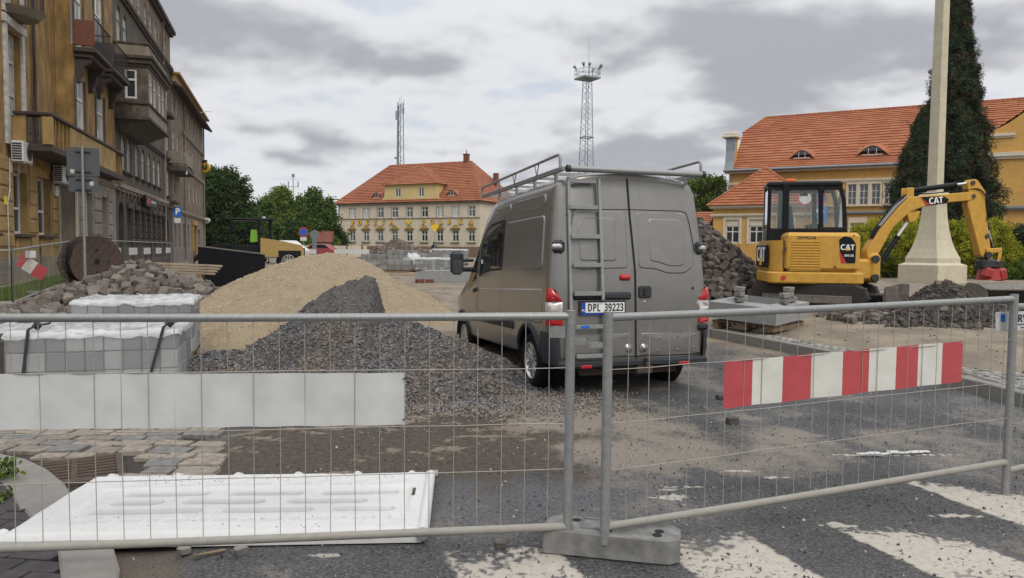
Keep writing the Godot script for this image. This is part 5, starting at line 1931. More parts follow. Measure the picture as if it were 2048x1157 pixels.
func road_sign_far() -> void:
	var a := thing("road_sign", "round no-stopping sign before the rusty shed", "sign", Vector3(-19.6, 0.6, -70.0))
	var st := S()
	cyl(st, Vector3.ZERO, Vector3(0, 2.6, 0), 0.05, -1.0, 6)
	put("pole", st, M.mast_steel, a)
	st = S()
	cyl(st, Vector3(0, 2.5, 0.04), Vector3(0, 2.5, 0.08), 0.45, -1.0, 20)
	put("disc", st, M.sign_red, a)
	st = S()
	cyl(st, Vector3(0, 2.5, 0.082), Vector3(0, 2.5, 0.09), 0.35, -1.0, 20)
	put("field", st, M.sign_blue, a)
	st = S()
	box(st, Vector3(0, 1.85, 0.06), Vector3(0.6, 0.35, 0.04))
	put("plate", st, M.frame_white, a)
	var b := thing("road_sign", "grey back of a round sign on a broad post behind the sand heap", "sign", Vector3(-14.6, 0.6, -55.0))
	st = S()
	box(st, Vector3(0, 1.0, 0), Vector3(0.3, 2.0, 0.12))
	put("post", st, M.lead, b)
	st = S()
	cyl(st, Vector3(0, 2.0, -0.03), Vector3(0, 2.0, 0.03), 0.33, -1.0, 20)
	put("disc", st, M.lead, b)
	var c := thing("road_sign", "yellow give-way triangle on a thin pole before the post office", "sign", Vector3(-7.9, 0.6, -76.0))
	st = S()
	cyl(st, Vector3.ZERO, Vector3(0, 3.4, 0), 0.04, -1.0, 6)
	put("pole", st, M.mast_steel, c)
	st = S()
	prism(st, rpoly([Vector2(-0.45, 3.5), Vector2(0, 2.65), Vector2(0.45, 3.5)], 0.06), 0.03, 0.06)
	put("triangle", st, M.sign_yellow, c)
	# parking sign in the tenement street
	var p := thing("road_sign", "blue parking sign on a pole before the brown tenement", "sign", Vector3(-20.2, 0.6, -45.0), 0.55)
	st = S()
	cyl(st, Vector3.ZERO, Vector3(0, 3.5, 0), 0.04, -1.0, 8)
	put("pole", st, M.mast_steel, p)
	st = S()
	box(st, Vector3(0, 3.1, 0.05), Vector3(0.42, 0.6, 0.02), Basis(), 0.006)
	put("plate", st, M.sign_blue, p)
	put("letter", text("P", 0.36, 0.008), M.logo_white, p, Transform3D(Basis(), Vector3(0, 3.14, 0.066)))
	st = S()
	box(st, Vector3(0, 2.58, 0.05), Vector3(0.36, 0.3, 0.02), Basis(), 0.006)
	put("plate", st, M.frame_white, p)

# ---------- plants ----------
func clump_mesh(key: String, n: int, spread: float, lw: float, ll: float, flat := 0.0) -> Mesh:
	if CACHE.has(key): return CACHE[key]
	var st := S()
	for i in n:
		var dir := Vector3(rng.randfn(), rng.randfn() * (1.0 - flat * 0.5), rng.randfn()).normalized()
		var c := dir * spread * sqrt(rng.randf())
		var b := rand_basis()
		var l := ll * rng.randf_range(0.6, 1.2)
		var w := lw * rng.randf_range(0.7, 1.2)
		var v := rng.randf_range(0.65, 1.3)
		st.set_color(Color(v, v * rng.randf_range(0.92, 1.06), v * 0.95))
		var q := [c + b * Vector3(0, 0, 0), c + b * Vector3(w * 0.5, 0.02, l * 0.45), c + b * Vector3(0, 0.05 * l, l), c + b * Vector3(-w * 0.5, 0.02, l * 0.45)]
		quad(st, q[0], q[1], q[2], q[3])
	CACHE[key] = mesh_of(st)
	return CACHE[key]

func crown(o: Node, called: String, lobes: Array, n: int, mesh: Mesh, m: Material, sc: float, shell := 0.55) -> void:
	var xfs := []
	var cols := []
	var tot := 0.0
	for l in lobes: tot += l[3] * l[4]
	for l in lobes:
		var k := int(n * l[3] * l[4] / tot)
		for i in k:
			var d := Vector3(rng.randfn(), rng.randfn(), rng.randfn()).normalized()
			var r := pow(rng.randf_range(shell * shell * shell, 1.0), 1.0 / 3.0)
			var bump := 1.0 + 0.5 * nz.get_noise_3d(d.x * 2.2 + l[0], d.y * 2.2 + l[1], d.z * 2.2)
			var p := Vector3(l[0] + d.x * l[3] * r * bump, l[1] + d.y * l[4] * r * bump, l[2] + d.z * l[3] * r * bump)
			xfs.append(Transform3D(rand_basis() * Basis.from_scale(Vector3.ONE * sc * rng.randf_range(0.6, 1.25)), p))
			var v := rng.randf_range(0.75, 1.25)
			cols.append(Color(v, v, v * rng.randf_range(0.8, 1.1)))
	scatter(called, mesh, m, xfs, o, cols)

func tree(label: String, at: Vector3, h: float, lobes: Array, n: int, m: Material, sc := 1.0, category := "tree", called := "deciduous_tree", group := "trees behind the square") -> Node3D:
	var o := thing(called, label, category, at, 0.0, group)
	var st := S()
	cyl(st, Vector3(0, -0.2, 0), Vector3(0.1, h * 0.45, 0), h * 0.028 + 0.05, h * 0.018, 8)
	for l in lobes:
		cyl(st, Vector3(0.05, h * 0.25, 0), Vector3(l[0], l[1] + l[4] * 0.4, l[2]), h * 0.013 + 0.02, 0.02, 6)
	put("trunk", st, M.bark, o)
	crown(o, "crown", lobes, n, clump_mesh("broad", 16, 0.42, 0.2, 0.26), m, sc)
	return o

func build_trees() -> void:
	tree("tall dark maple beside the end of the tenement row", Vector3(-28.6, 0.6, -74), 8.6, [[-1.6, 4.6, 0, 2.6, 2.6], [0.4, 6.4, 0.2, 2.1, 2.2], [-1.5, 7.2, -0.4, 1.7, 1.5], [1.5, 4.0, 0.4, 2.0, 2.0], [0.6, 2.4, 0.8, 1.9, 1.5], [-2.2, 2.6, 0.6, 1.9, 1.6]], 3400, M.leaf_dark)
	tree("small slim tree between the tall maple and the round pale tree", Vector3(-28.0, 0.6, -83), 6.3, [[0, 3.6, 0, 1.5, 1.8], [0.4, 5.2, 0, 0.9, 1.2], [-0.9, 2.6, 0.3, 1.4, 1.4], [1.1, 2.4, 0, 1.4, 1.5]], 1500, M.leaf_mid)
	tree("round pale green lime tree among the darker trees", Vector3(-27.8, 0.6, -88), 8.2, [[0, 5.4, 0, 1.8, 1.8], [0.5, 6.9, 0, 1.2, 1.2], [-1.0, 4.2, 0.2, 1.6, 1.6], [1.2, 3.6, 0.4, 1.7, 1.7]], 2000, M.leaf_light)
	tree("broad green tree with an upright leading shoot near the post office", Vector3(-24.6, 0.6, -90), 8.6, [[-0.6, 5.2, 0, 2.0, 1.9], [0.7, 6.6, 0, 1.0, 1.5], [1.9, 4.4, 0.3, 1.5, 1.8], [0, 3.2, 0.8, 2.4, 1.6], [2.5, 6.0, 0, 0.55, 1.0]], 2400, M.leaf_mid)
	tree("low dark tree beside the post office awning", Vector3(-22.6, 0.6, -92), 4.6, [[0, 2.6, 0, 1.5, 1.7], [1.0, 1.8, 0.2, 1.3, 1.3], [-1.2, 2.0, 0.2, 1.4, 1.4]], 1300, M.leaf_dark)
	tree("light-leaved bush under the post office awning", Vector3(-21.9, 0.6, -89.5), 3.0, [[0, 1.7, 0, 0.9, 0.8], [0.5, 1.1, 0.2, 0.8, 0.7]], 500, M.leaf_light, 0.8, "bush", "bush")
	var k := 0
	for p in [[-30.5, -80, 3.2], [-27.4, -78, 3.6], [-25.6, -86.5, 4.4], [-28.8, -86, 4.6], [-31.5, -77, 3.8], [-24.0, -93, 4.6], [-33.0, -88, 6.5]]:
		tree("dense dark undergrowth tree filling in below the taller crowns", Vector3(p[0], 0.6, p[1]), p[2], [[0, p[2] * 0.5, 0, 1.9, p[2] * 0.45], [1.2, p[2] * 0.35, 0.4, 1.5, p[2] * 0.32], [-1.3, p[2] * 0.4, 0.2, 1.5, p[2] * 0.35]], 1300, M.leaf_dark if k % 3 else M.leaf_mid, 1.0, "tree", "undergrowth_tree", "undergrowth below the tall trees")
		k += 1
	tree("young green bush growing against the rusty shed", Vector3(-23.4, 0.6, -84.8), 2.4, [[0, 1.2, 0, 0.9, 1.1], [0.2, 2.0, 0, 0.5, 0.6]], 420, M.leaf_light, 0.7, "bush", "bush")
	tree("airy light green tree beside the station's gable end", Vector3(20.6, 0.6, -80), 10.4, [[0.6, 8.0, 0, 1.7, 1.0], [-1.1, 8.0, 0, 1.2, 0.7], [0.3, 6.2, 0.2, 2.0, 1.1], [-0.6, 4.4, 0.4, 2.0, 1.1], [1.4, 5.0, 0, 1.5, 1.2], [-1.7, 6.0, 0, 0.8, 0.6]], 1500, M.leaf_light)
	for s in [[-70, -150, 9], [-62, -160, 10], [-52, -158, 8], [-44, -165, 9], [-80, -140, 11], [16, -180, 7], [24, -175, 8], [34, -190, 8], [60, -150, 10], [75, -140, 11]]:
		tree("distant dark tree on the skyline far behind the square", Vector3(s[0], 0.6, s[1]), s[2], [[0, s[2] * 0.6, 0, 3.4, s[2] * 0.38], [2.4, s[2] * 0.42, 0, 2.8, s[2] * 0.34], [-2.5, s[2] * 0.45, 0, 2.8, s[2] * 0.34]], 500, M.leaf_dark, 2.0, "tree", "distant_tree", "distant trees on the skyline")
	# big cypress before the station
	cypress("tall dark false cypress with a pointed top before the station", Vector3(25.7, 0.6, -44.0), [[0.0, 0.0, 2.4], [0.12, 0, 2.5], [0.3, 0.0, 2.1], [0.45, 0.0, 1.6], [0.6, 0.05, 1.15], [0.72, 0.0, 0.8], [0.85, 0.1, 0.5], [0.95, 0.0, 0.22], [1.0, 0.0, 0.03]], 17.6, 15000)
	cypress("shorter dark false cypress leaning on the tall one", Vector3(23.5, 0.6, -43.4), [[0.0, 0.0, 1.8], [0.2, 0, 1.8], [0.5, 0.05, 1.35], [0.75, 0.1, 0.9], [0.92, 0.1, 0.4], [1.0, 0.15, 0.03]], 9.0, 5500)
	for s in [["golden-leaved shrub between the excavator and the cream column", 15.7, -31.5, 1.5, 2.4], ["golden-leaved shrub close behind the base of the cream column", 17.4, -32.5, 1.3, 2.7], ["golden-leaved shrub behind the excavator's arm", 19.5, -31.5, 1.35, 2.6]]:
		var o := thing("golden_shrub", s[0], "shrub", Vector3(s[1], 0.6, s[2]), 0.0, "golden shrubs round the column")
		var st := S()
		for i in 9: cyl(st, Vector3(0, 0, 0), Vector3(rng.randf_range(-0.8, 0.8), s[4] * 0.8, rng.randf_range(-0.6, 0.6)), 0.03, 0.008, 5)
		put("stems", st, M.bark, o)
		crown(o, "foliage", [[0, s[4] * 0.55, 0, s[3], s[4] * 0.45], [s[3] * 0.6, s[4] * 0.35, 0.2, s[3] * 0.7, s[4] * 0.35], [-s[3] * 0.6, s[4] * 0.4, 0.1, s[3] * 0.75, s[4] * 0.38]], 2600, clump_mesh("small", 18, 0.14, 0.05, 0.085), M.leaf_yellow, 1.0, 0.7)
		crown(o, "inner_foliage", [[0, s[4] * 0.45, 0, s[3] * 0.85, s[4] * 0.38]], 900, clump_mesh("small", 18, 0.14, 0.05, 0.085), M.leaf_mid, 1.2, 0.2)
	var h := thing("juniper_bed", "low spreading bright green juniper behind the bucket", "shrub", Vector3(22.3, 0.6, -31.5))
	var hs := S()
	for i in 6: cyl(hs, Vector3(0, 0, 0), Vector3(rng.randf_range(-2, 2), 0.5, rng.randf_range(-0.8, 0.8)), 0.03, 0.01, 5)
	put("stems", hs, M.bark, h)
	crown(h, "foliage", [[-1.2, 0.55, 0, 1.3, 0.5], [0.3, 0.7, 0.2, 1.4, 0.55], [1.8, 0.6, 0, 1.4, 0.5], [-0.4, 0.4, 0.9, 1.5, 0.35], [-2.0, 0.3, 0.6, 1.0, 0.3]], 3200, clump_mesh("spray", 14, 0.16, 0.03, 0.16, 0.8), M.leaf_hedge, 1.0, 0.6)
	var c := thing("round_conifer", "dark green rounded conifer beyond the juniper bed", "shrub", Vector3(25.6, 0.6, -36.5))
	hs = S()
	cyl(hs, Vector3(0, 0, 0), Vector3(0, 1.6, 0), 0.1, 0.03, 6)
	put("trunk", hs, M.bark, c)
	crown(c, "foliage", [[0, 1.3, 0, 1.5, 1.25], [1.2, 1.1, 0.2, 1.2, 1.0]], 2600, clump_mesh("spray", 14, 0.16, 0.03, 0.16, 0.8), M.leaf_conifer, 1.2, 0.6)
	# weeds
	weed("green weed growing in the corner of the dark pavers", Vector3(-3.45, 0.02, -4.98), 0.11, 34)
	weed("small weed in a joint of the dark pavers", Vector3(-3.2, 0.01, -4.6), 0.05, 14)
	var g := thing("grass_verge", "thin strip of grass along the foot of the ochre tenement", "grass", Vector3.ZERO)
	var xfs := []
	for i in 2600:
		var s := rng.randf_range(17.0, 26.0)
		var z := rng.randf_range(0.0, 1.1)
		var p := Vector3(-7.25, 0, 0) + Vector3(-0.288, 0, -0.9576) * s + Vector3(0.9576, 0, -0.288) * z
		xfs.append(Transform3D(Basis(Vector3.UP, rng.randf() * TAU) * Basis(Vector3.RIGHT, rng.randf_range(-0.5, 0.5)) * Basis.from_scale(Vector3.ONE * rng.randf_range(0.6, 1.4)), Vector3(p.x, gh(p.x, p.z), p.z)))
	var bl := S()
	for i in 5:
		bl.set_color(Color(1, 1, 1) * rng.randf_range(0.7, 1.3))
		var a := Vector3(rng.randf_range(-0.04, 0.04), 0, rng.randf_range(-0.04, 0.04))
		tri(bl, a, a + Vector3(0.012, 0, 0), a + Vector3(rng.randf_range(-0.04, 0.04), rng.randf_range(0.08, 0.16), 0.02))
	scatter("blades", mesh_of(bl), M.grass, xfs, g)
	tag(g, "", "", "", "stuff")

func weed(label: String, at: Vector3, r: float, n: int) -> void:
	var o := thing("weed", label, "weed", at)
	var st := S()
	for i in 6: cyl(st, Vector3.ZERO, Vector3(rng.randf_range(-r, r) * 0.6, r * 1.0, rng.randf_range(-r, r) * 0.6), 0.003, 0.001, 4)
	put("stems", st, M.leaf_mid, o)
	crown(o, "leaves", [[0, r * 0.7, 0, r, r * 0.7]], n, clump_mesh("weedleaf", 7, 0.03, 0.016, 0.03), M.leaf_light, 1.0, 0.2)

func cypress(label: String, at: Vector3, prof: Array, h: float, n: int) -> void:
	var o := thing("false_cypress", label, "conifer", at, 0.0, "dark cypresses before the station")
	var st := S()
	cyl(st, Vector3(0, -0.2, 0), Vector3(0, h * 0.97, 0), 0.28, 0.02, 8)
	for i in 40:
		var y := h * rng.randf_range(0.08, 0.9)
		var a := rng.randf() * TAU
		cyl(st, Vector3(0, y, 0), Vector3(cos(a) * 1.4, y + 0.9, sin(a) * 1.4) * Vector3(1.0 - y / h * 0.5, 1, 1.0 - y / h * 0.5), 0.05, 0.01, 5)
	put("trunk", st, M.bark, o)
	var lists := [[], []]
	var cols := [[], []]
	for i in n:
		var t := pow(rng.randf(), 1.25)
		var r := 0.0
		var cx := 0.0
		for k in prof.size() - 1:
			if t >= prof[k][0] and t <= prof[k + 1][0]:
				var f: float = (t - prof[k][0]) / (prof[k + 1][0] - prof[k][0])
				r = lerpf(prof[k][2], prof[k + 1][2], f)
				cx = lerpf(prof[k][1], prof[k + 1][1], f)
		var a := rng.randf() * TAU
		# boughs: the outline swells and shrinks with height and direction, leaving gaps between them
		var bough := nz.get_noise_3d(cos(a) * 1.9, t * h * 0.8, sin(a) * 1.9)
		r *= 1.0 + 0.62 * bough
		var q := r * sqrt(rng.randf_range(0.35, 1.0))
		var p := Vector3(cx + cos(a) * q, t * h + 0.2, sin(a) * q)
		var out := Vector3(cos(a), 0.75, sin(a)).normalized()
		var b := Basis.looking_at(-out, Vector3.UP) * Basis(Vector3.BACK, rng.randf() * TAU)
		var w := 1 if rng.randf() < 0.16 + 0.3 * clampf(-bough, 0.0, 1.0) else 0
		lists[w].append(Transform3D(b * Basis.from_scale(Vector3.ONE * rng.randf_range(0.7, 1.3) * (0.42 + 0.32 * (1.0 - t))), p))
		var v := rng.randf_range(0.7, 1.3)
		cols[w].append(Color(v, v, v))
	var m := clump_mesh("cypress", 22, 0.3, 0.07, 0.36, 0.2)
	scatter("foliage", m, M.leaf_conifer, lists[0], o, cols[0])
	scatter("dry_foliage", m, M.leaf_brown, lists[1], o, cols[1])


# ---------- the monument column ----------
func build_monument() -> void:
	var o := thing("column_monument", "tall cream concrete column on a flared square pedestal", "monument", Vector3(15.0, 0.6, -26.6), 0.436)
	var st := S()
	var sq := func(y: float, w: float) -> Array: return [Vector3(-w, y, w), Vector3(w, y, w), Vector3(w, y, -w), Vector3(-w, y, -w)]
	var prof := [[-0.1, 0.77], [0.62, 0.77], [0.7, 0.62], [0.86, 0.62], [0.98, 0.57], [1.2, 0.49], [1.5, 0.41], [1.9, 0.345], [2.3, 0.3], [2.7, 0.275], [2.85, 0.275]]
	for k in prof.size() - 1:
		var a: Array = sq.call(prof[k][0], prof[k][1])
		var b: Array = sq.call(prof[k + 1][0], prof[k + 1][1])
		for i in 4: quad(st, a[i], a[(i + 1) % 4], b[(i + 1) % 4], b[i])
	put("pedestal", st, M.column_cream, o)
	st = S()
	var pr2 := [[2.82, 0.27], [2.88, 0.35], [2.98, 0.375], [3.08, 0.375], [3.18, 0.3], [3.2, 0.2]]
	for k in pr2.size() - 1:
		var a: Array = sq.call(pr2[k][0], pr2[k][1])
		var b: Array = sq.call(pr2[k + 1][0], pr2[k + 1][1])
		for i in 4: quad(st, a[i], a[(i + 1) % 4], b[(i + 1) % 4], b[i])
	put("collar", st, M.column_cream, o)
	st = S()
	var a4: Array = sq.call(3.15, 0.185)
	var b4: Array = sq.call(15.0, 0.145)
	for i in 4: quad(st, a4[i], a4[(i + 1) % 4], b4[(i + 1) % 4], b4[i])
	quad(st, b4[0], b4[1], b4[2], b4[3])
	put("shaft", st, M.column_cream, o)
	var l := thing("street_lamp", "green street lamp half hidden behind the cream column", "lamp", Vector3(19.2, 0.6, -33.6))
	st = S()
	cyl(st, Vector3.ZERO, Vector3(0, 8.9, 0), 0.07, 0.05, 8)
	put("pole", st, M.mast_steel, l)
	st = S()
	lathe(st, [Vector2(0.05, 8.7), Vector2(0.1, 8.85), Vector2(0.38, 9.1), Vector2(0.4, 9.18), Vector2(0.2, 9.32), Vector2(0.02, 9.36)], 18, Transform3D(Basis(), Vector3(-0.35, 0, 0)))
	cyl(st, Vector3(-0.35, 8.35, 0), Vector3(-0.35, 8.72, 0), 0.1, 0.06, 8)
	cyl(st, Vector3(0, 8.6, 0), Vector3(-0.35, 8.8, 0), 0.03, -1.0, 6)
	put("lantern", st, M.mast_steel, l)

# ---------- heaps ----------
func heap_mesh(c: Vector2, rx: float, rz: float, step: float, f: Callable) -> SurfaceTool:
	var st := S()
	st.set_smooth_group(0)
	var nx := int(rx * 2 / step)
	var nzz := int(rz * 2 / step)
	var g := []
	for j in nzz + 1:
		var row := []
		for i in nx + 1:
			var x := c.x - rx + 2 * rx * i / nx
			var z := c.y - rz + 2 * rz * j / nzz
			row.append(Vector3(x - c.x, gh(x, z) + maxf(f.call(x, z), -0.06) - gh(c.x, c.y), z - c.y))
		g.append(row)
	for j in nzz:
		for i in nx:
			if maxf(maxf(f.call(g[j][i].x + c.x, g[j][i].z + c.y), f.call(g[j + 1][i + 1].x + c.x, g[j + 1][i + 1].z + c.y)), maxf(f.call(g[j][i + 1].x + c.x, g[j][i + 1].z + c.y), f.call(g[j + 1][i].x + c.x, g[j + 1][i].z + c.y))) > -0.05:
				quad(st, g[j][i], g[j + 1][i], g[j + 1][i + 1], g[j][i + 1])
	return st

func heap(called: String, label: String, category: String, c: Vector2, rx: float, rz: float, step: float, f: Callable, m: Material) -> Node3D:
	var o := thing(called, label, category, Vector3(c.x, gh(c.x, c.y), c.y))
	put("core", heap_mesh(c, rx, rz, step, f), m, o)
	return o

func cone(x: float, z: float, cx: float, cz: float, rx: float, rz: float, h: float) -> float:
	var d := sqrt(pow((x - cx) / rx, 2) + pow((z - cz) / rz, 2))
	return h * (1.0 - d)

func pebble(key: String, n: int) -> Array:
	var out := []
	for k in n:
		var st := S()
		var p := []
		var q := Vector3(1.0, rng.randf_range(0.5, 0.8), rng.randf_range(0.65, 1.0))
		for i in 6:
			var v: Vector3 = [Vector3.RIGHT, Vector3.BACK, Vector3.LEFT, Vector3.FORWARD, Vector3.UP, Vector3.DOWN][i] * 0.5
			p.append((v + Vector3(rng.randf_range(-0.2, 0.2), rng.randf_range(-0.2, 0.2), rng.randf_range(-0.2, 0.2))) * q)
		for i in 4:
			var j := (i + 1) % 4
			var mid: Vector3 = (p[i] + p[j]).normalized() * 0.5 * q.length() / 1.5
			for t in [4, 5]:
				otri(st, p[i], mid, p[t], Vector3.ZERO)
				otri(st, mid, p[j], p[t], Vector3.ZERO)
		out.append(mesh_of(st))
	CACHE[key] = out
	return out

func stones_on(o: Node3D, f: Callable, c: Vector2, rx: float, rz: float, size: float, n_part: int, n_stuff: int, called: String, mats: Array, gap: float, sink := 0.25) -> void:
	var ms: Array = CACHE["hewn"]
	var pos := []
	var tries := 0
	var grid := {}
	while pos.size() < n_part + n_stuff and tries < 30000:
		tries += 1
		var x := c.x + rng.randf_range(-rx, rx)
		var z := c.y + rng.randf_range(-rz, rz)
		var h: float = f.call(x, z)
		if h < -0.02: continue
		var key := Vector2i(int(floor(x / gap)), int(floor(z / gap)))
		var ok := true
		for dx in [-1, 0, 1]:
			for dz in [-1, 0, 1]:
				for q in grid.get(key + Vector2i(dx, dz), []):
					if Vector2(q.x - x, q.z - z).length() < gap: ok = false
		if not ok: continue
		var p := Vector3(x, gh(x, z) + h + size * (0.5 - sink) * rng.randf_range(0.6, 1.1), z)
		if not grid.has(key): grid[key] = []
		grid[key].append(p)
		pos.append(p)
	# those that show largest first: near ones on the side towards the street
	var lf := f
	pos.sort_custom(func(a, b): return a.z + a.y * 0.8 > b.z + b.y * 0.8)
	var rest := []
	for i in pos.size():
		var sc := size * rng.randf_range(0.8, 1.15)
		var xf := Transform3D(rand_basis() * Basis.from_scale(Vector3(sc * rng.randf_range(0.9, 1.2), sc * rng.randf_range(0.8, 1.0), sc)), pos[i] - o.position)
		if i < n_part: put(called, ms[rng.randi() % ms.size()], M[mats[rng.randi() % mats.size()]], o, xf)
		else: rest.append(xf)
	if rest: scatter("rest_of_stones", ms[0], M[mats[0]], rest, o)

func gravel_col(a: Color, v: float) -> Color:
	var k := rng.randf_range(1.0 - v, 1.0 + v)
	return Color(a.r * k, a.g * k * rng.randf_range(0.96, 1.03), a.b * k * rng.randf_range(0.94, 1.06))

func build_heaps() -> void:
	stone_mesh("hewn", Vector3(1, 1, 1), 0.09, 0.1, 9)
	var pb := pebble("peb", 6)
	# sand
	var sf := func(x: float, z: float) -> float:
		var d := sqrt(pow((x + 3.72) / (2.95 if x < -3.72 else 2.45), 2) + pow((z + 15.0) / (3.9 if z > -15.0 else 3.0), 2))
		var h := 1.36 * (1.0 - pow(d, 1.12)) - 0.12 * exp(-d * d * 60.0)
		return h + nz.get_noise_2d(x * 0.8, z * 0.8) * 0.14 * clampf(d * 2.0, 0.0, 1.0) + 0.05 * nz.get_noise_2d(atan2(z + 15.0, x + 3.72) * 2.6, d * 0.7) * clampf(d * 1.5, 0.0, 1.0) + nz.get_noise_2d(x * 3.0 + 7, z * 3.0) * 0.025 + nz.get_noise_2d(x * 9.0, z * 9.0) * 0.012
	var so := heap("sand_heap", "big heap of coarse yellow sand behind the gravel", "sand", Vector2(-3.72, -14.8), 3.4, 4.4, 0.06, sf, M.sand)
	var xfs := []
	for i in 16000:
		var x := -3.72 + rng.randf_range(-2.9, 2.7)
		var z := -15.0 + rng.randf_range(-1.0, 3.9)
		var h: float = sf.call(x, z)
		if h > -0.03: xfs.append(Transform3D(rand_basis() * Basis.from_scale(Vector3.ONE * rng.randf_range(0.012, 0.04)), gp(x, z, h) - so.position))
	scatter("lumps", pb[0], M.sand_grit, xfs, so)
	# gravel: a dug-into cone with an undercut crest, thin tail along the road
	var gf := func(x: float, z: float) -> float:
		var a := cone(x, z, -1.4, -9.1, 1.7, 1.5, 0.74)
		var px := x + 1.86
		var pk := 1.36 - 0.1 * exp(-px * px * 40.0) - absf(px) * (0.72 if px < 0.0 else 0.35 + smoothstep(0.1, 0.24, px) * 3.2) - absf(z + 9.45) * 0.95
		var t := cone(x, z, -3.5, -8.95, 1.3, 1.0, 0.26)
		var h := maxf(a, maxf(pk, t))
		h = h + 0.12 * exp(-pow((a - pk) * 4.0, 2.0)) * smoothstep(0.0, 0.4, h)
		return h + nz.get_noise_2d(x * 1.4, z * 1.4) * 0.09 + nz.get_noise_2d(x * 6.0, z * 6.0) * 0.03
	var go := heap("gravel_heap", "heap of dark crushed gravel beside the van", "gravel", Vector2(-1.9, -9.1), 3.0, 2.2, 0.05, gf, M.gravel_core)
	for k in 3:
		var xf := []
		var co := []
		for i in 12500:
			var x := -1.9 + rng.randf_range(-3.0, 2.2)
			var z := -9.1 + rng.randf_range(-1.2, 1.9)
			var h: float = gf.call(x, z)
			if h < -0.03 and rng.randf() < clampf((-h - 0.03) * 6.0, 0.0, 1.0): continue
			# the crest is fresh damp grit, the foot coarse and washed
			var crest := smoothstep(0.55, 1.0, h)
			var s := rng.randf_range(0.018, 0.048) * (1.0 - 0.45 * crest)
			xf.append(Transform3D(rand_basis() * Basis.from_scale(Vector3.ONE * s), gp(x, z, maxf(h, 0.0) + s * 0.2) - go.position))
			var warm := nz.get_noise_2d(x * 0.9 + 30, z * 0.9)
			co.append(gravel_col(Color(0.155, 0.152, 0.152).lerp(Color(0.20, 0.165, 0.135), clampf(0.45 + warm * 1.6, 0, 1)).lerp(Color(0.24, 0.235, 0.235), 0.25 * rng.randf()), 0.55))
		scatter("stones", pb[k], M.gravel, xf, go, co)
	# cobbles by the tenement side
	var cf := func(x: float, z: float) -> float:
		return maxf(cone(x, z, -7.9, -15.7, 2.3, 1.9, 0.86), cone(x, z, -6.9, -15.9, 1.25, 1.3, 0.42)) + nz.get_noise_2d(x * 1.3, z * 1.3) * 0.1
	var co := heap("cobble_heap", "heap of dusty grey hewn cobbles beside the cable drum", "cobbles", Vector2(-7.5, -15.8), 3.2, 2.6, 0.1, cf, M.dirt)
	stones_on(co, cf, Vector2(-7.9, -15.5), 2.9, 2.3, 0.19, 300, 160, "cobble", ["cobble_a", "cobble_a", "cobble_b", "cobble_c"], 0.155)
	var lf := func(x: float, z: float) -> float: return cone(x, z, -8.6, -12.6, 3.2, 1.6, 0.28) + nz.get_noise_2d(x * 1.3, z * 1.3) * 0.05
	var lo := heap("cobble_heap", "low spread of tumbled cobbles behind the wrapped pallets", "cobbles", Vector2(-8.6, -12.6), 3.4, 1.8, 0.12, lf, M.dirt)
	stones_on(lo, lf, Vector2(-8.4, -12.5), 3.0, 1.5, 0.2, 190, 0, "cobble", ["cobble_a", "cobble_c", "cobble_a", "cobble_b"], 0.19)
	# cobbles beyond the van
	var rf := func(x: float, z: float) -> float: return maxf(cone(x, z, 4.2, -18.2, 2.35, 2.6, 1.98), cone(x, z, 3.4, -18.4, 2.4, 2.4, 1.8)) + nz.get_noise_2d(x * 1.1, z * 1.1) * 0.1
	var ro := heap("cobble_heap", "tall heap of dark old cobbles between the van and the excavator", "cobbles", Vector2(3.9, -18.2), 3.0, 3.0, 0.12, rf, M.soil)
	stones_on(ro, rf, Vector2(4.6, -17.2), 2.4, 2.0, 0.165, 300, 260, "cobble", ["cobble_b", "cobble_d", "cobble_b", "cobble_a"], 0.125)
	# broken soil and stone before the excavator
	var bf := func(x: float, z: float) -> float:
		return maxf(cone(x, z, 7.85, -13.5, 0.95, 0.95, 0.7), cone(x, z, 7.9, -13.2, 2.1, 1.15, 0.36)) + nz.get_noise_2d(x * 2.2, z * 2.2) * 0.11 + nz.get_noise_2d(x * 7.0, z * 7.0) * 0.04
	var bo := heap("rubble_heap", "heap of dark soil and broken stone below the excavator's bucket", "rubble", Vector2(7.7, -13.2), 2.5, 1.7, 0.07, bf, M.soil)
	stones_on(bo, bf, Vector2(7.5, -12.6), 2.2, 0.9, 0.11, 110, 0, "stone", ["cobble_d", "cobble_d", "cobble_a", "cobble_d"], 0.16, 0.45)
	var x2 := []
	var c2 := []
	for i in 11000:
		var x := 7.7 + rng.randf_range(-2.3, 2.3)
		var z := -13.2 + rng.randf_range(-0.9, 1.4)
		var h: float = bf.call(x, z)
		if h < -0.02: continue
		x2.append(Transform3D(rand_basis() * Basis.from_scale(Vector3.ONE * rng.randf_range(0.015, 0.07)), gp(x, z, h) - bo.position))
		c2.append(gravel_col(Color(0.10, 0.085, 0.072), 0.6))
	scatter("clods", pb[3], M.gravel, x2, bo, c2)
	# far rubble before the post office
	var ff := func(x: float, z: float) -> float: return maxf(cone(x, z, -9.4, -60.5, 3.1, 3.0, 1.95), cone(x, z, -8.2, -60.0, 4.0, 3.0, 1.2)) + nz.get_noise_2d(x * 0.8, z * 0.8) * 0.3
	var fo := heap("rubble_heap", "far heap of brownish broken stone before the post office", "rubble", Vector2(-9.0, -60.2), 5.0, 4.0, 0.25, ff, M.cobble_b)
	var x3 := []
	var c3 := []
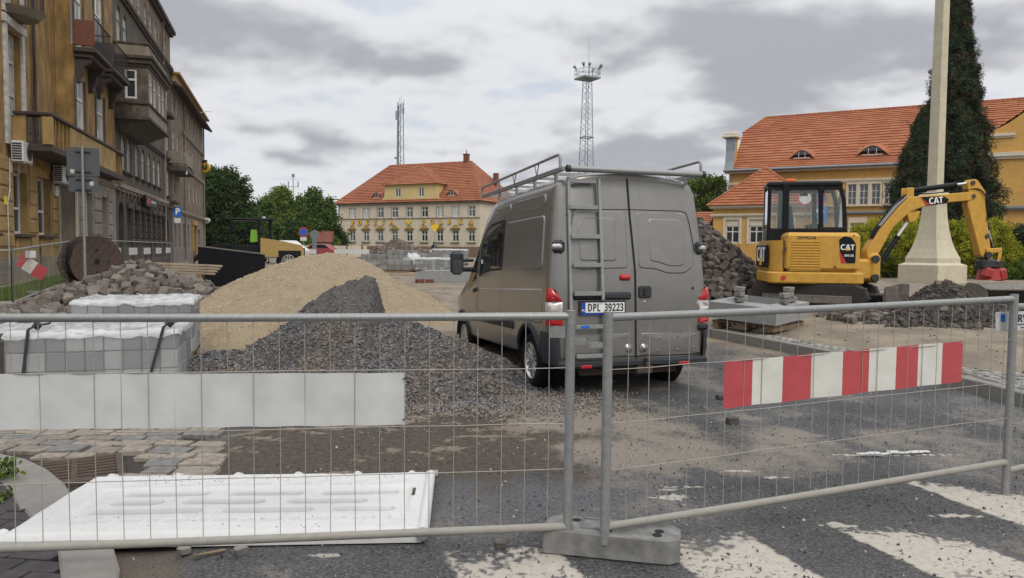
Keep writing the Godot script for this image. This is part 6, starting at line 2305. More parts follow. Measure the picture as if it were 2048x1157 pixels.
	for i in 5000:
		var x := -9.0 + rng.randf_range(-4.6, 4.6)
		var z := -60.2 + rng.randf_range(-1.0, 3.5)
		var h: float = ff.call(x, z)
		if h < 0.0: continue
		x3.append(Transform3D(rand_basis() * Basis.from_scale(Vector3.ONE * rng.randf_range(0.08, 0.24)), gp(x, z, h) - fo.position))
		c3.append(gravel_col(Color(0.26, 0.215, 0.18), 0.4))
	scatter("stones", pb[4], M.gravel, x3, fo, c3)
	# loose cobbles round the concrete frame and the excavator's track, each a thing by itself
	var k := 0
	for p in [[5.75, -12.6], [6.0, -12.9], [5.6, -12.9], [6.25, -12.75], [6.5, -12.95], [5.9, -13.3], [6.3, -13.4], [6.7, -13.3], [6.1, -13.8], [6.55, -13.8], [5.7, -13.6], [6.9, -12.8], [3.6, -14.8], [3.9, -15.1], [4.3, -15.0], [4.7, -15.3], [5.1, -15.2], [5.5, -15.0]]:
		var st := thing("loose_cobble", "loose hewn cobble lying between the concrete frame and the digger's track" if k < 12 else "loose hewn cobble at the foot of the tall dark cobble heap", "cobble", gp(p[0], p[1], 0.06), rng.randf() * TAU, "loose cobbles by the concrete frame" if k < 12 else "loose cobbles at the tall heap's foot")
		put("stone", CACHE["hewn"][k % 9], M[["cobble_a", "cobble_c", "cobble_b"][k % 3]], st, Transform3D(Basis(Vector3.RIGHT, 0.2) * Basis.from_scale(Vector3(0.2, 0.15, 0.17)), Vector3.ZERO))
		k += 1

# ---------- the van: x to its right, y up, rear face near z = 0, nose towards -z ----------
const VP := [[0.0, 0.36], [0.80, 0.36], [0.93, 0.41], [0.962, 0.58], [0.975, 0.8], [0.98, 1.0], [0.972, 1.3], [0.948, 1.6], [0.92, 1.95], [0.9, 2.15], [0.88, 2.3], [0.835, 2.39], [0.74, 2.445], [0.45, 2.485], [0.0, 2.5]]
const VROOF := [[-4.84, 0.56], [-4.78, 0.78], [-4.55, 1.0], [-4.2, 1.17], [-3.85, 1.34], [-3.3, 1.83], [-2.95, 2.18], [-2.72, 2.38], [-2.5, 2.46], [-2.0, 2.5], [1.0, 2.5]]

func tab(t: Array, x: float) -> float:
	for k in t.size() - 1:
		if x <= t[k + 1][0]:
			var f: float = clampf((x - t[k][0]) / (t[k + 1][0] - t[k][0]), 0.0, 1.0)
			return lerpf(t[k][1], t[k + 1][1], f)
	return t[-1][1]

func van_hw(h: float) -> float:  # half width at a height on the full-height body
	for k in range(1, VP.size() - 1):
		if h <= VP[k + 1][1]:
			var f: float = clampf((h - VP[k][1]) / maxf(VP[k + 1][1] - VP[k][1], 0.001), 0.0, 1.0)
			return lerpf(VP[k][0], VP[k + 1][0], f)
	return 0.0

func van_lean(h: float) -> float:
	return 0.13 * pow(clampf((h - 1.2) / 1.3, 0.0, 1.0), 1.4)

func van_scale(z: float) -> float:
	if z > -0.16: return 1.0 - 0.062 * pow(clampf((z + 0.16) / 0.16, 0.0, 1.0), 2.2)
	if z < -3.9: return 1.0 - 0.2 * pow(clampf((-3.9 - z) / 0.95, 0.0, 1.0), 2.0)
	return 1.0

func van_point(x: float, h: float, z: float) -> Vector3:
	var r := tab(VROOF, z)
	var y := h
	if r < 2.499:
		if r > 1.05: y = h if h < 0.95 else 0.95 + (h - 0.95) * (r - 0.95) / 1.55
		else: y = 0.36 + (h - 0.36) * (r - 0.36) / 2.14
	return Vector3(x * van_scale(z), y, z - van_lean(h) * clampf(1.0 + z / 0.7, 0.0, 1.0))

func v_left(u: float, v: float) -> Vector3:  # u runs to the nose
	return van_point(-van_hw(v), v, -u) if true else Vector3.ZERO

func v_left_out(u: float, v: float) -> Vector3:  # u runs to the rear so that u x v points outwards on the left side
	return van_point(-van_hw(v), v, u)

func v_right(u: float, v: float) -> Vector3:
	return van_point(van_hw(v), v, -u)

func v_rear(u: float, v: float) -> Vector3:
	return Vector3(u, v, -van_lean(v) - 0.035 * pow(absf(u) / 0.95, 4.0))

func build_van() -> void:
	var o := thing("van", "grey-brown high-roofed panel van with roof rack and rear ladder", "van", Vector3(1.36, 0.0, -8.3), deg_to_rad(17.9))
	o.rotation = Vector3(-0.03, deg_to_rad(17.9), 0)
	var ra := -0.78
	var fa := -3.95
	var wr := 0.335
	# body shell with real wheel openings
	var prof := []
	for k in VP.size() - 1:
		var n := maxi(1, int((Vector2(VP[k + 1][0], VP[k + 1][1]) - Vector2(VP[k][0], VP[k][1])).length() / (0.035 if VP[k][1] < 0.8 and VP[k][0] > 0.79 else 0.12)))
		for i in n: prof.append(Vector2(VP[k][0], VP[k][1]).lerp(Vector2(VP[k + 1][0], VP[k + 1][1]), float(i) / n))
	prof.append(Vector2(0, 2.5))
	var zs := [0.0, -0.02, -0.05, -0.09, -0.13, -0.17]
	var z := -0.21
	while z > -4.84:
		zs.append(z)
		z -= 0.04 if absf(z - ra) < 0.5 or absf(z - fa) < 0.5 or z < -4.4 else 0.09
	zs.append(-4.84)
	var st := S()
	smooth(st)
	var gid := grp
	for k in zs.size() - 1:
		for i in prof.size() - 1:
			var mz: float = (zs[k] + zs[k + 1]) / 2
			var mh: float = (prof[i].y + prof[i + 1].y) / 2
			var low: bool = mh < 0.8 and prof[i].x > 0.5
			if low and (Vector2(mz - ra, mh - 0.36).length() < 0.4 or Vector2(mz - fa, mh - 0.36).length() < 0.4): continue
			for sx in [-1.0, 1.0]:
				var a := van_point(prof[i].x * sx, prof[i].y, zs[k])
				var b := van_point(prof[i + 1].x * sx, prof[i + 1].y, zs[k])
				var c := van_point(prof[i + 1].x * sx, prof[i + 1].y, zs[k + 1])
				var d := van_point(prof[i].x * sx, prof[i].y, zs[k + 1])
				if sx > 0: quad(st, a, d, c, b)
				else: quad(st, a, b, c, d)
	# rear and nose faces
	for i in prof.size() - 1:
		var y0: float = prof[i].y
		var y1: float = prof[i + 1].y
		if y1 - y0 < 0.0005: continue
		var m := 12
		for j in m:
			var f := func(t: float, q: Vector2, zz: float) -> Vector3:
				var x := lerpf(-q.x, q.x, t) * van_scale(zz)
				if zz > -1.0:
					var e := pow(absf(t - 0.5) * 2.0, 6.0)
					return Vector3(x, q.y, -van_lean(q.y) + 0.03 * (1.0 - e))
				return van_point(lerpf(-q.x, q.x, t), q.y, zz) + Vector3(0, 0, -0.04 * (1.0 - pow(absf(t - 0.5) * 2.0, 2.0)))
			var t0 := float(j) / m
			var t1 := float(j + 1) / m
			quad(st, f.call(t0, prof[i], 0.0), f.call(t1, prof[i], 0.0), f.call(t1, prof[i + 1], 0.0), f.call(t0, prof[i + 1], 0.0))
			quad(st, f.call(t1, prof[i], -4.84), f.call(t0, prof[i], -4.84), f.call(t0, prof[i + 1], -4.84), f.call(t1, prof[i + 1], -4.84))
	var body := put("body", st, M.paint, o)
	var rear := func(u: float, v: float) -> Vector3:
		var q := van_hw(v) * van_scale(0.0)
		var e := pow(clampf(absf(u) / maxf(q, 0.01), 0.0, 1.3), 6.0)
		return Vector3(u, v, -van_lean(v) + 0.03 * (1.0 - e))
	# rear doors: pressed plates, seams, lower ribs
	for sx in [-1.0, 1.0]:
		st = S()
		var pl: Array
		if sx > 0: pl = [Vector2(0.06, 1.42), Vector2(0.28, 1.41), Vector2(0.42, 1.36), Vector2(0.66, 1.36), Vector2(0.785, 1.46), Vector2(0.775, 1.7), Vector2(0.72, 2.02), Vector2(0.66, 2.07), Vector2(0.06, 2.07)]
		else: pl = [Vector2(-0.06, 1.42), Vector2(-0.06, 2.07), Vector2(-0.66, 2.07), Vector2(-0.72, 2.02), Vector2(-0.775, 1.7), Vector2(-0.785, 1.46), Vector2(-0.66, 1.4)]
		patch(st, rear, rpoly(pl, 0.06, 4), -0.004, 0.009, 0.02)
		var rd := put("rear_door", st, M.paint, o)
		st = S()
		var inn: Array
		if sx > 0: inn = [Vector2(0.2, 1.5), Vector2(0.3, 1.49), Vector2(0.46, 1.44), Vector2(0.65, 1.45), Vector2(0.67, 1.9), Vector2(0.6, 1.99), Vector2(0.2, 1.99)]
		else: inn = [Vector2(-0.2, 1.5), Vector2(-0.2, 1.99), Vector2(-0.6, 1.99), Vector2(-0.67, 1.9), Vector2(-0.65, 1.5)]
		patch(st, rear, rpoly(inn, 0.05, 4), 0.006, 0.016, 0.018)
		put("pressing", st, M.paint, rd)
		st = S()
		patch(st, rear, rrect(0.78, 0.26, 0.02, 3, Vector2(sx * 0.46 + 0.02, 0.575)), -0.004, 0.01, 0.014)
		put("lower_rib", st, M.paint, rd)
		for q in [[0.12, 0.66], [0.33, 0.64], [0.3, 0.5], [0.56, 0.66], [0.78, 0.66], [0.78, 0.52], [0.56, 0.5]]:
			st = S()
			patch(st, rear, rrect(0.03, 0.03, 0.015, 3, Vector2(sx * q[0], q[1])), 0.008, 0.016, 0.008)
			put("rivet", st, M.paint, rd)
		st = S()
		patch(st, rear, rrect(0.11, 0.12, 0.055, 4, Vector2(sx * 0.1 + 0.03, 0.53)), 0.006, 0.02, 0.03, 0.012)
		put("dimple", st, M.paint, rd)
	st = S()
	ribbon(st, rear, dense([Vector2(-0.03, 2.44), Vector2(-0.02, 2.0), Vector2(0.02, 1.4), Vector2(0.03, 0.42)]), 0.018, 0.0105)  # black strips stand for the shade in the gaps round the doors
	ribbon(st, rear, dense([Vector2(-0.78, 2.0), Vector2(-0.72, 2.07), Vector2(-0.03, 2.085), Vector2(0.64, 2.085), Vector2(0.71, 2.06), Vector2(0.745, 1.95), Vector2(0.8, 1.62)]), 0.009, 0.0025)
	ribbon(st, rear, dense([Vector2(-0.84, 0.44), Vector2(0.86, 0.44)]), 0.014, 0.003)
	put("door_gap", st, M.seal_gap_black, o)
	# lamps
	for sx in [-1.0, 1.0]:
		var lamp := func(u: float, v: float) -> Vector3:  # wraps from the rear round the corner to the side
			var hw := van_hw(v)
			var q := Vector3(hw - 0.055, v, -0.055)
			var p: Vector3
			if u < 0.0: p = Vector3(hw + u * 0.9 - 0.055 + 0.01, v, 0.008 - van_lean(v))
			else: p = Vector3(q.x + sin(minf(u / 0.1, 1.0) * PI / 2) * 0.065, v, q.z + cos(minf(u / 0.1, 1.0) * PI / 2) * 0.063 - maxf(0.0, u - 0.1))
			return Vector3(p.x * sx, p.y, p.z)
		for seg in [[0.8, 0.93, "red_lens", "lens_red"], [0.935, 1.06, "clear_lens", "lens_clear"], [1.065, 1.2, "red_lens", "lens_red"]]:
			st = S()
			var poly := PackedVector2Array()
			var w0 := -0.1
			var top: bool = seg[1] > 1.15
			poly.append_array(PackedVector2Array([Vector2(w0, seg[0]), Vector2(0.0, seg[0]), Vector2(0.05, seg[0]), Vector2(0.1, seg[0]), Vector2(0.16, seg[0]), Vector2(0.16, seg[1]), Vector2(0.1, seg[1] + (0.01 if top else 0.0)), Vector2(0.05, seg[1] + (0.01 if top else 0.0)), Vector2(0.0, seg[1] - (0.02 if top else 0.0)), Vector2(w0 + (0.03 if top else 0.0), seg[1] - (0.09 if top else 0.0))]))
			if sx < 0:
				var q := PackedVector2Array()
				for p in poly: q.append(p)
				poly = q
			var surf := lamp
			if sx > 0:
				patch(st, surf, poly, -0.01, 0.014, 0.006, 0.006)
			else:
				var flip := func(u: float, v: float) -> Vector3: return lamp.call(-u, v)
				var q2 := PackedVector2Array()
				for p in poly: q2.append(Vector2(-p.x, p.y))
				patch(st, flip, q2, -0.01, 0.014, 0.006, 0.006)
			put(seg[2], st, M[seg[3]], o)
		# hinges
		st = S()
		box(st, Vector3(sx * 0.86, 1.66, -0.06), Vector3(0.13, 0.15, 0.14), yaw(sx * 0.7), 0.03)
		var hg := put("hinge", st, M.black_plastic, o)
		st = S()
		box(st, Vector3(sx * 0.885, 1.66, -0.03), Vector3(0.12, 0.06, 0.12), yaw(sx * 0.7), 0.02)
		put("hinge_plate", st, M.alloy, hg)
	# rear bumper and step
	st = S()
	var bprof := [Vector2(0.985, 0.72), Vector2(0.99, 0.66), Vector2(0.985, 0.5), Vector2(0.955, 0.37)]
	for sx in [-1.0, 1.0]:
		smooth(st)
		var path := [[0.9, 0.045], [0.94, 0.035], [0.985, -0.02], [1.0, -0.1], [1.0, -0.28], [0.985, -0.36]]
		for k in path.size() - 1:
			for i in 3:
				var f := func(q: Array, b: Vector2) -> Vector3: return Vector3(q[0] * b.x * sx, b.y, q[1])
				var a: Vector3 = f.call(path[k], bprof[i + 1])
				var b: Vector3 = f.call(path[k], bprof[i])
				var c: Vector3 = f.call(path[k + 1], bprof[i])
				var d: Vector3 = f.call(path[k + 1], bprof[i + 1])
				if sx > 0: quad(st, a, d, c, b)
				else: quad(st, a, b, c, d)
		smooth(st, false)
		box(st, Vector3(sx * 0.9, 0.755, -0.02), Vector3(0.14, 0.07, 0.12), Basis(), 0.02)
	box(st, Vector3(0, 0.375, 0.02), Vector3(1.84, 0.09, 0.16), Basis(), 0.025)
	put("bumper", st, M.bumper, o)
	for sx in [-1.0, 1.0]:
		st = S()
		box(st, Vector3(sx * 0.6, 0.355, 0.103), Vector3(0.13, 0.035, 0.012), Basis(), 0.004)
		put("reflector", st, M.lens_red, o)
	st = S()
	box(st, Vector3(0.12, 0.3, 0.04), Vector3(0.19, 0.1, 0.1), Basis(), 0.01)
	box(st, Vector3(0.0, 0.27, -0.1), Vector3(1.2, 0.07, 0.06))
	cyl(st, Vector3(0.12, 0.33, 0.12), Vector3(0.12, 0.41, 0.12), 0.015, -1.0, 8)
	lathe(st, [Vector2(0.001, 0.4), Vector2(0.02, 0.405), Vector2(0.027, 0.425), Vector2(0.02, 0.445), Vector2(0.001, 0.45)], 10, Transform3D(Basis(), Vector3(0.12, 0, 0.12)))
	put("tow_bar", st, M.rust, o)
	# number plate, garnish, third brake lamp, handle, lock
	st = S()
	patch(st, rear, rrect(0.7, 0.085, 0.03, 3, Vector2(-0.38, 1.12)), 0.004, 0.035, 0.02)
	put("plate_lamp_strip", st, M.black_plastic, o)
	st = S()
	box(st, Vector3(-0.385, 0.99, 0.048), Vector3(0.56, 0.16, 0.014), Basis(), 0.006)
	var np := put("number_plate", st, M.black_plastic, o)
	st = S()
	box(st, Vector3(-0.36, 0.995, 0.057), Vector3(0.47, 0.11, 0.006))
	put("plate_field", st, M.plate_white, np)
	st = S()
	box(st, Vector3(-0.62, 0.995, 0.057), Vector3(0.05, 0.11, 0.006))
	box(st, Vector3(-0.385, 0.924, 0.057), Vector3(0.52, 0.018, 0.006))
	put("plate_band", st, M.plate_blue, np)
	put("plate_text", text("DPL", 0.077, 0.003), M.ink, np, Transform3D(Basis.from_scale(Vector3(0.8, 1.1, 1)), Vector3(-0.495, 0.995, 0.0615)))
	put("plate_text", text("39223", 0.077, 0.003), M.ink, np, Transform3D(Basis.from_scale(Vector3(0.8, 1.1, 1)), Vector3(-0.255, 0.995, 0.0615)))
	put("plate_text", text("PL", 0.025, 0.003), M.plate_white, np, Transform3D(Basis(), Vector3(-0.62, 0.965, 0.061)))
	st = S()
	box(st, Vector3(-0.39, 0.995, 0.0605), Vector3(0.022, 0.03, 0.003))
	put("plate_seal", st, M.paper, np)
	st = S()
	patch(st, rear, rrect(0.15, 0.075, 0.035, 4, Vector2(-0.105, 1.325)), 0.0, 0.03, 0.02, 0.006)
	put("brake_lamp", st, M.lens_red, o)
	st = S()
	patch(st, rear, rrect(0.17, 0.14, 0.03, 4, Vector2(0.14, 1.16)), 0.0, 0.02, 0.012)
	var dh := put("door_handle", st, M.black_plastic, o)
	st = S()
	box(st, Vector3(0.13, 1.165, 0.058), Vector3(0.03, 0.09, 0.03), Basis(), 0.01)
	put("grip", st, M.bumper, dh)
	st = S()
	patch(st, rear, rrect(0.04, 0.04, 0.02, 4, Vector2(0.14, 1.05)), 0.0, 0.01, 0.01)
	put("lock", st, M.alloy, o)
	st = S()
	patch(st, rear, rrect(0.035, 0.035, 0.017, 4, Vector2(0.76, 1.2)), 0.0, 0.01, 0.01)
	put("lock", st, M.ink, o)
	# ladder
	st = S()
	var lz := func(h: float) -> float: return 0.1 - van_lean(h)
	for s in [[-0.8, 2.42, 0.42, -0.735], [-0.425, 2.42, 1.08, -0.385], [-0.385, 0.95, 0.46, -0.37]]:
		var a := Vector3(s[0], s[1], lz.call(s[1]))
		var b := Vector3(s[3], s[2], lz.call(s[2]))
		var d := (b - a)
		var bb := Basis(Vector3.RIGHT, -d.normalized(), Vector3.RIGHT.cross(-d.normalized())).orthonormalized()
		box(st, (a + b) / 2, Vector3(0.035, d.length(), 0.03), bb, 0.003)
	var lad := put("ladder", st, M.zinc, o)
	for h in [2.38, 2.09, 1.77, 1.46, 1.15, 0.79, 0.47]:
		st = S()
		var xa := lerpf(-0.735, -0.8, (h - 0.42) / 2.0) + 0.018
		var xb := lerpf(-0.37, -0.425, (h - 0.42) / 2.0) - 0.018
		box(st, Vector3((xa + xb) / 2, h, lz.call(h)), Vector3(xb - xa, 0.045, 0.028), Basis(), 0.003)
		put("rung", st, M.zinc, lad)
	st = S()
	box(st, Vector3(-0.62, 0.79, lz.call(0.79) + 0.0155), Vector3(0.1, 0.03, 0.002))
	put("sticker", st, M.sign_blue, lad)
	# roof rack
	var rk := S()
	for sx in [-1.0, 1.0]:
		box(rk, Vector3(sx * 0.85, 2.5, -1.55), Vector3(0.04, 0.05, 3.2), Basis(), 0.005)
		for zz in [-0.25, -0.95, -1.65, -2.4]: box(rk, Vector3(sx * 0.82, 2.42, zz), Vector3(0.03, 0.14, 0.04))
	for zz in [-0.05, -0.5, -0.95, -1.4, -1.85, -2.3, -2.75, -3.13]: box(rk, Vector3(0, 2.512, zz), Vector3(1.68, 0.03, 0.035))
	var rack := put("roof_rack", rk, M.zinc, o)
	for sx in [-1.0, 1.0]:
		st = S()
		tube(st, arc_pts([Vector3(sx * 0.87, 2.5, -3.13), Vector3(sx * 0.87, 2.63, -3.13), Vector3(sx * 0.87, 2.66, 0.0), Vector3(sx * 0.87, 2.5, 0.0)], 0.06), 0.017, 8)
		for zz in [-0.75, -1.6, -2.3]:
			for e in [-0.07, 0.07]: cyl(st, Vector3(sx * 0.87, 2.51, zz), Vector3(sx * 0.87, 2.64, zz + e), 0.007, -1.0, 5)
		put("side_rail", st, M.zinc, rack)
	st = S()
	cyl(st, Vector3(-0.78, 2.5, 0.06), Vector3(0.84, 2.5, 0.06), 0.034, -1.0, 14)
	put("roller", st, M.zinc, rack)
	st = S()
	for sx in [-0.8, 0.86]: cyl(st, Vector3(sx - 0.02, 2.5, 0.06), Vector3(sx + 0.02, 2.5, 0.06), 0.04, -1.0, 12)
	put("roller_end", st, M.black_plastic, rack)
	st = S()
	lathe(st, [Vector2(0.12, 2.5), Vector2(0.1, 2.57), Vector2(0.05, 2.6), Vector2(0.001, 2.61)], 14, Transform3D(Basis.from_scale(Vector3(1.2, 1, 0.8)), Vector3(0.0, 0, -1.1)))
	put("roof_vent", st, M.black_plastic, o)
	# left flank: window, pressed panels, seams, strip
	var L := func(u: float, v: float) -> Vector3: return van_point(-van_hw(v), v, u)
	var R := func(u: float, v: float) -> Vector3: return van_point(van_hw(v), v, -u)
	st = S()
	patch(st, L, rrect(1.08, 0.64, 0.06, 4, Vector2(-2.4, 1.74)), -0.006, 0.004, 0.012)
	var wn := put("side_window", st, M.glass_dark, o)
	st = S()
	ribbon(st, L, dense([Vector2(-2.94, 1.42), Vector2(-1.86, 1.42), Vector2(-1.86, 2.06), Vector2(-2.94, 2.06), Vector2(-2.94, 1.42)]), 0.03, 0.006)
	put("rubber_seal", st, M.seal_gap_black, wn)
	st = S()
	box(st, van_point(-0.957, 1.62, -2.82) + Vector3(-0.004, 0, 0), Vector3(0.004, 0.06, 0.07))
	put("sticker", st, M.paper, wn)
	st = S()
	patch(st, L, rpoly([Vector2(-3.12, 1.36), Vector2(-3.62, 1.34), Vector2(-3.7, 1.5), Vector2(-3.35, 2.1), Vector2(-3.12, 2.22)], 0.03), -0.006, 0.004, 0.012)
	put("door_window", st, M.glass_dark, o)
	for p in [[-1.04, 1.72, 1.5, 0.62], [-0.92, 2.2, 1.22, 0.15], [-2.0, 2.2, 0.72, 0.14]]:
		st = S()
		patch(st, L, rrect(p[2], p[3], 0.07, 5, Vector2(p[0], p[1])), -0.004, 0.014, 0.018)
		put("side_panel", st, M.paint, o)
	st = S()
	patch(st, L, rrect(2.66, 0.4, 0.03, 3, Vector2(-1.6, 1.0)), -0.004, 0.01, 0.02)
	put("flank_pressing", st, M.paint, o)
	st = S()
	ribbon(st, L, dense([Vector2(-3.03, 0.5), Vector2(-3.03, 0.86), Vector2(-3.0, 0.96), Vector2(-3.0, 2.24)]), 0.016, 0.013)
	ribbon(st, L, dense([Vector2(-1.82, 0.5), Vector2(-1.82, 2.14)]), 0.006, 0.0125)
	put("door_seam", st, M.seal_gap_black, o)
	st = S()
	ribbon(st, L, dense([Vector2(-0.2, 0.72), Vector2(-0.19, 1.5), Vector2(-0.2, 2.3)]), 0.006, 0.004)
	put("corner_seam", st, M.alloy, o)
	for seg in [[-1.32, -2.96], [-3.08, -3.5]]:
		st = S()
		patch(st, L, rrect(absf(seg[1] - seg[0]), 0.11, 0.02, 3, Vector2((seg[0] + seg[1]) / 2, 0.72)), -0.004, 0.022, 0.015)
		put("rub_strip", st, M.bumper, o)
		st = S()
		patch(st, R, rrect(absf(seg[1] - seg[0]), 0.11, 0.02, 3, Vector2(-(seg[0] + seg[1]) / 2, 0.72)), -0.004, 0.022, 0.015)
		put("rub_strip", st, M.bumper, o)
	st = S()
	patch(st, L, rrect(0.16, 0.1, 0.03, 3, Vector2(-3.14, 1.2)), -0.004, 0.03, 0.02)
	put("door_handle", st, M.black_plastic, o)
	st = S()
	patch(st, R, rrect(0.5, 0.55, 0.06, 4, Vector2(3.36, 1.66)), -0.006, 0.004, 0.012)
	put("door_window", st, M.glass_dark, o)
	# windscreen
	var W := func(u: float, v: float) -> Vector3: return van_point(u, 2.5 - 0.02 * u * u, v)
	st = S()
	var ws := PackedVector2Array([Vector2(-0.72, -3.78), Vector2(0.72, -3.78), Vector2(0.6, -2.78), Vector2(-0.6, -2.78)])
	var WF := func(u: float, v: float) -> Vector3: return van_point(-u, 2.5 - 0.03 * u * u, v)
	patch(st, WF, ws, 0.0, 0.006, 0.02)
	put("windscreen", st, M.glass_dark, o)
	# mirrors
	for sx in [-1.0, 1.0]:
		st = S()
		box(st, Vector3(sx * 1.17, 1.52, -3.5), Vector3(0.2, 0.36, 0.13), yaw(sx * 0.15), 0.05)
		box(st, Vector3(sx * 1.0, 1.42, -3.5), Vector3(0.22, 0.07, 0.08), Basis(), 0.02)
		box(st, Vector3(sx * 1.0, 1.56, -3.5), Vector3(0.2, 0.05, 0.06), Basis(), 0.02)
		var mi := put("mirror", st, M.black_plastic, o)
		st = S()
		box(st, Vector3(sx * 1.17, 1.46, -3.428), Vector3(0.14, 0.2, 0.008), yaw(sx * 0.15))
		put("mirror_glass", st, M.glass_dark, mi)  # reflection of the dark van side put into the glass colour
	# wheels, arches, underside
	for sx in [-1.0, 1.0]:
		for ax in [ra, fa]:
			wheel(o, Vector3(sx * 0.84, 0.335, ax), wr, 0.21, sx)
			st = S()
			var pts := []
			for i in 17:
				var t := PI * (-0.06 + 1.12 * i / 16.0)
				pts.append(Vector3(sx * (van_hw(0.36 + sin(t) * 0.4) * van_scale(ax + cos(t) * 0.4) + 0.004), 0.36 + sin(t) * 0.405, ax + cos(t) * 0.405))
			tube(st, pts, 0.028, 7)
			put("wheel_arch", st, M.bumper, o)
			st = S()
			var pa := []
			for i in 13:
				var t := PI * i / 12.0
				pa.append(Vector2(cos(t) * 0.42, sin(t) * 0.42 + 0.36))
			for i in 12:
				var a := Vector3(sx * 0.96, pa[i].y, ax + pa[i].x)
				var b := Vector3(sx * 0.96, pa[i + 1].y, ax + pa[i + 1].x)
				var k := Vector3(-sx * 0.36, 0, 0)
				quad(st, a, b, b + k, a + k)
				tri(st, a + k, b + k, Vector3(sx * 0.6, 0.36, ax))
			put("arch_liner", st, M.seal_gap_black, o)
	st = S()
	box(st, Vector3(0, 0.3, -2.4), Vector3(1.0, 0.14, 4.0))
	cyl(st, Vector3(-0.7, 0.33, ra), Vector3(0.7, 0.33, ra), 0.06, -1.0, 8)
	cyl(st, Vector3(-0.7, 0.33, fa), Vector3(0.7, 0.33, fa), 0.05, -1.0, 8)
	put("chassis", st, M.seal_gap_black, o)

func wheel(o: Node, at: Vector3, r: float, w: float, side: float) -> void:
	var st := S()
	var ti := Transform3D(Basis(Vector3.BACK, -PI / 2 * side), at)
	var h := w / 2
	lathe(st, [Vector2(r * 0.62, -h), Vector2(r * 0.9, -h), Vector2(r * 0.98, -h * 0.75), Vector2(r, -h * 0.4), Vector2(r, h * 0.4), Vector2(r * 0.98, h * 0.75), Vector2(r * 0.9, h), Vector2(r * 0.64, h * 0.95), Vector2(r * 0.62, h * 0.7)], 36, ti)
	var wl := put("wheel", st, M.rubber, o)
	st = S()
	lathe(st, [Vector2(r * 0.56, h * 0.2), Vector2(r * 0.6, h * 0.9), Vector2(r * 0.65, h * 0.97), Vector2(r * 0.66, h * 0.9)], 36, ti)
	put("rim", st, M.alloy, wl)
	st = S()
	lathe(st, [Vector2(r * 0.62, -h * 0.1), Vector2(0.001, -h * 0.1)], 24, ti)
	put("brake_disc", st, M.ink, wl)
	st = S()
	for k in 6:
		var b := Basis(Vector3.UP, TAU * k / 6.0)
		for e in [-0.1, 0.1]:
			box(st, ti * (b * Vector3(r * 0.34, h * 0.62, e * r * 0.9)), Vector3(r * 0.56, h * 0.3, r * 0.1), ti.basis * b * Basis(Vector3.UP, -e * 1.2), 0.006)
	cyl(st, ti * Vector3(0, h * 0.3, 0), ti * Vector3(0, h * 0.82, 0), r * 0.16, r * 0.13, 14)
	put("spokes", st, M.alloy, wl)

# ---------- excavator: x forwards (towards the bucket), y up, z to its right (towards the road) ----------
func plan(pts: Array, r: float, y0: float, y1: float, bev: float, st: SurfaceTool) -> void:  # outline in x and z raised from y0 to y1
	prism(st, rpoly(pts, r, 5), y0, y1, Transform3D(Basis(Vector3.RIGHT, Vector3.FORWARD, Vector3.UP), Vector3.ZERO), bev)

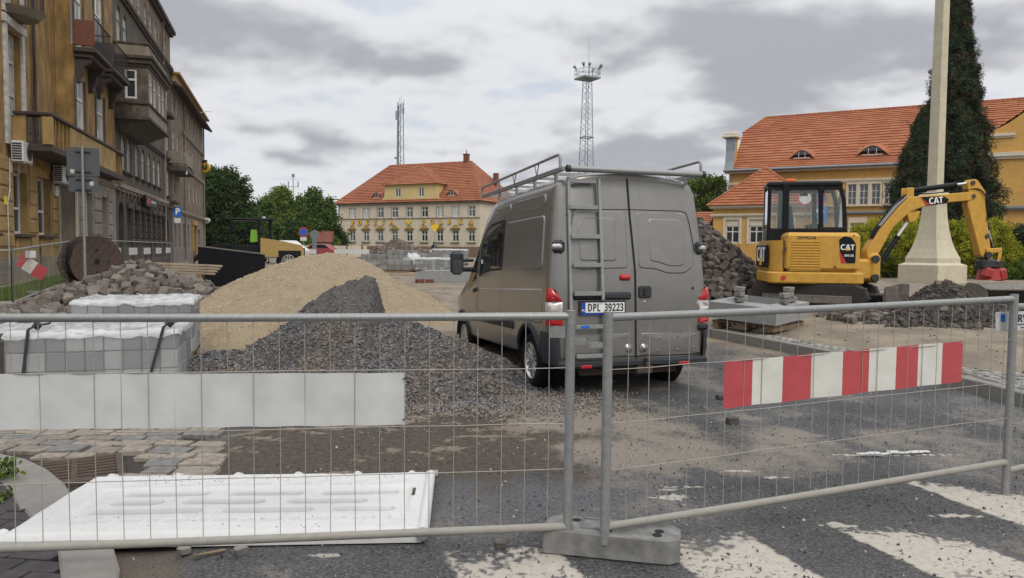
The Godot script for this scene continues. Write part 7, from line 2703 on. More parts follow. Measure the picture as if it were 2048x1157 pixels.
func build_excavator() -> void:
	var at := Vector3(6.255, gh(6.255, -15.5), -15.5)
	at.y = 0.5
	var o := thing("mini_excavator", "yellow mini excavator with black cab and raised boom", "excavator", at, deg_to_rad(-14.0))
	# undercarriage, slewed against the house
	var ub := yaw(deg_to_rad(-20.0))
	for sz in [-0.68, 0.62]:
		var st := S()
		prism(st, rrect(2.25, 0.5, 0.24, 6), -0.16, 0.16, Transform3D(ub, ub * Vector3(0.05, 0.24, sz)), 0.02)
		var tr := put("track", st, M.track_mud, o)
		st = S()
		for k in 34:
			var t := float(k) / 34.0 * 2.0
			var p: Vector3
			var b := ub
			if t < 1.0: p = Vector3(-0.9 + t * 1.9, 0.5, sz)
			else: p = Vector3(1.0 - (t - 1.0) * 1.9, -0.01, sz)
			box(st, ub * p, Vector3(0.045, 0.035, 0.31), ub)
		for k in 5:
			for e in [[1.0, 0.93], [-1.0, -0.83]]:
				var a: float = PI / 2 * e[0] - PI * k / 4.0 * e[0]
				box(st, ub * Vector3(e[1] + cos(a) * 0.25 * e[0], 0.24 + sin(a) * 0.25 * e[0], sz), Vector3(0.045, 0.035, 0.31), ub * Basis(Vector3.BACK, a - PI / 2))
		put("tread", st, M.track_mud, tr)
		st = S()
		box(st, ub * Vector3(0.05, 0.2, sz + 0.165), Vector3(1.7, 0.16, 0.03), ub, 0.01)
		put("track_frame", st, M.steel_worn, tr)
	var st := S()
	box(st, ub * Vector3(0, 0.32, 0), Vector3(1.3, 0.24, 1.1), ub, 0.03)
	cyl(st, Vector3(0, 0.4, 0), Vector3(0, 0.52, 0), 0.5, -1.0, 24)
	box(st, ub * Vector3(1.05, 0.24, 0), Vector3(0.7, 0.14, 0.7), ub, 0.02)
	put("undercarriage", st, M.digger_black, o)
	# dozer blade, a curved plate
	st = S()
	var bl := PackedVector2Array()
	for i in 7:
		var t := -0.7 + 1.4 * i / 6.0
		bl.append(Vector2(1.62 - cos(t) * 0.16 + 0.05, 0.28 + sin(t) * 0.34))
	for i in 7:
		var t := 0.7 - 1.4 * i / 6.0
		bl.append(Vector2(1.58 - cos(t) * 0.16 + 0.05 - 0.02, 0.28 + sin(t) * 0.34))
	prism(st, bl, -0.86, 0.86, Transform3D(ub, Vector3.ZERO))
	for sz in [-0.87, 0.87]: box(st, ub * Vector3(1.6, 0.27, sz), Vector3(0.22, 0.46, 0.025), ub, 0.005)
	put("dozer_blade", st, M.steel_worn, o)
	var n0 := o.get_child_count()
	# house: skirt, covers, doors
	st = S()
	plan([Vector2(-1.42, 0.55), Vector2(-1.28, -0.84), Vector2(0.5, -0.85), Vector2(0.55, -0.3), Vector2(0.62, 0.8), Vector2(-1.0, 0.85), Vector2(-1.36, 0.75)], 0.2, 0.5, 0.735, 0.03, st)
	put("skirt", st, M.digger_yellow, o)
	st = S()
	plan([Vector2(-1.4, 0.5), Vector2(-1.25, -0.6), Vector2(-0.98, -0.815), Vector2(-1.0, 0.82), Vector2(-1.3, 0.74)], 0.18, 0.745, 1.36, 0.04, st)
	put("counterweight_cover", st, M.digger_yellow, o)
	st = S()
	plan([Vector2(-1.03, 0.78), Vector2(-0.98, -0.83), Vector2(0.36, -0.83), Vector2(0.43, -0.7), Vector2(0.43, -0.1), Vector2(0.35, 0.78)], 0.1, 0.745, 1.52, 0.07, st)
	var hood := put("engine_hood", st, M.digger_yellow, o)
	for k in 11:
		st = S()
		box(st, Vector3(-0.6, 0.79 + k * 0.054, 0.832), Vector3(0.54, 0.03, 0.02), Basis(Vector3.RIGHT, 0.5), 0.004)
		put("louvre", st, M.digger_yellow, hood)
	st = S()
	box(st, Vector3(-0.6, 1.06, 0.8205), Vector3(0.57, 0.62, 0.01))
	put("louvre_recess", st, M.digger_yellow, hood)
	for p in [[-1.0, 0.78], [-1.0, 1.3], [0.3, 0.78], [-0.95, 1.46], [0.28, 1.46]]:
		st = S()
		cyl(st, Vector3(p[0], p[1], 0.827), Vector3(p[0], p[1], 0.837), 0.014, -1.0, 8)
		put("bolt", st, M.steel_dark, hood)
	st = S()
	tube(st, arc_pts([Vector3(-0.3, 1.5, 0.5), Vector3(-0.3, 1.62, 0.5), Vector3(0.2, 1.62, 0.5), Vector3(0.2, 1.5, 0.5)], 0.05), 0.014, 7)
	put("handrail", st, M.digger_black, hood)
	# decals
	st = S()
	prism(st, rpoly([Vector2(0.01, 1.38), Vector2(0.06, 0.92), Vector2(0.32, 0.92), Vector2(0.32, 1.3), Vector2(0.24, 1.42), Vector2(0.11, 1.45)], 0.03), 0.829, 0.836)
	var dc := put("decal", st, M.digger_black, hood)
	st = S()
	prism(st, PackedVector2Array([Vector2(0.025, 1.16), Vector2(0.06, 0.925), Vector2(0.16, 0.925)]), 0.8365, 0.839)
	put("stripe", st, M.sign_red, dc)
	put("lettering", text("CAT", 0.105, 0.004), M.logo_white, dc, Transform3D(Basis(), Vector3(0.17, 1.23, 0.838)))
	put("lettering", text("303.5E", 0.042, 0.004), M.logo_white, dc, Transform3D(Basis(), Vector3(0.2, 1.07, 0.838)))
	st = S()
	prism(st, PackedVector2Array([Vector2(0.125, 1.17), Vector2(0.215, 1.17), Vector2(0.17, 1.24)]), 0.8405, 0.843)
	put("emblem", st, M.logo_yellow, dc)
	put("lettering", text("ZEPPELIN", 0.055, 0.004), M.ink, hood, Transform3D(Basis(), Vector3(-0.58, 1.41, 0.832)))
	var rb := Transform3D(Basis(Vector3(0.13, 0, 0.99).normalized(), Vector3.UP, Vector3(-0.99, 0, 0.13).normalized()), Vector3(-1.355, 1.05, 0.1))
	st = S()
	box(st, Vector3(0, 0, 0), Vector3(0.95, 0.46, 0.05), Basis(), 0.02)
	var rd := put("rear_decal", st, M.digger_black, o, rb)
	put("lettering", text("CAT", 0.3, 0.006), M.logo_white, rd, Transform3D(Basis(), Vector3(0, 0.02, 0.028)))
	st = S()
	prism(st, PackedVector2Array([Vector2(-0.13, -0.2), Vector2(0.13, -0.2), Vector2(0, 0.0)]), 0.0325, 0.036)
	put("emblem", st, M.logo_yellow, rd)
	st = S()
	cyl(st, Vector3(-1.0, 0.62, 0.852), Vector3(-1.0, 0.62, 0.866), 0.045, -1.0, 16)
	put("reflector", st, M.sign_red, o)
	st = S()
	cyl(st, Vector3(-0.05, 0.84, 0.826), Vector3(-0.05, 0.84, 0.836), 0.025, -1.0, 12)
	box(st, Vector3(-1.02, 1.1, 0.828), Vector3(0.012, 0.6, 0.012))
	box(st, Vector3(-0.98, 1.18, 0.832), Vector3(0.03, 0.1, 0.02))
	put("latch", st, M.rust, hood)
	var n1 := o.get_child_count()
	# cab: posts, roof and real panes
	var x0 := -0.94
	var x1 := 0.62
	var z0 := -0.84
	var z1 := 0.14
	st = S()
	plan([Vector2(x0, -z1), Vector2(x0, -z0), Vector2(x1 - 0.02, -z0), Vector2(x1, -z0 - 0.1), Vector2(x1, -z1)], 0.05, 1.1, 1.62, 0.02, st)
	put("cab_base", st, M.digger_black, o)
	st = S()
	plan([Vector2(x0 - 0.02, -z1 - 0.02), Vector2(x0 - 0.02, -z0 + 0.02), Vector2(x1 - 0.1, -z0 + 0.02), Vector2(x1 - 0.1, -z1 - 0.02)], 0.08, 2.47, 2.59, 0.04, st)
	put("cab_roof", st, M.digger_black, o)
	var post := func(pts: Array, r: float) -> void:
		var s := S()
		for k in pts.size() - 1:
			var d: Vector3 = pts[k + 1] - pts[k]
			var q := d.normalized()
			box(s, (pts[k] + pts[k + 1]) / 2, Vector3(r, d.length() + 0.02, r), Basis(q.cross(Vector3.BACK).normalized(), q, Vector3.BACK).orthonormalized(), 0.012)
		put("cab_post", s, M.digger_black, o)
	for z in [z0 + 0.04, z1 - 0.04]:
		post.call([Vector3(x1 - 0.04, 1.58, z), Vector3(x1 - 0.08, 2.2, z), Vector3(x1 - 0.16, 2.5, z)], 0.08)
		post.call([Vector3(x0 + 0.04, 1.58, z), Vector3(x0 + 0.04, 2.5, z)], 0.07)
		post.call([Vector3(-0.58, 1.58, z), Vector3(-0.58, 2.5, z)], 0.13)
		post.call([Vector3(0.12, 1.58, z), Vector3(0.09, 2.5, z)], 0.09)
		st = S()
		box(st, Vector3((x0 + x1) / 2, 2.44, z), Vector3(x1 - x0 - 0.22, 0.07, 0.07))
		put("cab_rail", st, M.digger_black, o)
	for z in [z0 + 0.02, z1 - 0.02]:
		for w in [[x0 + 0.07, -0.64], [-0.52, -0.22], [-0.21, 0.06], [0.16, x1 - 0.1]]:
			st = S()
			box(st, Vector3((w[0] + w[1]) / 2, 2.02, z), Vector3(w[1] - w[0], 0.8, 0.006))
			put("cab_window", st, M.glass_clear, o)
	for x in [x0 + 0.02, x1 - 0.05]:
		st = S()
		box(st, Vector3(x, 2.02, (z0 + z1) / 2), Vector3(0.006, 0.8, z1 - z0 - 0.16))
		put("cab_window", st, M.glass_clear, o)
	st = S()
	box(st, Vector3(-0.45, 1.75, -0.35), Vector3(0.14, 0.75, 0.5), Basis(Vector3.BACK, 0.12), 0.06)
	box(st, Vector3(-0.2, 1.45, -0.35), Vector3(0.5, 0.14, 0.5), Basis(), 0.05)
	put("seat", st, M.digger_black, o)
	st = S()
	for z in [-0.65, -0.08]:
		box(st, Vector3(0.05, 1.62, z), Vector3(0.3, 0.2, 0.12), Basis(), 0.03)
		cyl(st, Vector3(0.12, 1.7, z), Vector3(0.15, 1.86, z), 0.018, -1.0, 8)
	put("joystick", st, M.digger_black, o)
	st = S()
	box(st, Vector3(-0.45, 2.64, -0.3), Vector3(0.2, 0.07, 0.1), Basis(), 0.02)
	put("beacon", st, M.orange, o)
	st = S()
	tube(st, arc_pts([Vector3(-0.2, 2.4, 0.1), Vector3(-0.2, 2.36, 0.0), Vector3(-0.02, 2.36, -0.05)], 0.05), 0.01, 6)
	box(st, Vector3(-0.22, 2.33, 0.06), Vector3(0.16, 0.09, 0.02), Basis(), 0.01)
	put("mirror", st, M.digger_black, o)
	var n2 := o.get_child_count()
	# boom
	st = S()
	box(st, Vector3(0.95, 0.78, 0.0), Vector3(0.75, 0.45, 0.34), Basis(), 0.06)
	box(st, Vector3(1.28, 0.82, 0.0), Vector3(0.28, 0.62, 0.42), Basis(), 0.08)
	var sw := put("swing_post", st, M.digger_yellow, o)
	st = S()
	for y in [0.62, 1.0]: cyl(st, Vector3(1.26, y, -0.23), Vector3(1.26, y, 0.23), 0.08, -1.0, 14)
	put("pin", st, M.steel_dark, sw)
	st = S()
	var bo := rpoly([Vector2(1.12, 1.16), Vector2(1.16, 0.92), Vector2(1.3, 0.94), Vector2(1.7, 1.66), Vector2(2.06, 1.97), Vector2(2.36, 2.09), Vector2(2.7, 2.16), Vector2(3.42, 2.23), Vector2(3.55, 2.28), Vector2(3.5, 2.4), Vector2(3.3, 2.4), Vector2(2.36, 2.31), Vector2(2.02, 2.28), Vector2(1.77, 2.03), Vector2(1.42, 1.62)], 0.06, 3)
	prism(st, bo, -0.11, 0.11, Transform3D(), 0.015)
	for z in [-0.12, 0.12]: box(st, Vector3(2.06, 2.36, z * 0.7), Vector3(0.16, 0.22, 0.03), Basis(), 0.01)
	prism(st, rpoly([Vector2(2.0, 1.95), Vector2(2.06, 1.76), Vector2(2.2, 1.8), Vector2(2.3, 2.0)], 0.03), -0.1, 0.1)
	var boom := put("boom", st, M.digger_yellow, o)
	st = S()
	prism(st, rpoly([Vector2(2.28, 2.28), Vector2(2.42, 2.1), Vector2(2.86, 2.16), Vector2(2.92, 2.24), Vector2(2.8, 2.31)], 0.02), 0.112, 0.116)
	var bd := put("decal", st, M.digger_black, boom)
	st = S()
	prism(st, PackedVector2Array([Vector2(2.29, 2.265), Vector2(2.42, 2.11), Vector2(2.5, 2.12)]), 0.117, 0.119)
	put("stripe", st, M.sign_red, bd)
	put("lettering", text("CAT", 0.13, 0.004), M.logo_white, bd, Transform3D(Basis(Vector3.BACK, 0.12), Vector3(2.62, 2.215, 0.119)))
	# rams
	ram(o, Vector3(2.14, 2.42, 0), Vector3(3.46, 2.6, 0), 0.055, 0.72)
	ram(o, Vector3(1.4, 0.78, 0.0), Vector3(2.12, 1.82, 0.0), 0.055, 0.62)
	ram(o, Vector3(3.72, 2.28, 0.0), Vector3(4.05, 1.28, 0.0), 0.045, 0.6)
	# stick
	st = S()
	prism(st, rpoly([Vector2(3.4, 2.66), Vector2(3.36, 2.52), Vector2(3.4, 2.3), Vector2(3.36, 2.16), Vector2(3.71, 1.1), Vector2(3.8, 1.04), Vector2(3.92, 1.06), Vector2(3.95, 1.24), Vector2(3.77, 2.2), Vector2(3.78, 2.42), Vector2(3.56, 2.68)], 0.05, 3), -0.09, 0.09, Transform3D(), 0.012)
	var stick := put("stick", st, M.digger_yellow, o)
	st = S()
	for p in [Vector2(3.48, 2.32), Vector2(3.46, 2.6), Vector2(3.86, 1.12), Vector2(3.84, 1.5)]: cyl(st, Vector3(p.x, p.y, -0.12), Vector3(p.x, p.y, 0.12), 0.045, -1.0, 12)
	put("pin", st, M.rust, stick)
	st = S()
	for k in 4:
		var z := -0.06 + k * 0.04
		tube(st, arc_pts([Vector3(1.2, 1.15, z), Vector3(1.34, 1.56, z), Vector3(1.75, 2.08, z), Vector3(2.02, 2.34, z), Vector3(2.5, 2.36, z), Vector3(3.3, 2.44, z), Vector3(3.62, 2.5, z * 2.0), Vector3(3.84, 2.2, z * 2.0), Vector3(3.8, 1.9 - k * 0.1, z), Vector3(3.98, 1.4, z), Vector3(4.02, 1.2, z)], 0.15), 0.013, 6)
	put("hose", st, M.seal_gap_black, o)
	st = S()
	for z in [-0.03, 0.03]: tube(st, arc_pts([Vector3(1.42, 1.68, z + 0.06), Vector3(1.76, 2.09, z + 0.06), Vector3(2.0, 2.3, z + 0.06)], 0.1), 0.014, 6)
	put("pipe", st, M.zinc, o)
	# linkage, tilting rotator and broad bucket turned crosswise
	st = S()
	for z in [-0.12, 0.12]:
		box(st, Vector3(4.0, 1.2, z), Vector3(0.36, 0.1, 0.03), Basis(Vector3.BACK, 0.08), 0.02)
		box(st, Vector3(4.12, 1.03, z), Vector3(0.08, 0.36, 0.03), Basis(Vector3.BACK, -0.15), 0.02)
	put("bucket_link", st, M.digger_yellow, o)
	st = S()
	box(st, Vector3(3.97, 0.92, 0), Vector3(0.42, 0.2, 0.26), Basis(), 0.04)
	for p in [[3.86, 1.1], [4.14, 0.92], [3.84, 0.86]]: cyl(st, Vector3(p[0], p[1], -0.16), Vector3(p[0], p[1], 0.16), 0.07, -1.0, 14)
	put("coupler", st, M.steel_dark, o)
	st = S()
	cyl(st, Vector3(4.0, 0.58, 0), Vector3(4.0, 0.82, 0), 0.24, 0.2, 18)
	box(st, Vector3(4.18, 0.7, 0.06), Vector3(0.2, 0.26, 0.3), Basis(Vector3.BACK, 0.2), 0.04)
	box(st, Vector3(3.86, 0.72, 0.12), Vector3(0.2, 0.24, 0.2), Basis(Vector3.BACK, -0.3), 0.05)
	put("tiltrotator", st, M.coupler_red, o)
	st = S()
	var bk := PackedVector2Array()
	var shell := [Vector2(0.42, 0.42), Vector2(0.2, 0.52), Vector2(-0.1, 0.54), Vector2(-0.26, 0.42), Vector2(-0.32, 0.24), Vector2(-0.24, 0.08), Vector2(-0.05, 0.0), Vector2(0.42, -0.02)]
	for p in shell: bk.append(p)
	for i in shell.size():
		var p: Vector2 = shell[shell.size() - 1 - i]
		bk.append(p + Vector2(0.0, 0.02) if i == 0 else (p - Vector2(0.0, 0.02) if i == shell.size() - 1 else p + (Vector2(0.05, 0.27) - p).normalized() * 0.025))
	var bx := Transform3D(Basis(Vector3(0, 0, 1), Vector3.UP, Vector3(-1, 0, 0)), Vector3(4.05, 0.0, 0.5))
	prism(st, bk, -0.86, 0.86, bx)
	for sx in [-0.86, 0.84]:
		var cap := PackedVector2Array()
		for p in shell: cap.append(p)
		prism(st, cap, sx, sx + 0.022, bx)
	box(st, bx * Vector3(0.45, 0.425, 0), Vector3(1.74, 0.03, 0.1), Basis(), 0.006)
	put("bucket", st, M.steel_worn, o)
	for k in range(n0, n1): o.get_child(k).position.x += 0.34
	for k in range(n1, n2): o.get_child(k).position.x += 0.0
	var sw_xf := Transform3D(yaw(deg_to_rad(22.0)), Vector3(0.86, 0, 0)) * Transform3D(Basis(), Vector3(-1.0, 0, 0))
	for k in range(n2, o.get_child_count()): o.get_child(k).transform = sw_xf * o.get_child(k).transform
	# road signs kept behind the excavator
	var rs := thing("road_sign_post", "post with round white, no-stopping and blue arrow signs behind the cab", "sign", Vector3(11.2, 0.6, -28.0), -0.2)
	st = S()
	cyl(st, Vector3(-0.2, 0, -0.03), Vector3(-0.2, 3.25, -0.03), 0.03, -1.0, 8)
	cyl(st, Vector3(0.2, 0, -0.03), Vector3(0.2, 3.3, -0.03), 0.03, -1.0, 8)
	put("pole", st, M.zinc, rs)
	for d in [[-0.25, 3.05, "logo_white"], [0.25, 3.05, "sign_blue"]]:
		st = S()
		cyl(st, Vector3(d[0], d[1], 0.01), Vector3(d[0], d[1], 0.025), 0.26, -1.0, 28)
		var ring := put("round_sign", st, M.sign_red, rs)
		st = S()
		cyl(st, Vector3(d[0], d[1], 0.026), Vector3(d[0], d[1], 0.031), 0.215, -1.0, 28)
		put("field", st, M[d[2]], ring)
		if d[0] > 0:
			st = S()
			for a in [PI / 4, -PI / 4]: box(st, Vector3(d[0], d[1], 0.034 + a * 0.001), Vector3(0.42, 0.05, 0.004), Basis(Vector3.BACK, a))
			put("cross", st, M.sign_red, ring)
	st = S()
	box(st, Vector3(0.28, 2.45, 0.02), Vector3(0.54, 0.64, 0.02), Basis(), 0.005)
	var ar := put("arrow_sign", st, M.sign_blue, rs)
	st = S()
	prism(st, PackedVector2Array([Vector2(-0.06, -0.32), Vector2(0.06, -0.32), Vector2(0.06, 0.08), Vector2(0.17, 0.08), Vector2(0, 0.33), Vector2(-0.17, 0.08), Vector2(-0.06, 0.08)]), 0.031, 0.034, Transform3D(Basis(), Vector3(0.28, 2.45, 0)))
	put("arrow", st, M.logo_white, ar)

func ram(o: Node, a: Vector3, b: Vector3, r: float, f: float) -> void:
	var st := S()
	var m := a.lerp(b, f)
	cyl(st, a, m, r, -1.0, 14)
	cyl(st, m, m + (b - a).normalized() * 0.05, r * 1.15, -1.0, 14)
	var c := put("hydraulic_ram", st, M.digger_black, o)
	st = S()
	cyl(st, m, b, r * 0.55, -1.0, 12)
	put("rod", st, M.chrome, c)

# ---------- wheel loader and the black steel box before it ----------
func build_loader() -> void:
	var o := thing("wheel_loader", "yellow and black wheel loader behind the sand heap", "loader", Vector3(-10.6, 0.6, -31.0), 0.35)
	var st := S()
	prism(st, rpoly([Vector2(0.1, 0.65), Vector2(1.75, 0.62), Vector2(1.85, 0.8), Vector2(1.75, 1.12), Vector2(0.9, 1.3), Vector2(0.1, 1.42)], 0.08), -0.6, 0.6, Transform3D(), 0.06)
	var hood := put("engine_hood", st, M.loader_yellow, o)
	st = S()
	box(st, Vector3(1.83, 0.85, 0), Vector3(0.08, 0.32, 1.0), Basis(), 0.02)
	box(st, Vector3(1.25, 0.78, 0.6), Vector3(0.9, 0.24, 0.04), Basis(), 0.02)
	put("grille", st, M.digger_black, hood)
	st = S()
	box(st, Vector3(-0.25, 2.16, 0), Vector3(1.75, 0.1, 1.25), Basis(), 0.04)
	put("cab_roof", st, M.digger_black, o)
	for p in [[-1.0, 0.55], [-1.0, -0.55], [0.05, 0.58], [0.05, -0.58], [0.5, 0.5], [0.5, -0.5]]:
		st = S()
		box(st, Vector3(p[0], 1.55, p[1]), Vector3(0.08, 1.2, 0.08), Basis(Vector3.BACK, 0.06 if p[0] < 0 else -0.04), 0.01)
		put("cab_post", st, M.digger_black, o)
	st = S()
	box(st, Vector3(-0.45, 0.85, 0), Vector3(1.3, 0.55, 1.1), Basis(), 0.05)
	put("cab_base", st, M.digger_black, o)
	st = S()
	box(st, Vector3(-0.1, 1.35, 0), Vector3(0.14, 0.75, 0.5), Basis(), 0.05)
	put("seat", st, M.digger_black, o)
	st = S()
	box(st, Vector3(-0.2, 1.5, 0.0), Vector3(0.06, 0.55, 0.42), Basis(Vector3.BACK, 0.1), 0.02)
	prism(st, rpoly([Vector2(-0.26, 1.75), Vector2(-0.02, 1.75), Vector2(0.02, 1.25), Vector2(-0.3, 1.22)], 0.06), 0.2, 0.27)
	tag(put("jacket", st, M.hi_vis, o), "fluorescent green jacket over the seat")
	st = S()
	cyl(st, Vector3(-0.75, 1.3, 0), Vector3(-0.6, 1.5, 0), 0.03, -1.0, 6)
	cyl(st, Vector3(-0.6, 1.5, -0.01), Vector3(-0.58, 1.52, 0.01), 0.2, -1.0, 14)
	put("steering_wheel", st, M.digger_black, o)
	st = S()
	cyl(st, Vector3(0.25, 2.2, 0.2), Vector3(0.25, 2.3, 0.2), 0.09, 0.07, 10)
	put("beacon", st, M.frame_old, o)
	for x in [-0.95, 1.2]:
		for z in [-0.5, 0.5]:
			wheel(o, Vector3(x, 0.44, z), 0.44, 0.34, signf(z))
			o.get_child(o.get_child_count() - 1).transform = Transform3D(Basis(Vector3.UP, -PI / 2), Vector3(x, 0.44, z)) * Transform3D(Basis(), -Vector3(x, 0.44, z))
	st = S()
	for z in [-0.3, 0.3]:
		prism(st, rpoly([Vector2(-0.9, 1.0), Vector2(-1.4, 1.25), Vector2(-2.1, 0.95), Vector2(-2.5, 0.5), Vector2(-2.4, 0.4), Vector2(-2.0, 0.75), Vector2(-1.4, 1.0)], 0.05), z - 0.05, z + 0.05)
	put("lift_arm", st, M.digger_black, o)
	st = S()
	prism(st, rpoly([Vector2(-2.4, 0.9), Vector2(-2.45, 0.2), Vector2(-3.1, 0.1), Vector2(-2.6, 0.3)], 0.04), -0.95, 0.95)
	put("bucket", st, M.steel_worn, o)
	st = S()
	box(st, Vector3(-0.95, 1.75, 0.62), Vector3(0.1, 0.28, 0.2), Basis(), 0.03)
	cyl(st, Vector3(0.8, 1.3, 0.3), Vector3(0.8, 1.75, 0.3), 0.05, -1.0, 10)
	put("exhaust", st, M.digger_black, o)
	# black box
	var b := thing("steel_box", "large black sheet-steel box standing between cobbles and sand", "box", gp(-7.35, -19.6), 0.35)
	st = S()
	prism(st, rpoly([Vector2(-0.85, -0.05), Vector2(0.8, -0.05), Vector2(0.8, 0.92), Vector2(-0.85, 1.12)], 0.015), -1.3, 0.0, Transform3D(), 0.015)
	put("body", st, M.black_sheet, b)
	st = S()
	box(st, Vector3(-0.02, 1.045, 0.0), Vector3(1.67, 0.03, 0.03), Basis(Vector3.BACK, -0.12))
	put("top_edge", st, M.steel_worn, b)
	for x in [0.44, 0.52]:
		st = S()
		box(st, Vector3(x, 0.58, 0.004), Vector3(0.04, 0.09, 0.012))
		put("slot", st, M.seal_gap_black, b)

# ---------- pallets ----------
func pallet(parent: Node, w: float, d: float) -> void:
	for k in 3:
		var st := S()
		box(st, Vector3(0, 0.05, -d / 2 + 0.06 + k * (d - 0.12) / 2), Vector3(w, 0.1, 0.1), Basis(), 0.004)
		put("runner", st, M.timber, parent)
	for k in 7:
		var st := S()
		box(st, Vector3(-w / 2 + 0.05 + k * (w - 0.1) / 6, 0.112, 0), Vector3(0.1, 0.022, d), Basis(), 0.003)
		put("board", st, M.timber, parent)

func film_box(w: float, d: float, y0: float, y1: float, amp: float, sd: float) -> Array:
	# stretch film round a load: pleated side sheets, and a slack cover folded over the top edges
	var side := S()
	smooth(side)
	var n := 64
	var peri := func(t: float, off: float) -> Vector3:
		var p := Vector3.ZERO
		var L := 2 * (w + d)
		var s := t * L
		if s < w: p = Vector3(-w / 2 + s, 0, d / 2 + off)
		elif s < w + d: p = Vector3(w / 2 + off, 0, d / 2 - (s - w))
		elif s < 2 * w + d: p = Vector3(w / 2 - (s - w - d), 0, -d / 2 - off)
		else: p = Vector3(-w / 2 - off, 0, -d / 2 + (s - 2 * w - d))
		return p
	for i in n:
		for j in 10:
			var f := func(ii: int, jj: int) -> Vector3:
				var t := float(ii % n) / n
				var v := float(jj) / 10.0
				var q: Vector3 = peri.call(t, 0.012 + amp * absf(nz.get_noise_2d(t * 9.0 + sd, v * 5.0 + t * 13.0)))
				q.y = lerpf(y0, y1 - 0.01, v)
				return q
			quad(side, f.call(i, j), f.call(i + 1, j), f.call(i + 1, j + 1), f.call(i, j + 1))
	smooth(side, false)
	var top := S()
	smooth(top)
	var nx := 30
	var nzz := 20
	for i in nx:
		for j in nzz:
			var f := func(ii: int, jj: int) -> Vector3:
				var u := -1.0 + 2.0 * ii / nx
				var v := -1.0 + 2.0 * jj / nzz
				var e := maxf(absf(u), absf(v))
				var drop := smoothstep(0.86, 1.0, e) * (0.07 + 0.03 * nz.get_noise_2d(u * 2 + sd, v * 2))
				var b := 1.0 + 0.03 * smoothstep(0.8, 0.9, e)
				var wr := nz.get_noise_2d(u * 2.0 + sd * 3.0, v * 6.0) * amp * 1.2 + absf(nz.get_noise_2d(u * 5.0 - v * 3.0 + sd, v * 11.0)) * amp * 1.4
				var cu := clampf(u / 0.9, -1.0, 1.0)
				var cv := clampf(v / 0.9, -1.0, 1.0)
				return Vector3(cu * w / 2 * b, y1 + 0.012 + wr - drop, -cv * d / 2 * b)
			quad(top, f.call(i, j), f.call(i + 1, j), f.call(i + 1, j + 1), f.call(i, j + 1))
	smooth(top, false)
	return [side, top]

func stack_blocks(o: Node, w: float, d: float, y0: float, y1: float, nx: int, ny: int, nd: int, m: Array) -> void:
	var bw := w / nx
	var bh := (y1 - y0) / ny
	var bd := d / nd
	var st := S()
	box(st, Vector3.ZERO, Vector3(bw - 0.012, bh - 0.008, bd - 0.01), Basis(), 0.008)
	var ms := mesh_of(st)
	for i in nx:
		for j in ny:
			for k in nd:
				if k == nd - 1 or i == nx - 1 or i == 0 or j == ny - 1:
					put("block", ms, m[rng.randi() % m.size()], o, Transform3D(Basis(Vector3.UP, rng.randf_range(-0.01, 0.01)), Vector3(-w / 2 + bw * (i + 0.5), y0 + bh * (j + 0.5), -d / 2 + bd * (k + 0.5))))

func wrapped(label: String, at: Vector3, turn: float, w: float, d: float, h: float, nx: int, ny: int, nd: int, group: String, straps := false) -> Node3D:
	var o := thing("wrapped_pallet", label, "pallet", at, turn, group)
	pallet(o, w, d)
	stack_blocks(o, w, d, 0.126, h, nx, ny, nd, [M.block_grey, M.concrete_new, M.block_grey])
	var f := film_box(w, d, 0.13, h, 0.03, at.x)
	put("side_film", f[0], M.film_side, o)
	put("top_film", f[1], M.film, o)
	if straps:
		for s in [[-0.36, -0.4], [0.42, 0.32]]:
			var st := S()
			var a := Vector3(s[0] * w, h + 0.05, d / 2 + 0.02)
			var b := Vector3(s[1] * w, 0.16, d / 2 + 0.055)
			var dv := b - a
			box(st, (a + b) / 2 + Vector3(0, 0, 0.03), Vector3(0.03, dv.length(), 0.004), Basis(dv.cross(Vector3.BACK).normalized(), -dv.normalized(), Vector3.BACK).orthonormalized())
			tube(st, arc_pts([a + Vector3(0, 0, 0.02), a + Vector3(0.03, 0.03, -0.1), a + Vector3(0.12, 0.03, -0.3), a + Vector3(0.06, 0.04, -0.45)], 0.08), 0.012, 5)
			cyl(st, a + Vector3(0.02, 0.0, -0.12), a + Vector3(0.06, 0.05, -0.12), 0.04, -1.0, 9)
			put("strap", st, M.strap, o)
	return o

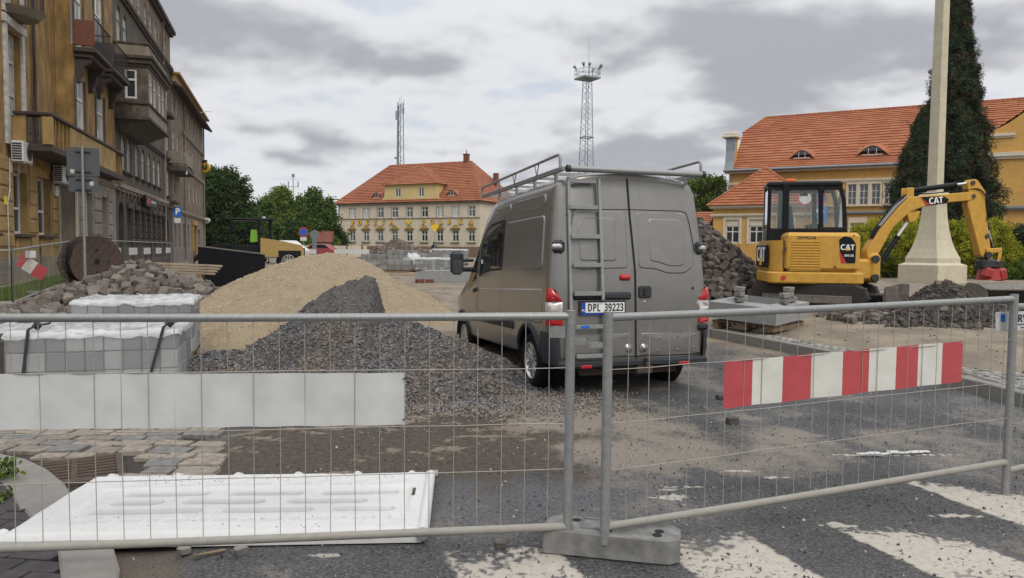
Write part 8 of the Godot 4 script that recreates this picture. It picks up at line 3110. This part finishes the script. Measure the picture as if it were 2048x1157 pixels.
func build_pallets() -> void:
	var fs := mk("film_side", Color(0.80, 0.82, 0.84), 0.3, {"bump": "lump", "bh": 1.0, "scale": 2.0, "alpha": 0.2})
	fs.metallic_specular = 0.7
	wrapped("film-wrapped pallet of speckled grey blocks with black straps", Vector3(-4.52, 0.0, -8.28), 0.3, 1.6, 1.25, 0.72, 9, 3, 3, "film-wrapped pallets", true)
	wrapped("film-wrapped pallet with crinkled white cover standing beside the sand", Vector3(-5.2, 0.07, -10.4), 0.32, 1.45, 1.2, 0.82, 8, 4, 3, "film-wrapped pallets")
	wrapped("film-wrapped pallet standing against the tumbled cobbles", Vector3(-6.7, 0.03, -9.6), 0.3, 1.1, 1.2, 0.5, 6, 3, 3, "film-wrapped pallets")
	# dark block leaning by the first pallet
	var d := thing("stone_block", "dark rough stone block beside the strapped pallet", "stone", Vector3(-5.42, 0.2, -8.1), 0.4)
	put("stone", CACHE["hewn"][2], M.cobble_d, d, Transform3D(Basis.from_scale(Vector3(0.34, 0.75, 0.4)), Vector3(0, 0.1, 0)))
	# concrete frame on a pallet with setts on its rim
	var at := gp(4.15, -12.5)
	var o := thing("manhole_surround", "square pale concrete manhole frame lying on a pallet", "frame", at + Vector3(0, 0.17, 0), PI / 4)
	o.basis = Basis(Vector3.RIGHT, 0.07) * yaw(PI / 4)
	var st := S()
	var a := 1.2
	for k in 4:
		var b := yaw(PI / 2 * k)
		var prof := PackedVector2Array([Vector2(a / 2, 0), Vector2(a / 2, 0.27), Vector2(a / 2 - 0.2, 0.3), Vector2(a / 2 - 0.22, 0.02)])
		var e := []
		for p in prof: e.append([b * Vector3(-p.x, p.y, p.x), b * Vector3(p.x, p.y, p.x)])
		for i in 4:
			quad(st, e[i][0], e[(i + 1) % 4][0], e[(i + 1) % 4][1], e[i][1])
	put("frame", st, M.concrete_new, o)
	var pn := thing("pallet", "bare timber pallet under the concrete frame", "pallet", at, PI / 4)
	pallet(pn, 1.1, 1.1)
	for s in [[-0.48, -0.1, 3], [-0.25, 0.28, 0], [0.1, 0.46, 3], [0.22, 0.47, 1], [-0.12, 0.5, 2]]:
		for j in s[2]:
			var p := Transform3D(Basis(Vector3.RIGHT, 0.07) * yaw(PI / 4), at + Vector3(0, 0.17, 0)) * Vector3(s[0], 0.34 + j * 0.085, s[1])
			var k := thing("stacked_sett", "small granite sett stacked on the rim of the concrete frame", "sett", p, rng.randf_range(-0.3, 0.3) + 0.6, "setts stacked on the concrete frame")
			put("stone", CACHE["hewn"][(j * 2 + 1) % 9], M.granite, k, Transform3D(Basis.from_scale(Vector3(0.15, 0.085, 0.12)), Vector3.ZERO))

# ---------- stores further in ----------
func build_far_site() -> void:
	var i := 0
	for p in [[-6.3, -34.8, 1.2, 0.75, 5, 3], [-5.0, -34.2, 1.3, 0.95, 5, 4], [-6.0, -32.4, 1.1, 0.4, 3, 2], [-4.9, -31.6, 1.2, 0.55, 4, 2], [-7.6, -37.5, 1.3, 0.6, 5, 2], [-4.0, -33.6, 1.0, 0.8, 4, 3]]:
		var o := thing("block_pallet", ["low pallet of grey kerb blocks at the near corner of the store", "tall pallet of grey kerb blocks in the middle of the store", "short stack of grey kerb blocks lying askew before the store", "squat pallet of grey kerb blocks beside the film-wrapped setts", "pale pallet of grey kerb blocks close behind the sand heap", "pallet of grey kerb blocks beside the torn white film"][i], "pallet", gp(p[0], p[1]), rng.randf_range(-0.15, 0.15), "pallets of kerb blocks in the store")
		pallet(o, p[2], 0.9)
		stack_blocks(o, p[2], 0.9, 0.126, p[3], p[4], p[5], 2, [M.concrete_new, M.concrete_new, M.granite])
		i += 1
	wrapped("film-wrapped pallet of setts among the far kerb stacks", gp(-3.3, -32.2), -0.1, 1.6, 1.0, 0.62, 9, 4, 2, "film-wrapped pallets")
	wrapped("film-wrapped pallet far back before the post office", gp(-4.0, -48.0), -0.1, 2.2, 1.0, 1.0, 6, 3, 2, "film-wrapped pallets")
	# long concrete slab with a chamfered end, in film
	var s := thing("concrete_slab", "long pale concrete edging slab lying on the dirt behind the van", "slab", gp(-1.75, -23.2), 0.03)
	var st := S()
	prism(st, rpoly([Vector2(-1.25, 0.05), Vector2(-1.1, 0.0), Vector2(1.4, 0.0), Vector2(1.4, 0.36), Vector2(-1.0, 0.36), Vector2(-1.2, 0.3)], 0.03), -0.4, 0.4, Transform3D(), 0.03)
	put("slab", st, M.concrete_new, s)
	var tf := thing("torn_film", "crumpled white stretch film caught beside the kerb blocks", "film", gp(-4.4, -32.9))
	st = S()
	smooth(st)
	for a in 12:
		for b in 8:
			var f := func(x: int, y: int) -> Vector3:
				var u := x / 12.0 * TAU
				var v := y / 8.0 * PI
				var r := 0.4 + 0.22 * nz.get_noise_3d(cos(u) * 2.0, v * 2.0, sin(u) * 2.0)
				return Vector3(cos(u) * sin(v) * r, 0.45 - cos(v) * r * 0.9, sin(u) * sin(v) * r)
			quad(st, f.call(a, b), f.call(a + 1, b), f.call(a + 1, b + 1), f.call(a, b + 1))
	smooth(st, false)
	put("film", st, M.film, tf)
	for q in [[-3.9, -27.5, 1.9, 0.2], [-4.6, -28.6, 1.6, -0.15], [-3.4, -29.2, 1.4, 0.1]]:
		var t := thing("timber_batten", "grey timber batten lying on the dirt before the kerb stacks", "timber", gp(q[0], q[1]), q[3], "battens before the kerb stacks")
		st = S()
		box(st, Vector3(0, 0.05, 0), Vector3(q[2], 0.1, 0.12), Basis(), 0.01)
		put("batten", st, M.timber_pale, t)
	for q in [[-2.75, -22.2], [-2.45, -22.1]]:
		var t := thing("loose_brick", "reddish brick lying before the long concrete slab", "brick", gp(q[0], q[1]), rng.randf(), "bricks before the concrete slab")
		st = S()
		box(st, Vector3(0, 0.06, 0), Vector3(0.25, 0.12, 0.13), Basis(), 0.008)
		put("brick", st, M.brick_red, t)
	for q in [[-14.4, -48.5, 3.2, 0.1, "white board barrier before the far road behind the loader"], [-11.2, -52.0, 2.4, 0.2, "white board barrier behind the top of the sand heap"], [-8.0, -74.5, 4.5, -0.3, "white board barrier below the yellow triangle sign"], [-1.0, -70.0, 4.0, -0.4, "white board barrier before the right end of the post office"]]:
		var b := thing("board_barrier", q[4], "barrier", gp(q[0], q[1]), q[3])
		st = S()
		box(st, Vector3(0, 0.78, 0), Vector3(q[2], 0.3, 0.03), Basis(), 0.005)
		put("board", st, M.board_white, b)
		st = S()
		for sx in [-0.45, 0.45]:
			box(st, Vector3(q[2] * sx, 0.5, -0.03), Vector3(0.06, 1.0, 0.04))
			box(st, Vector3(q[2] * sx, 0.05, 0), Vector3(0.12, 0.1, 0.7))
		put("post", st, M.steel_worn, b)
	# timber on the cobbles
	for k in 4:
		var t := thing("plank", "weathered plank in the stack behind the dusty cobble heap", "timber", gp(-8.3, -18.3, 0.55 + k * 0.065), 0.15 + k * 0.04, "planks behind the cobble heap")
		st = S()
		box(st, Vector3(0, 0, 0), Vector3(1.9 + 0.1 * k, 0.05, 0.16), Basis(Vector3.BACK, -0.04), 0.005)
		put("plank", st, M.timber_pale, t)
	# stack base under the planks
	var bs := thing("plank_trestle", "dark timber trestle under the weathered planks", "trestle", gp(-8.3, -18.3), 0.15)
	st = S()
	for sx in [-0.6, 0.6]: box(st, Vector3(sx, 0.26, 0), Vector3(0.12, 0.52, 0.3))
	put("trestle", st, M.timber, bs)
	# cable drum
	var dr := thing("cable_drum", "big wooden cable drum with black cable behind the sign pole", "cable drum", gp(-11.45, -20.2), 0.0)
	var ax := Basis(Vector3(0.6, 0, -0.8), Vector3.UP, Vector3(0.8, 0, 0.6))
	var R := 0.68
	for side in [-0.36, 0.36]:
		for k in 8:
			var x0 := -R + k * R / 4.0
			var x1 := x0 + R / 4.0 - 0.006
			var h0 := sqrt(maxf(0.0, R * R - x0 * x0))
			var h1 := sqrt(maxf(0.0, R * R - x1 * x1))
			st = S()
			prism(st, PackedVector2Array([Vector2(x0, -h0), Vector2(x1, -h1), Vector2(x1, h1), Vector2(x0, h0)]), side - 0.03, side + 0.03 + (k % 2) * 0.006, Transform3D(ax * Basis(Vector3.BACK, -0.65), Vector3(0, R, 0)))
			put("flange_board", st, M.drum_wood, dr)
	st = S()
	cyl(st, ax * Vector3(0, 0, -0.33) + Vector3(0, R, 0), ax * Vector3(0, 0, 0.33) + Vector3(0, R, 0), R * 0.86, -1.0, 28)
	put("cable", st, M.seal_gap_black, dr)
	st = S()
	cyl(st, ax * Vector3(0, 0, 0.38) + Vector3(0, R, 0), ax * Vector3(0, 0, 0.41) + Vector3(0, R, 0), 0.07, -1.0, 12)
	for k in 4: cyl(st, ax * Vector3(cos(k * 1.57) * 0.3, sin(k * 1.57) * 0.3, 0.38) + Vector3(0, R, 0), ax * Vector3(cos(k * 1.57) * 0.3, sin(k * 1.57) * 0.3, 0.41) + Vector3(0, R, 0), 0.03, -1.0, 8)
	put("hub", st, M.seal_gap_black, dr)
	# sign seen from behind
	var sp := thing("road_sign", "grey back of two square road signs on a pole among the cobbles", "sign", gp(-10.62, -18.5), 0.3)
	st = S()
	cyl(st, Vector3.ZERO, Vector3(0, 3.62, 0.05), 0.035, -1.0, 10)
	put("pole", st, M.zinc, sp)
	for q in [[3.24, 0.72, 0.7], [2.68, 0.66, 0.36]]:
		st = S()
		prism(st, rrect(q[1], q[2], 0.04, 4), -0.05, -0.03, Transform3D(Basis(), Vector3(0, q[0], 0)))
		var pt := put("plate", st, M.sign_grey, sp)
		st = S()
		for e in [-0.35, 0.35]: box(st, Vector3(0, q[0] + q[2] * e, -0.01), Vector3(0.34, 0.03, 0.03))
		put("clamp", st, M.steel_dark, pt)
		st = S()
		box(st, Vector3(-0.24 if q[2] > 0.5 else 0.18, q[0] - q[2] * 0.34 if q[2] > 0.5 else q[0] + 0.03, -0.028), Vector3(0.09, 0.1, 0.003))
		put("sticker", st, M.frame_old, pt)


# ---------- fences ----------
func mesh_panel(o: Node, a: Vector3, b: Vector3, h0: float, h1: float, near: bool, hs: Array, post_extra := [0.06, 0.06]) -> void:
	# a: foot of the first post, b: foot of the last; rails at h0 and h1 above them
	var up := Vector3.UP
	var d := (b - a)
	var sides := 14 if near else 7
	for e in [[a, post_extra[0]], [b, post_extra[1]]]:
		if e[1] < 0.0: continue
		var st := S()
		cyl(st, e[0] + up * (h0 - e[1]), e[0] + up * (h1 + 0.03), 0.0255 if near else 0.022, -1.0, sides)
		put("post", st, M.zinc, o)
	for h in [h0, h1]:
		var st := S()
		var pts := []
		for i in 9: pts.append((a + d * (i / 8.0)) + up * (h + (sin(i / 8.0 * PI) * -0.006 if near else 0.0)))
		tube(st, pts, 0.021, sides)
		put("rail", st, M.zinc_dusty if h == h0 else M.zinc, o)
	var n := int(d.length() / 0.125)
	if near:
		for k in range(1, n + 1):
			var p := a + d * (k * 0.125 / d.length())
			var st := S()
			var q := Vector3(rng.randf_range(-0.004, 0.004), 0, rng.randf_range(-0.006, 0.006))
			tube(st, [p + up * h0, p + up * lerpf(h0, h1, 0.4) + q, p + up * h1], 0.0021, 5)
			put("wire", st, M.wire, o)
		for h in hs:
			var st := S()
			var pts := []
			for i in 13: pts.append(a + d * (i / 12.0) + up * (h + rng.randf_range(-0.003, 0.003)) + Vector3(0, 0, rng.randf_range(-0.003, 0.003)))
			tube(st, pts, 0.0024, 5)
			put("wire", st, M.wire, o)
	else:
		var st := S()
		for k in n:
			var p := a + d * ((k + 0.5) / n)
			cyl(st, p + up * h0, p + up * h1, 0.0025, -1.0, 3, false)
		for h in hs: cyl(st, a + up * h, b + up * h, 0.003, -1.0, 3, false)
		put("wire_mesh", st, M.wire, o)

func build_near_fence() -> void:
	var a := Vector3(-3.15, 0, -3.46)
	var b := Vector3(0.31, 0, -3.9)
	var o := thing("mesh_fence", "galvanised mesh fence panel carrying the white board", "fence", Vector3.ZERO, 0.0, "low mesh fence panels along the crossing")
	mesh_panel(o, a, b, 0.15, 1.275, true, [1.0, 0.705, 0.46])
	var c := Vector3(0.5, 0, -3.84)
	var e := Vector3(3.36, 0.05, -4.97)
	var r := thing("mesh_fence", "galvanised mesh fence panel carrying the red and white board", "fence", Vector3.ZERO, 0.0, "low mesh fence panels along the crossing")
	mesh_panel(r, c, e, 0.17, 1.275, true, [1.0, 0.715, 0.47], [0.09, 0.25])
	var t := thing("mesh_fence", "galvanised mesh fence panel beyond the service sign", "fence", Vector3.ZERO, 0.0, "low mesh fence panels along the crossing")
	mesh_panel(t, Vector3(3.39, 0.0, -5.0), Vector3(6.3, 0, -6.6), 0.15, 1.27, true, [1.0, 0.715, 0.47], [-1.0, 0.15])
	# clips on the posts
	var st := S()
	box(st, b + Vector3(0.05, 1.14, 0.0), Vector3(0.07, 0.03, 0.012))
	put("clip", st, M.zinc, o)
	st = S()
	box(st, b + Vector3(-0.07, 1.19, 0.0), Vector3(0.08, 0.06, 0.008))
	put("clip", st, M.zinc, o)
	st = S()
	box(st, c + Vector3(-0.06, 1.13, 0.0), Vector3(0.08, 0.03, 0.012))
	put("clip", st, M.zinc, r)
	# concrete foot, chamfered, with sockets
	var fb := thing("concrete_fence_block", "worn concrete fence foot with sockets for the posts", "fence foot", Vector3(0.55, 0, -3.93), -0.222)
	st = S()
	var out := rpoly([Vector2(-0.36, -0.115), Vector2(0.3, -0.115), Vector2(0.36, -0.06), Vector2(0.36, 0.07), Vector2(0.3, 0.125), Vector2(-0.3, 0.125), Vector2(-0.36, 0.07)], 0.012, 2)
	prism(st, out, 0.0, 0.135, Transform3D(Basis(Vector3.RIGHT, Vector3.FORWARD, Vector3.UP), Vector3.ZERO), 0.008)
	put("block", st, M.concrete, fb)
	for q in [[-0.2, -0.06], [-0.25, 0.01], [-0.02, 0.055], [0.25, 0.0], [0.24, 0.055]]:
		st = S()
		cyl(st, Vector3(q[0], 0.1352, q[1]), Vector3(q[0], 0.1368, q[1]), 0.026, -1.0, 16)
		put("socket", st, M.seal_gap_black, fb)
	st = S()
	for sx in [-0.055, 0.055]: box(st, Vector3(sx - 0.11, 0.138, -0.02), Vector3(0.006, 0.006, 0.14))
	for sz in [-0.07, 0.07]: box(st, Vector3(-0.11, 0.138, sz - 0.02), Vector3(0.116, 0.006, 0.006))
	put("cast_border", st, M.concrete, fb)
	for q in [[-2.9, -3.5], [6.3, -6.6]]:
		var f2 := thing("concrete_fence_block", "concrete fence foot at the far end of a mesh panel", "fence foot", Vector3(q[0] - 0.15, 0, q[1]), 0.1, "plain fence feet")
		st = S()
		prism(st, out, 0.0, 0.135, Transform3D(Basis(Vector3.RIGHT, Vector3.FORWARD, Vector3.UP), Vector3.ZERO), 0.008)
		put("block", st, M.concrete, f2)
	# white board woven through the wires
	var bd := thing("warning_board", "long blank white board woven into the mesh fence", "board", Vector3.ZERO)
	st = S()
	smooth(st)
	var d := (b - a).normalized()
	var nn := Vector3(-d.z, 0, d.x)
	var s := 0.05
	while s < 2.625:
		var s1 := minf(s + 0.0208, 2.627)
		var f := func(q: float, h: float) -> Vector3: return a + d * q + Vector3.UP * (h + (q - 1.3) * -0.008) + nn * sin((q - 1.08) / 0.125 * PI + PI / 2) * -0.0075
		quad(st, f.call(s, 0.725), f.call(s1, 0.725), f.call(s1, 0.995), f.call(s, 0.995))
		s = s1
	smooth(st, false)
	put("board", st, M.board_white, bd)
	st = S()
	for h in [0.955, 0.745]: tube(st, [a + d * 2.615 + Vector3(0, h, 0.008), a + d * 2.64 + Vector3(0, h + 0.004, 0.004), a + d * 2.66 + Vector3(0, h - 0.004, 0.006)], 0.003, 5)
	put("cable_tie", st, M.ink, bd)
	# striped board
	var rb := thing("warning_board", "red and white striped board woven into the mesh fence", "board", Vector3.ZERO)
	d = (e - c).normalized()
	nn = Vector3(-d.z, 0, d.x).normalized()
	var cut := [0.729, 0.937, 1.139, 1.363, 1.588, 1.814, 2.019, 2.222, 2.418, 2.612]
	for k in 9:
		st = S()
		smooth(st)
		var n := 10
		for i in n:
			var s0 := lerpf(cut[k], cut[k + 1], float(i) / n)
			var s1 := lerpf(cut[k], cut[k + 1], float(i + 1) / n)
			var f := func(q: float, h: float) -> Vector3: return c + d * q + Vector3.UP * (h + (q - 0.73) * 0.008) + nn * sin((q - 0.83) / 0.11 * PI * 0.5) * -0.008
			quad(st, f.call(s0, 0.735), f.call(s1, 0.735), f.call(s1, 1.0), f.call(s0, 1.0))
		smooth(st, false)
		put("stripe", st, M.board_red if k % 2 == 0 else M.board_cream, rb)
	st = S()
	for h in [0.96, 0.765]: tube(st, [c + d * 0.72 + Vector3(0, h, 0.01), c + d * 0.7 + Vector3(0, h + 0.004, 0.008)], 0.003, 5)
	put("cable_tie", st, M.ink, rb)
	# little service sign on the end post
	var ss := thing("service_sign", "small white service sign tied to the last fence post", "sign", e + Vector3(0.07, 1.12, -0.06), 0.0)
	st = S()
	box(st, Vector3.ZERO, Vector3(0.3, 0.13, 0.006), Basis(Vector3.BACK, 0.04), 0.002)
	put("plate", st, M.board_white, ss)
	st = S()
	box(st, Vector3(-0.1, 0.02, 0.005), Vector3(0.035, 0.05, 0.003), Basis(Vector3.BACK, 0.04))
	put("emblem", st, M.sign_blue, ss)
	put("lettering", text("SERVICE", 0.05, 0.002), M.ink, ss, Transform3D(Basis(Vector3.BACK, 0.04) * Basis.from_scale(Vector3(0.8, 1.0, 1)), Vector3(0.045, 0.02, 0.0045)))
	st = S()
	for k in 2: box(st, Vector3(0.06, -0.02 - k * 0.022, 0.004), Vector3(0.12 - k * 0.04, 0.008, 0.002), Basis(Vector3.BACK, 0.04))
	put("small_print", st, M.sign_grey, ss)

func build_left_fence() -> void:
	var pts := [Vector2(-13.4, -14.6), Vector2(-10.35, -15.4), Vector2(-11.2, -17.7)]
	var p := Vector2(-11.2, -17.7)
	var dir := Vector2(-7.9, -24.5).normalized()
	for k in 7:
		p += dir * 3.45
		pts.append(p)
	var lab := ["panel nearest the red and white flag board", "panel holding the tilted red and white board", "panel behind the cable drum", "panel beside the wooden drum flange", "panel behind the crest of the dusty cobbles", "panel before the sooty shopfront", "panel before the arched doorway", "panel at the brown house's near corner", "panel before the brown house's door"]
	for k in pts.size() - 1:
		var a := gp(pts[k].x, pts[k].y)
		var b := gp(pts[k + 1].x, pts[k + 1].y)
		var o := thing("mesh_fence", "low mesh fence " + lab[k], "fence", a, 0.0, "low mesh fence along the tenements")
		mesh_panel(o, Vector3.ZERO, b - a, 0.12, 1.2, false, [0.45, 0.75, 0.95], [0.12, 0.12])
		var st := S()
		box(st, Vector3(0, 0.06, 0), Vector3(0.6, 0.12, 0.22), yaw(atan2(-(b - a).z, (b - a).x) + 1.5), 0.02)
		put("foot", st, M.concrete, o)
		if k >= 3:
			var w := 0.95
			var bo := thing("warning_board", ["blank white board on the fence by the drum flange", "blank white board on the fence behind the cobble crest", "blank white board on the fence before the sooty shopfront", "blank white board on the fence before the arched doorway", "blank white board on the fence at the brown house corner", "blank white board on the fence before the wooden door"][k - 3], "board", a.lerp(b, 0.55) + Vector3(0, 0.82, 0) + Vector3(0.03, 0, 0.01), atan2(-(b - a).z, (b - a).x))
			st = S()
			var n := 12
			for i in n:
				var x0 := -w + 2 * w * i / n
				var x1 := -w + 2 * w * (i + 1) / n
				var z0 := 0.01 * (i % 2)
				var z1 := 0.01 * ((i + 1) % 2)
				quad(st, Vector3(x0, -0.14, z0), Vector3(x1, -0.14, z1), Vector3(x1, 0.14, z1), Vector3(x0, 0.14, z0))
			put("board", st, M.board_white, bo)
	var rb := thing("warning_board", "tilted red and white board dangling from the fence by the drum", "board", gp(-10.85, -16.75, 0.78), 0.9)
	for q in [[-0.26, -0.12, "board_red"], [-0.12, 0.1, "board_cream"], [0.1, 0.36, "board_red"]]:
		var st := S()
		box(st, Vector3((q[0] + q[1]) / 2, 0, 0), Vector3(q[1] - q[0], 0.3, 0.012), Basis())
		put("stripe", st, M[q[2]], rb)
	rb.rotation = Vector3(0.1, 0.15, -0.62)
	var sg := S()
	var pl := thing("notice", "small white notice on the fence post by the drum", "notice", gp(-10.8, -16.7, 1.05), 0.8)
	box(sg, Vector3.ZERO, Vector3(0.2, 0.16, 0.008))
	put("plate", sg, M.board_white, pl)


# ---------- the white plastic barrier lying flat ----------
func build_barrier() -> void:
	var W := 2.24
	var D := 1.08
	var o := thing("plastic_barrier", "white plastic crowd barrier lying flat behind the fence", "barrier", Vector3(-1.64, 0.01, -4.47), 0.07)
	var slots := []
	for q in [[0.38, [[0.34, 0.90], [1.10, 1.54], [1.74, 2.02]]], [0.53, [[0.40, 0.62], [0.82, 1.22], [1.44, 1.84]]], [0.68, [[0.42, 0.84], [1.06, 1.42], [1.62, 2.02]]]]:
		for r in q[1]: slots.append([r[0], r[1], q[0], 0.042, 0.058])
	for k in 7:
		slots.append([0.3 + k * 0.26, 0.38 + k * 0.26, 0.2, 0.022, 0.035])
		slots.append([0.46 + k * 0.26, 0.475 + k * 0.26, 0.2, 0.02, 0.03])
		slots.append([0.32 + k * 0.26, 0.42 + k * 0.26, 0.83, 0.022, 0.03])
		slots.append([0.5 + k * 0.26, 0.515 + k * 0.26, 0.89, 0.02, 0.028])
		slots.append([0.3 + k * 0.26, 0.38 + k * 0.26, 0.96, 0.02, 0.028])
	var hf := func(u: float, v: float) -> float:
		var h := 0.062
		var e := minf(minf(u, W - u), minf(v, D - v))
		h -= 0.03 * pow(1.0 - clampf(e / 0.045, 0.0, 1.0), 2.0)
		# thicker rails along both long edges and the ends
		h += 0.012 * (1.0 - smoothstep(0.28, 0.31, v) * smoothstep(0.79, 0.76, v) * smoothstep(0.2, 0.24, u) * smoothstep(2.16, 2.12, u))
		for s in slots:
			if absf(v - s[2]) < s[3] and u > s[0] - s[3] and u < s[1] + s[3]:
				var dx := maxf(maxf(s[0] - u, u - s[1]), 0.0)
				var r: float = sqrt(dx * dx + (v - s[2]) * (v - s[2])) / s[3]
				h -= s[4] * smoothstep(1.0, 0.72, r)
		return h + nz.get_noise_2d(u * 1.3, v * 1.3) * 0.006
	var st := S()
	st.set_smooth_group(0)
	var nx := 224
	var nv := 200
	var g := []
	for j in nv + 1:
		var row := PackedVector3Array()
		for i in nx + 1:
			var u := W * i / nx
			var v := D * j / nv
			row.append(Vector3(u - W / 2, hf.call(u, v), D / 2 - v))
		g.append(row)
	for j in nv:
		for i in nx: quad(st, g[j][i], g[j][i + 1], g[j + 1][i + 1], g[j + 1][i])
	st.set_smooth_group(-1)
	for i in nx:
		quad(st, g[0][i] * Vector3(1, 0, 1), g[0][i + 1] * Vector3(1, 0, 1), g[0][i + 1], g[0][i])
		quad(st, g[nv][i + 1] * Vector3(1, 0, 1), g[nv][i] * Vector3(1, 0, 1), g[nv][i], g[nv][i + 1])
	for j in nv:
		quad(st, g[j][nx] * Vector3(1, 0, 1), g[j + 1][nx] * Vector3(1, 0, 1), g[j + 1][nx], g[j][nx])
		quad(st, g[j + 1][0] * Vector3(1, 0, 1), g[j][0] * Vector3(1, 0, 1), g[j][0], g[j + 1][0])
	put("panel", st, M.white_plastic, o)
	for u in [0.12, 0.55, 0.95, 1.35, 1.75, 2.12]:
		st = S()
		cyl(st, Vector3(u - W / 2, 0.035, -D / 2 - 0.04), Vector3(u - W / 2, 0.06, -D / 2 + 0.03), 0.028, -1.0, 12)
		put("stub", st, M.white_plastic, o)
	st = S()
	cyl(st, Vector3(W / 2 + 0.005, 0.045, D / 2 - 0.02), Vector3(W / 2 + 0.005, 0.05, -D / 2 + 0.02), 0.036, -1.0, 14)
	put("end_tube", st, M.white_plastic, o)
	st = S()
	cyl(st, Vector3(W / 2 + 0.005, 0.045, D / 2 - 0.02), Vector3(W / 2 + 0.005, 0.045, D / 2 + 0.02), 0.03, -1.0, 14)
	cyl(st, Vector3(W / 2 + 0.005, 0.05, -D / 2), Vector3(W / 2 + 0.06, 0.05, -D / 2), 0.03, -1.0, 14)
	put("steel_pin", st, M.zinc, o)
	st = S()
	cyl(st, Vector3(-W / 2 - 0.01, 0.035, D / 2 + 0.02), Vector3(-W / 2 - 0.01, 0.045, D / 2 - 0.1), 0.034, -1.0, 12)
	put("end_tube", st, M.white_plastic, o)
	st = S()
	box(st, Vector3(W / 2 - 0.08, 0.075, -0.1), Vector3(0.02, 0.004, 0.14))
	put("rust_mark", st, M.rust, o)
	# gritty dirt left on it
	var xf := []
	for i in 260:
		var u := rng.randf_range(0.1, W - 0.1)
		var v := D * (0.78 + 0.2 * rng.randf()) if rng.randf() < 0.75 else rng.randf_range(0.05, 0.3)
		if nz.get_noise_2d(u * 3.0, v * 3.0) < 0.05: continue
		xf.append(Transform3D(rand_basis() * Basis.from_scale(Vector3.ONE * rng.randf_range(0.004, 0.012)), Vector3(u - W / 2, hf.call(u, v), D / 2 - v)))
	scatter("dirt", CACHE["peb"][0], M.soil, xf, o)


# ---------- loose stones and grit ----------
func build_litter() -> void:
	var pb: Array = CACHE["peb"]
	for q in [["dark brick fragment lying on the asphalt behind the striped board", 2.09, -6.96, 0.11, "cobble_d", 0.4], ["dark brick fragment lying below the van's rear corner", 2.3, -8.1, 0.09, "cobble_d", 0.2], ["pale chipped stone below the lying barrier's edge", -1.72, -3.86, 0.06, "granite", 1.0], ["grey stone lying under the fence's bottom rail", -0.05, -3.98, 0.06, "cobble_a", 0.3], ["flat grey stone splinter beside the pale chipped stone", -1.42, -3.86, 0.07, "granite", 0.7], ["dark clod at the kerb by the last fence post", 4.65, -6.5, 0.16, "soil", 0.2]]:
		var o := thing("loose_stone", q[0], "stone", Vector3(q[1], q[3] * 0.25, q[2]), q[5])
		put("stone", CACHE["hewn"][int(q[3] * 100) % 9], M[q[4]], o, Transform3D(Basis.from_scale(Vector3(q[3], q[3] * 0.6, q[3] * 0.75)), Vector3.ZERO))
	var tm := thing("wood_splinter", "splintered piece of grey wood below the lying barrier", "wood", Vector3(-1.58, 0.012, -3.84), 0.55)
	var st := S()
	box(st, Vector3.ZERO, Vector3(0.16, 0.008, 0.02), Basis(), 0.002)
	put("splinter", st, M.timber, tm)
	var pr := thing("white_strip", "crumpled white strip of plastic on the asphalt by the fence", "litter", Vector3(3.1, 0.015, -5.93), 0.16)
	st = S()
	for k in 7: box(st, Vector3(-0.28 + k * 0.09, 0.006 * (k % 2), 0.01 * (k % 3)), Vector3(0.1, 0.012, 0.035 + 0.02 * (k % 2)), yaw(0.1 * (k % 3) - 0.1), 0.006)
	put("strip", st, M.board_white, pr)
	var g := thing("loose_grit", "loose chippings scattered over the old road", "grit")
	for k in 3:
		var xf := []
		var co := []
		for i in 5200:
			var x := rng.randf_range(-2.0, 6.5)
			var z := -3.3 - pow(rng.randf(), 1.3) * 8.5
			if x > kerb_x(z) - 0.05: continue
			var s := 0.004 + 0.018 * pow(rng.randf(), 3.0)
			xf.append(Transform3D(rand_basis() * Basis.from_scale(Vector3.ONE * s), Vector3(x, road_h(z) + s * 0.2, z)))
			var pale := rng.randf() < 0.22
			co.append(gravel_col(Color(0.42, 0.39, 0.34) if pale else Color(0.12, 0.115, 0.115), 0.4))
		scatter("chippings", pb[k], M.gravel, xf, g, co)
	# fines round the foot of the gravel heap
	var xf2 := []
	var co2 := []
	for i in 5000:
		var a := rng.randf_range(-1.2, 1.9)
		var x := 0.35 + rng.randfn() * 0.5
		var z := -7.9 + rng.randfn() * 0.4
		if rng.randf() < 0.6:
			x = rng.randf_range(-2.4, 0.6)
			z = -7.55 + rng.randfn() * 0.22
		var s := rng.randf_range(0.008, 0.035)
		xf2.append(Transform3D(rand_basis() * Basis.from_scale(Vector3.ONE * s), Vector3(x, road_h(z) + s * 0.2, z)))
		co2.append(gravel_col(Color(0.25, 0.22, 0.19), 0.5))
	scatter("spilled_gravel", pb[5], M.gravel, xf2, g, co2)
	# crumbs of earth and stone on the dug-up pavement and further in
	var xf3 := []
	var co3 := []
	for i in 9000:
		var x := rng.randf_range(-3.0, 12.0)
		var z := -8.5 - pow(rng.randf(), 1.6) * 22.0
		if x < kerb_x(z) + 0.25 and -z < 15.0: continue
		var s := 0.008 + 0.04 * pow(rng.randf(), 3.0)
		xf3.append(Transform3D(rand_basis() * Basis.from_scale(Vector3.ONE * s), gp(x, z, s * 0.2)))
		co3.append(gravel_col(Color(0.33, 0.28, 0.21) if rng.randf() < 0.6 else Color(0.15, 0.13, 0.11), 0.4))
	scatter("earth_crumbs", pb[2], M.gravel, xf3, g, co3)
	tag(g, "", "", "", "stuff")
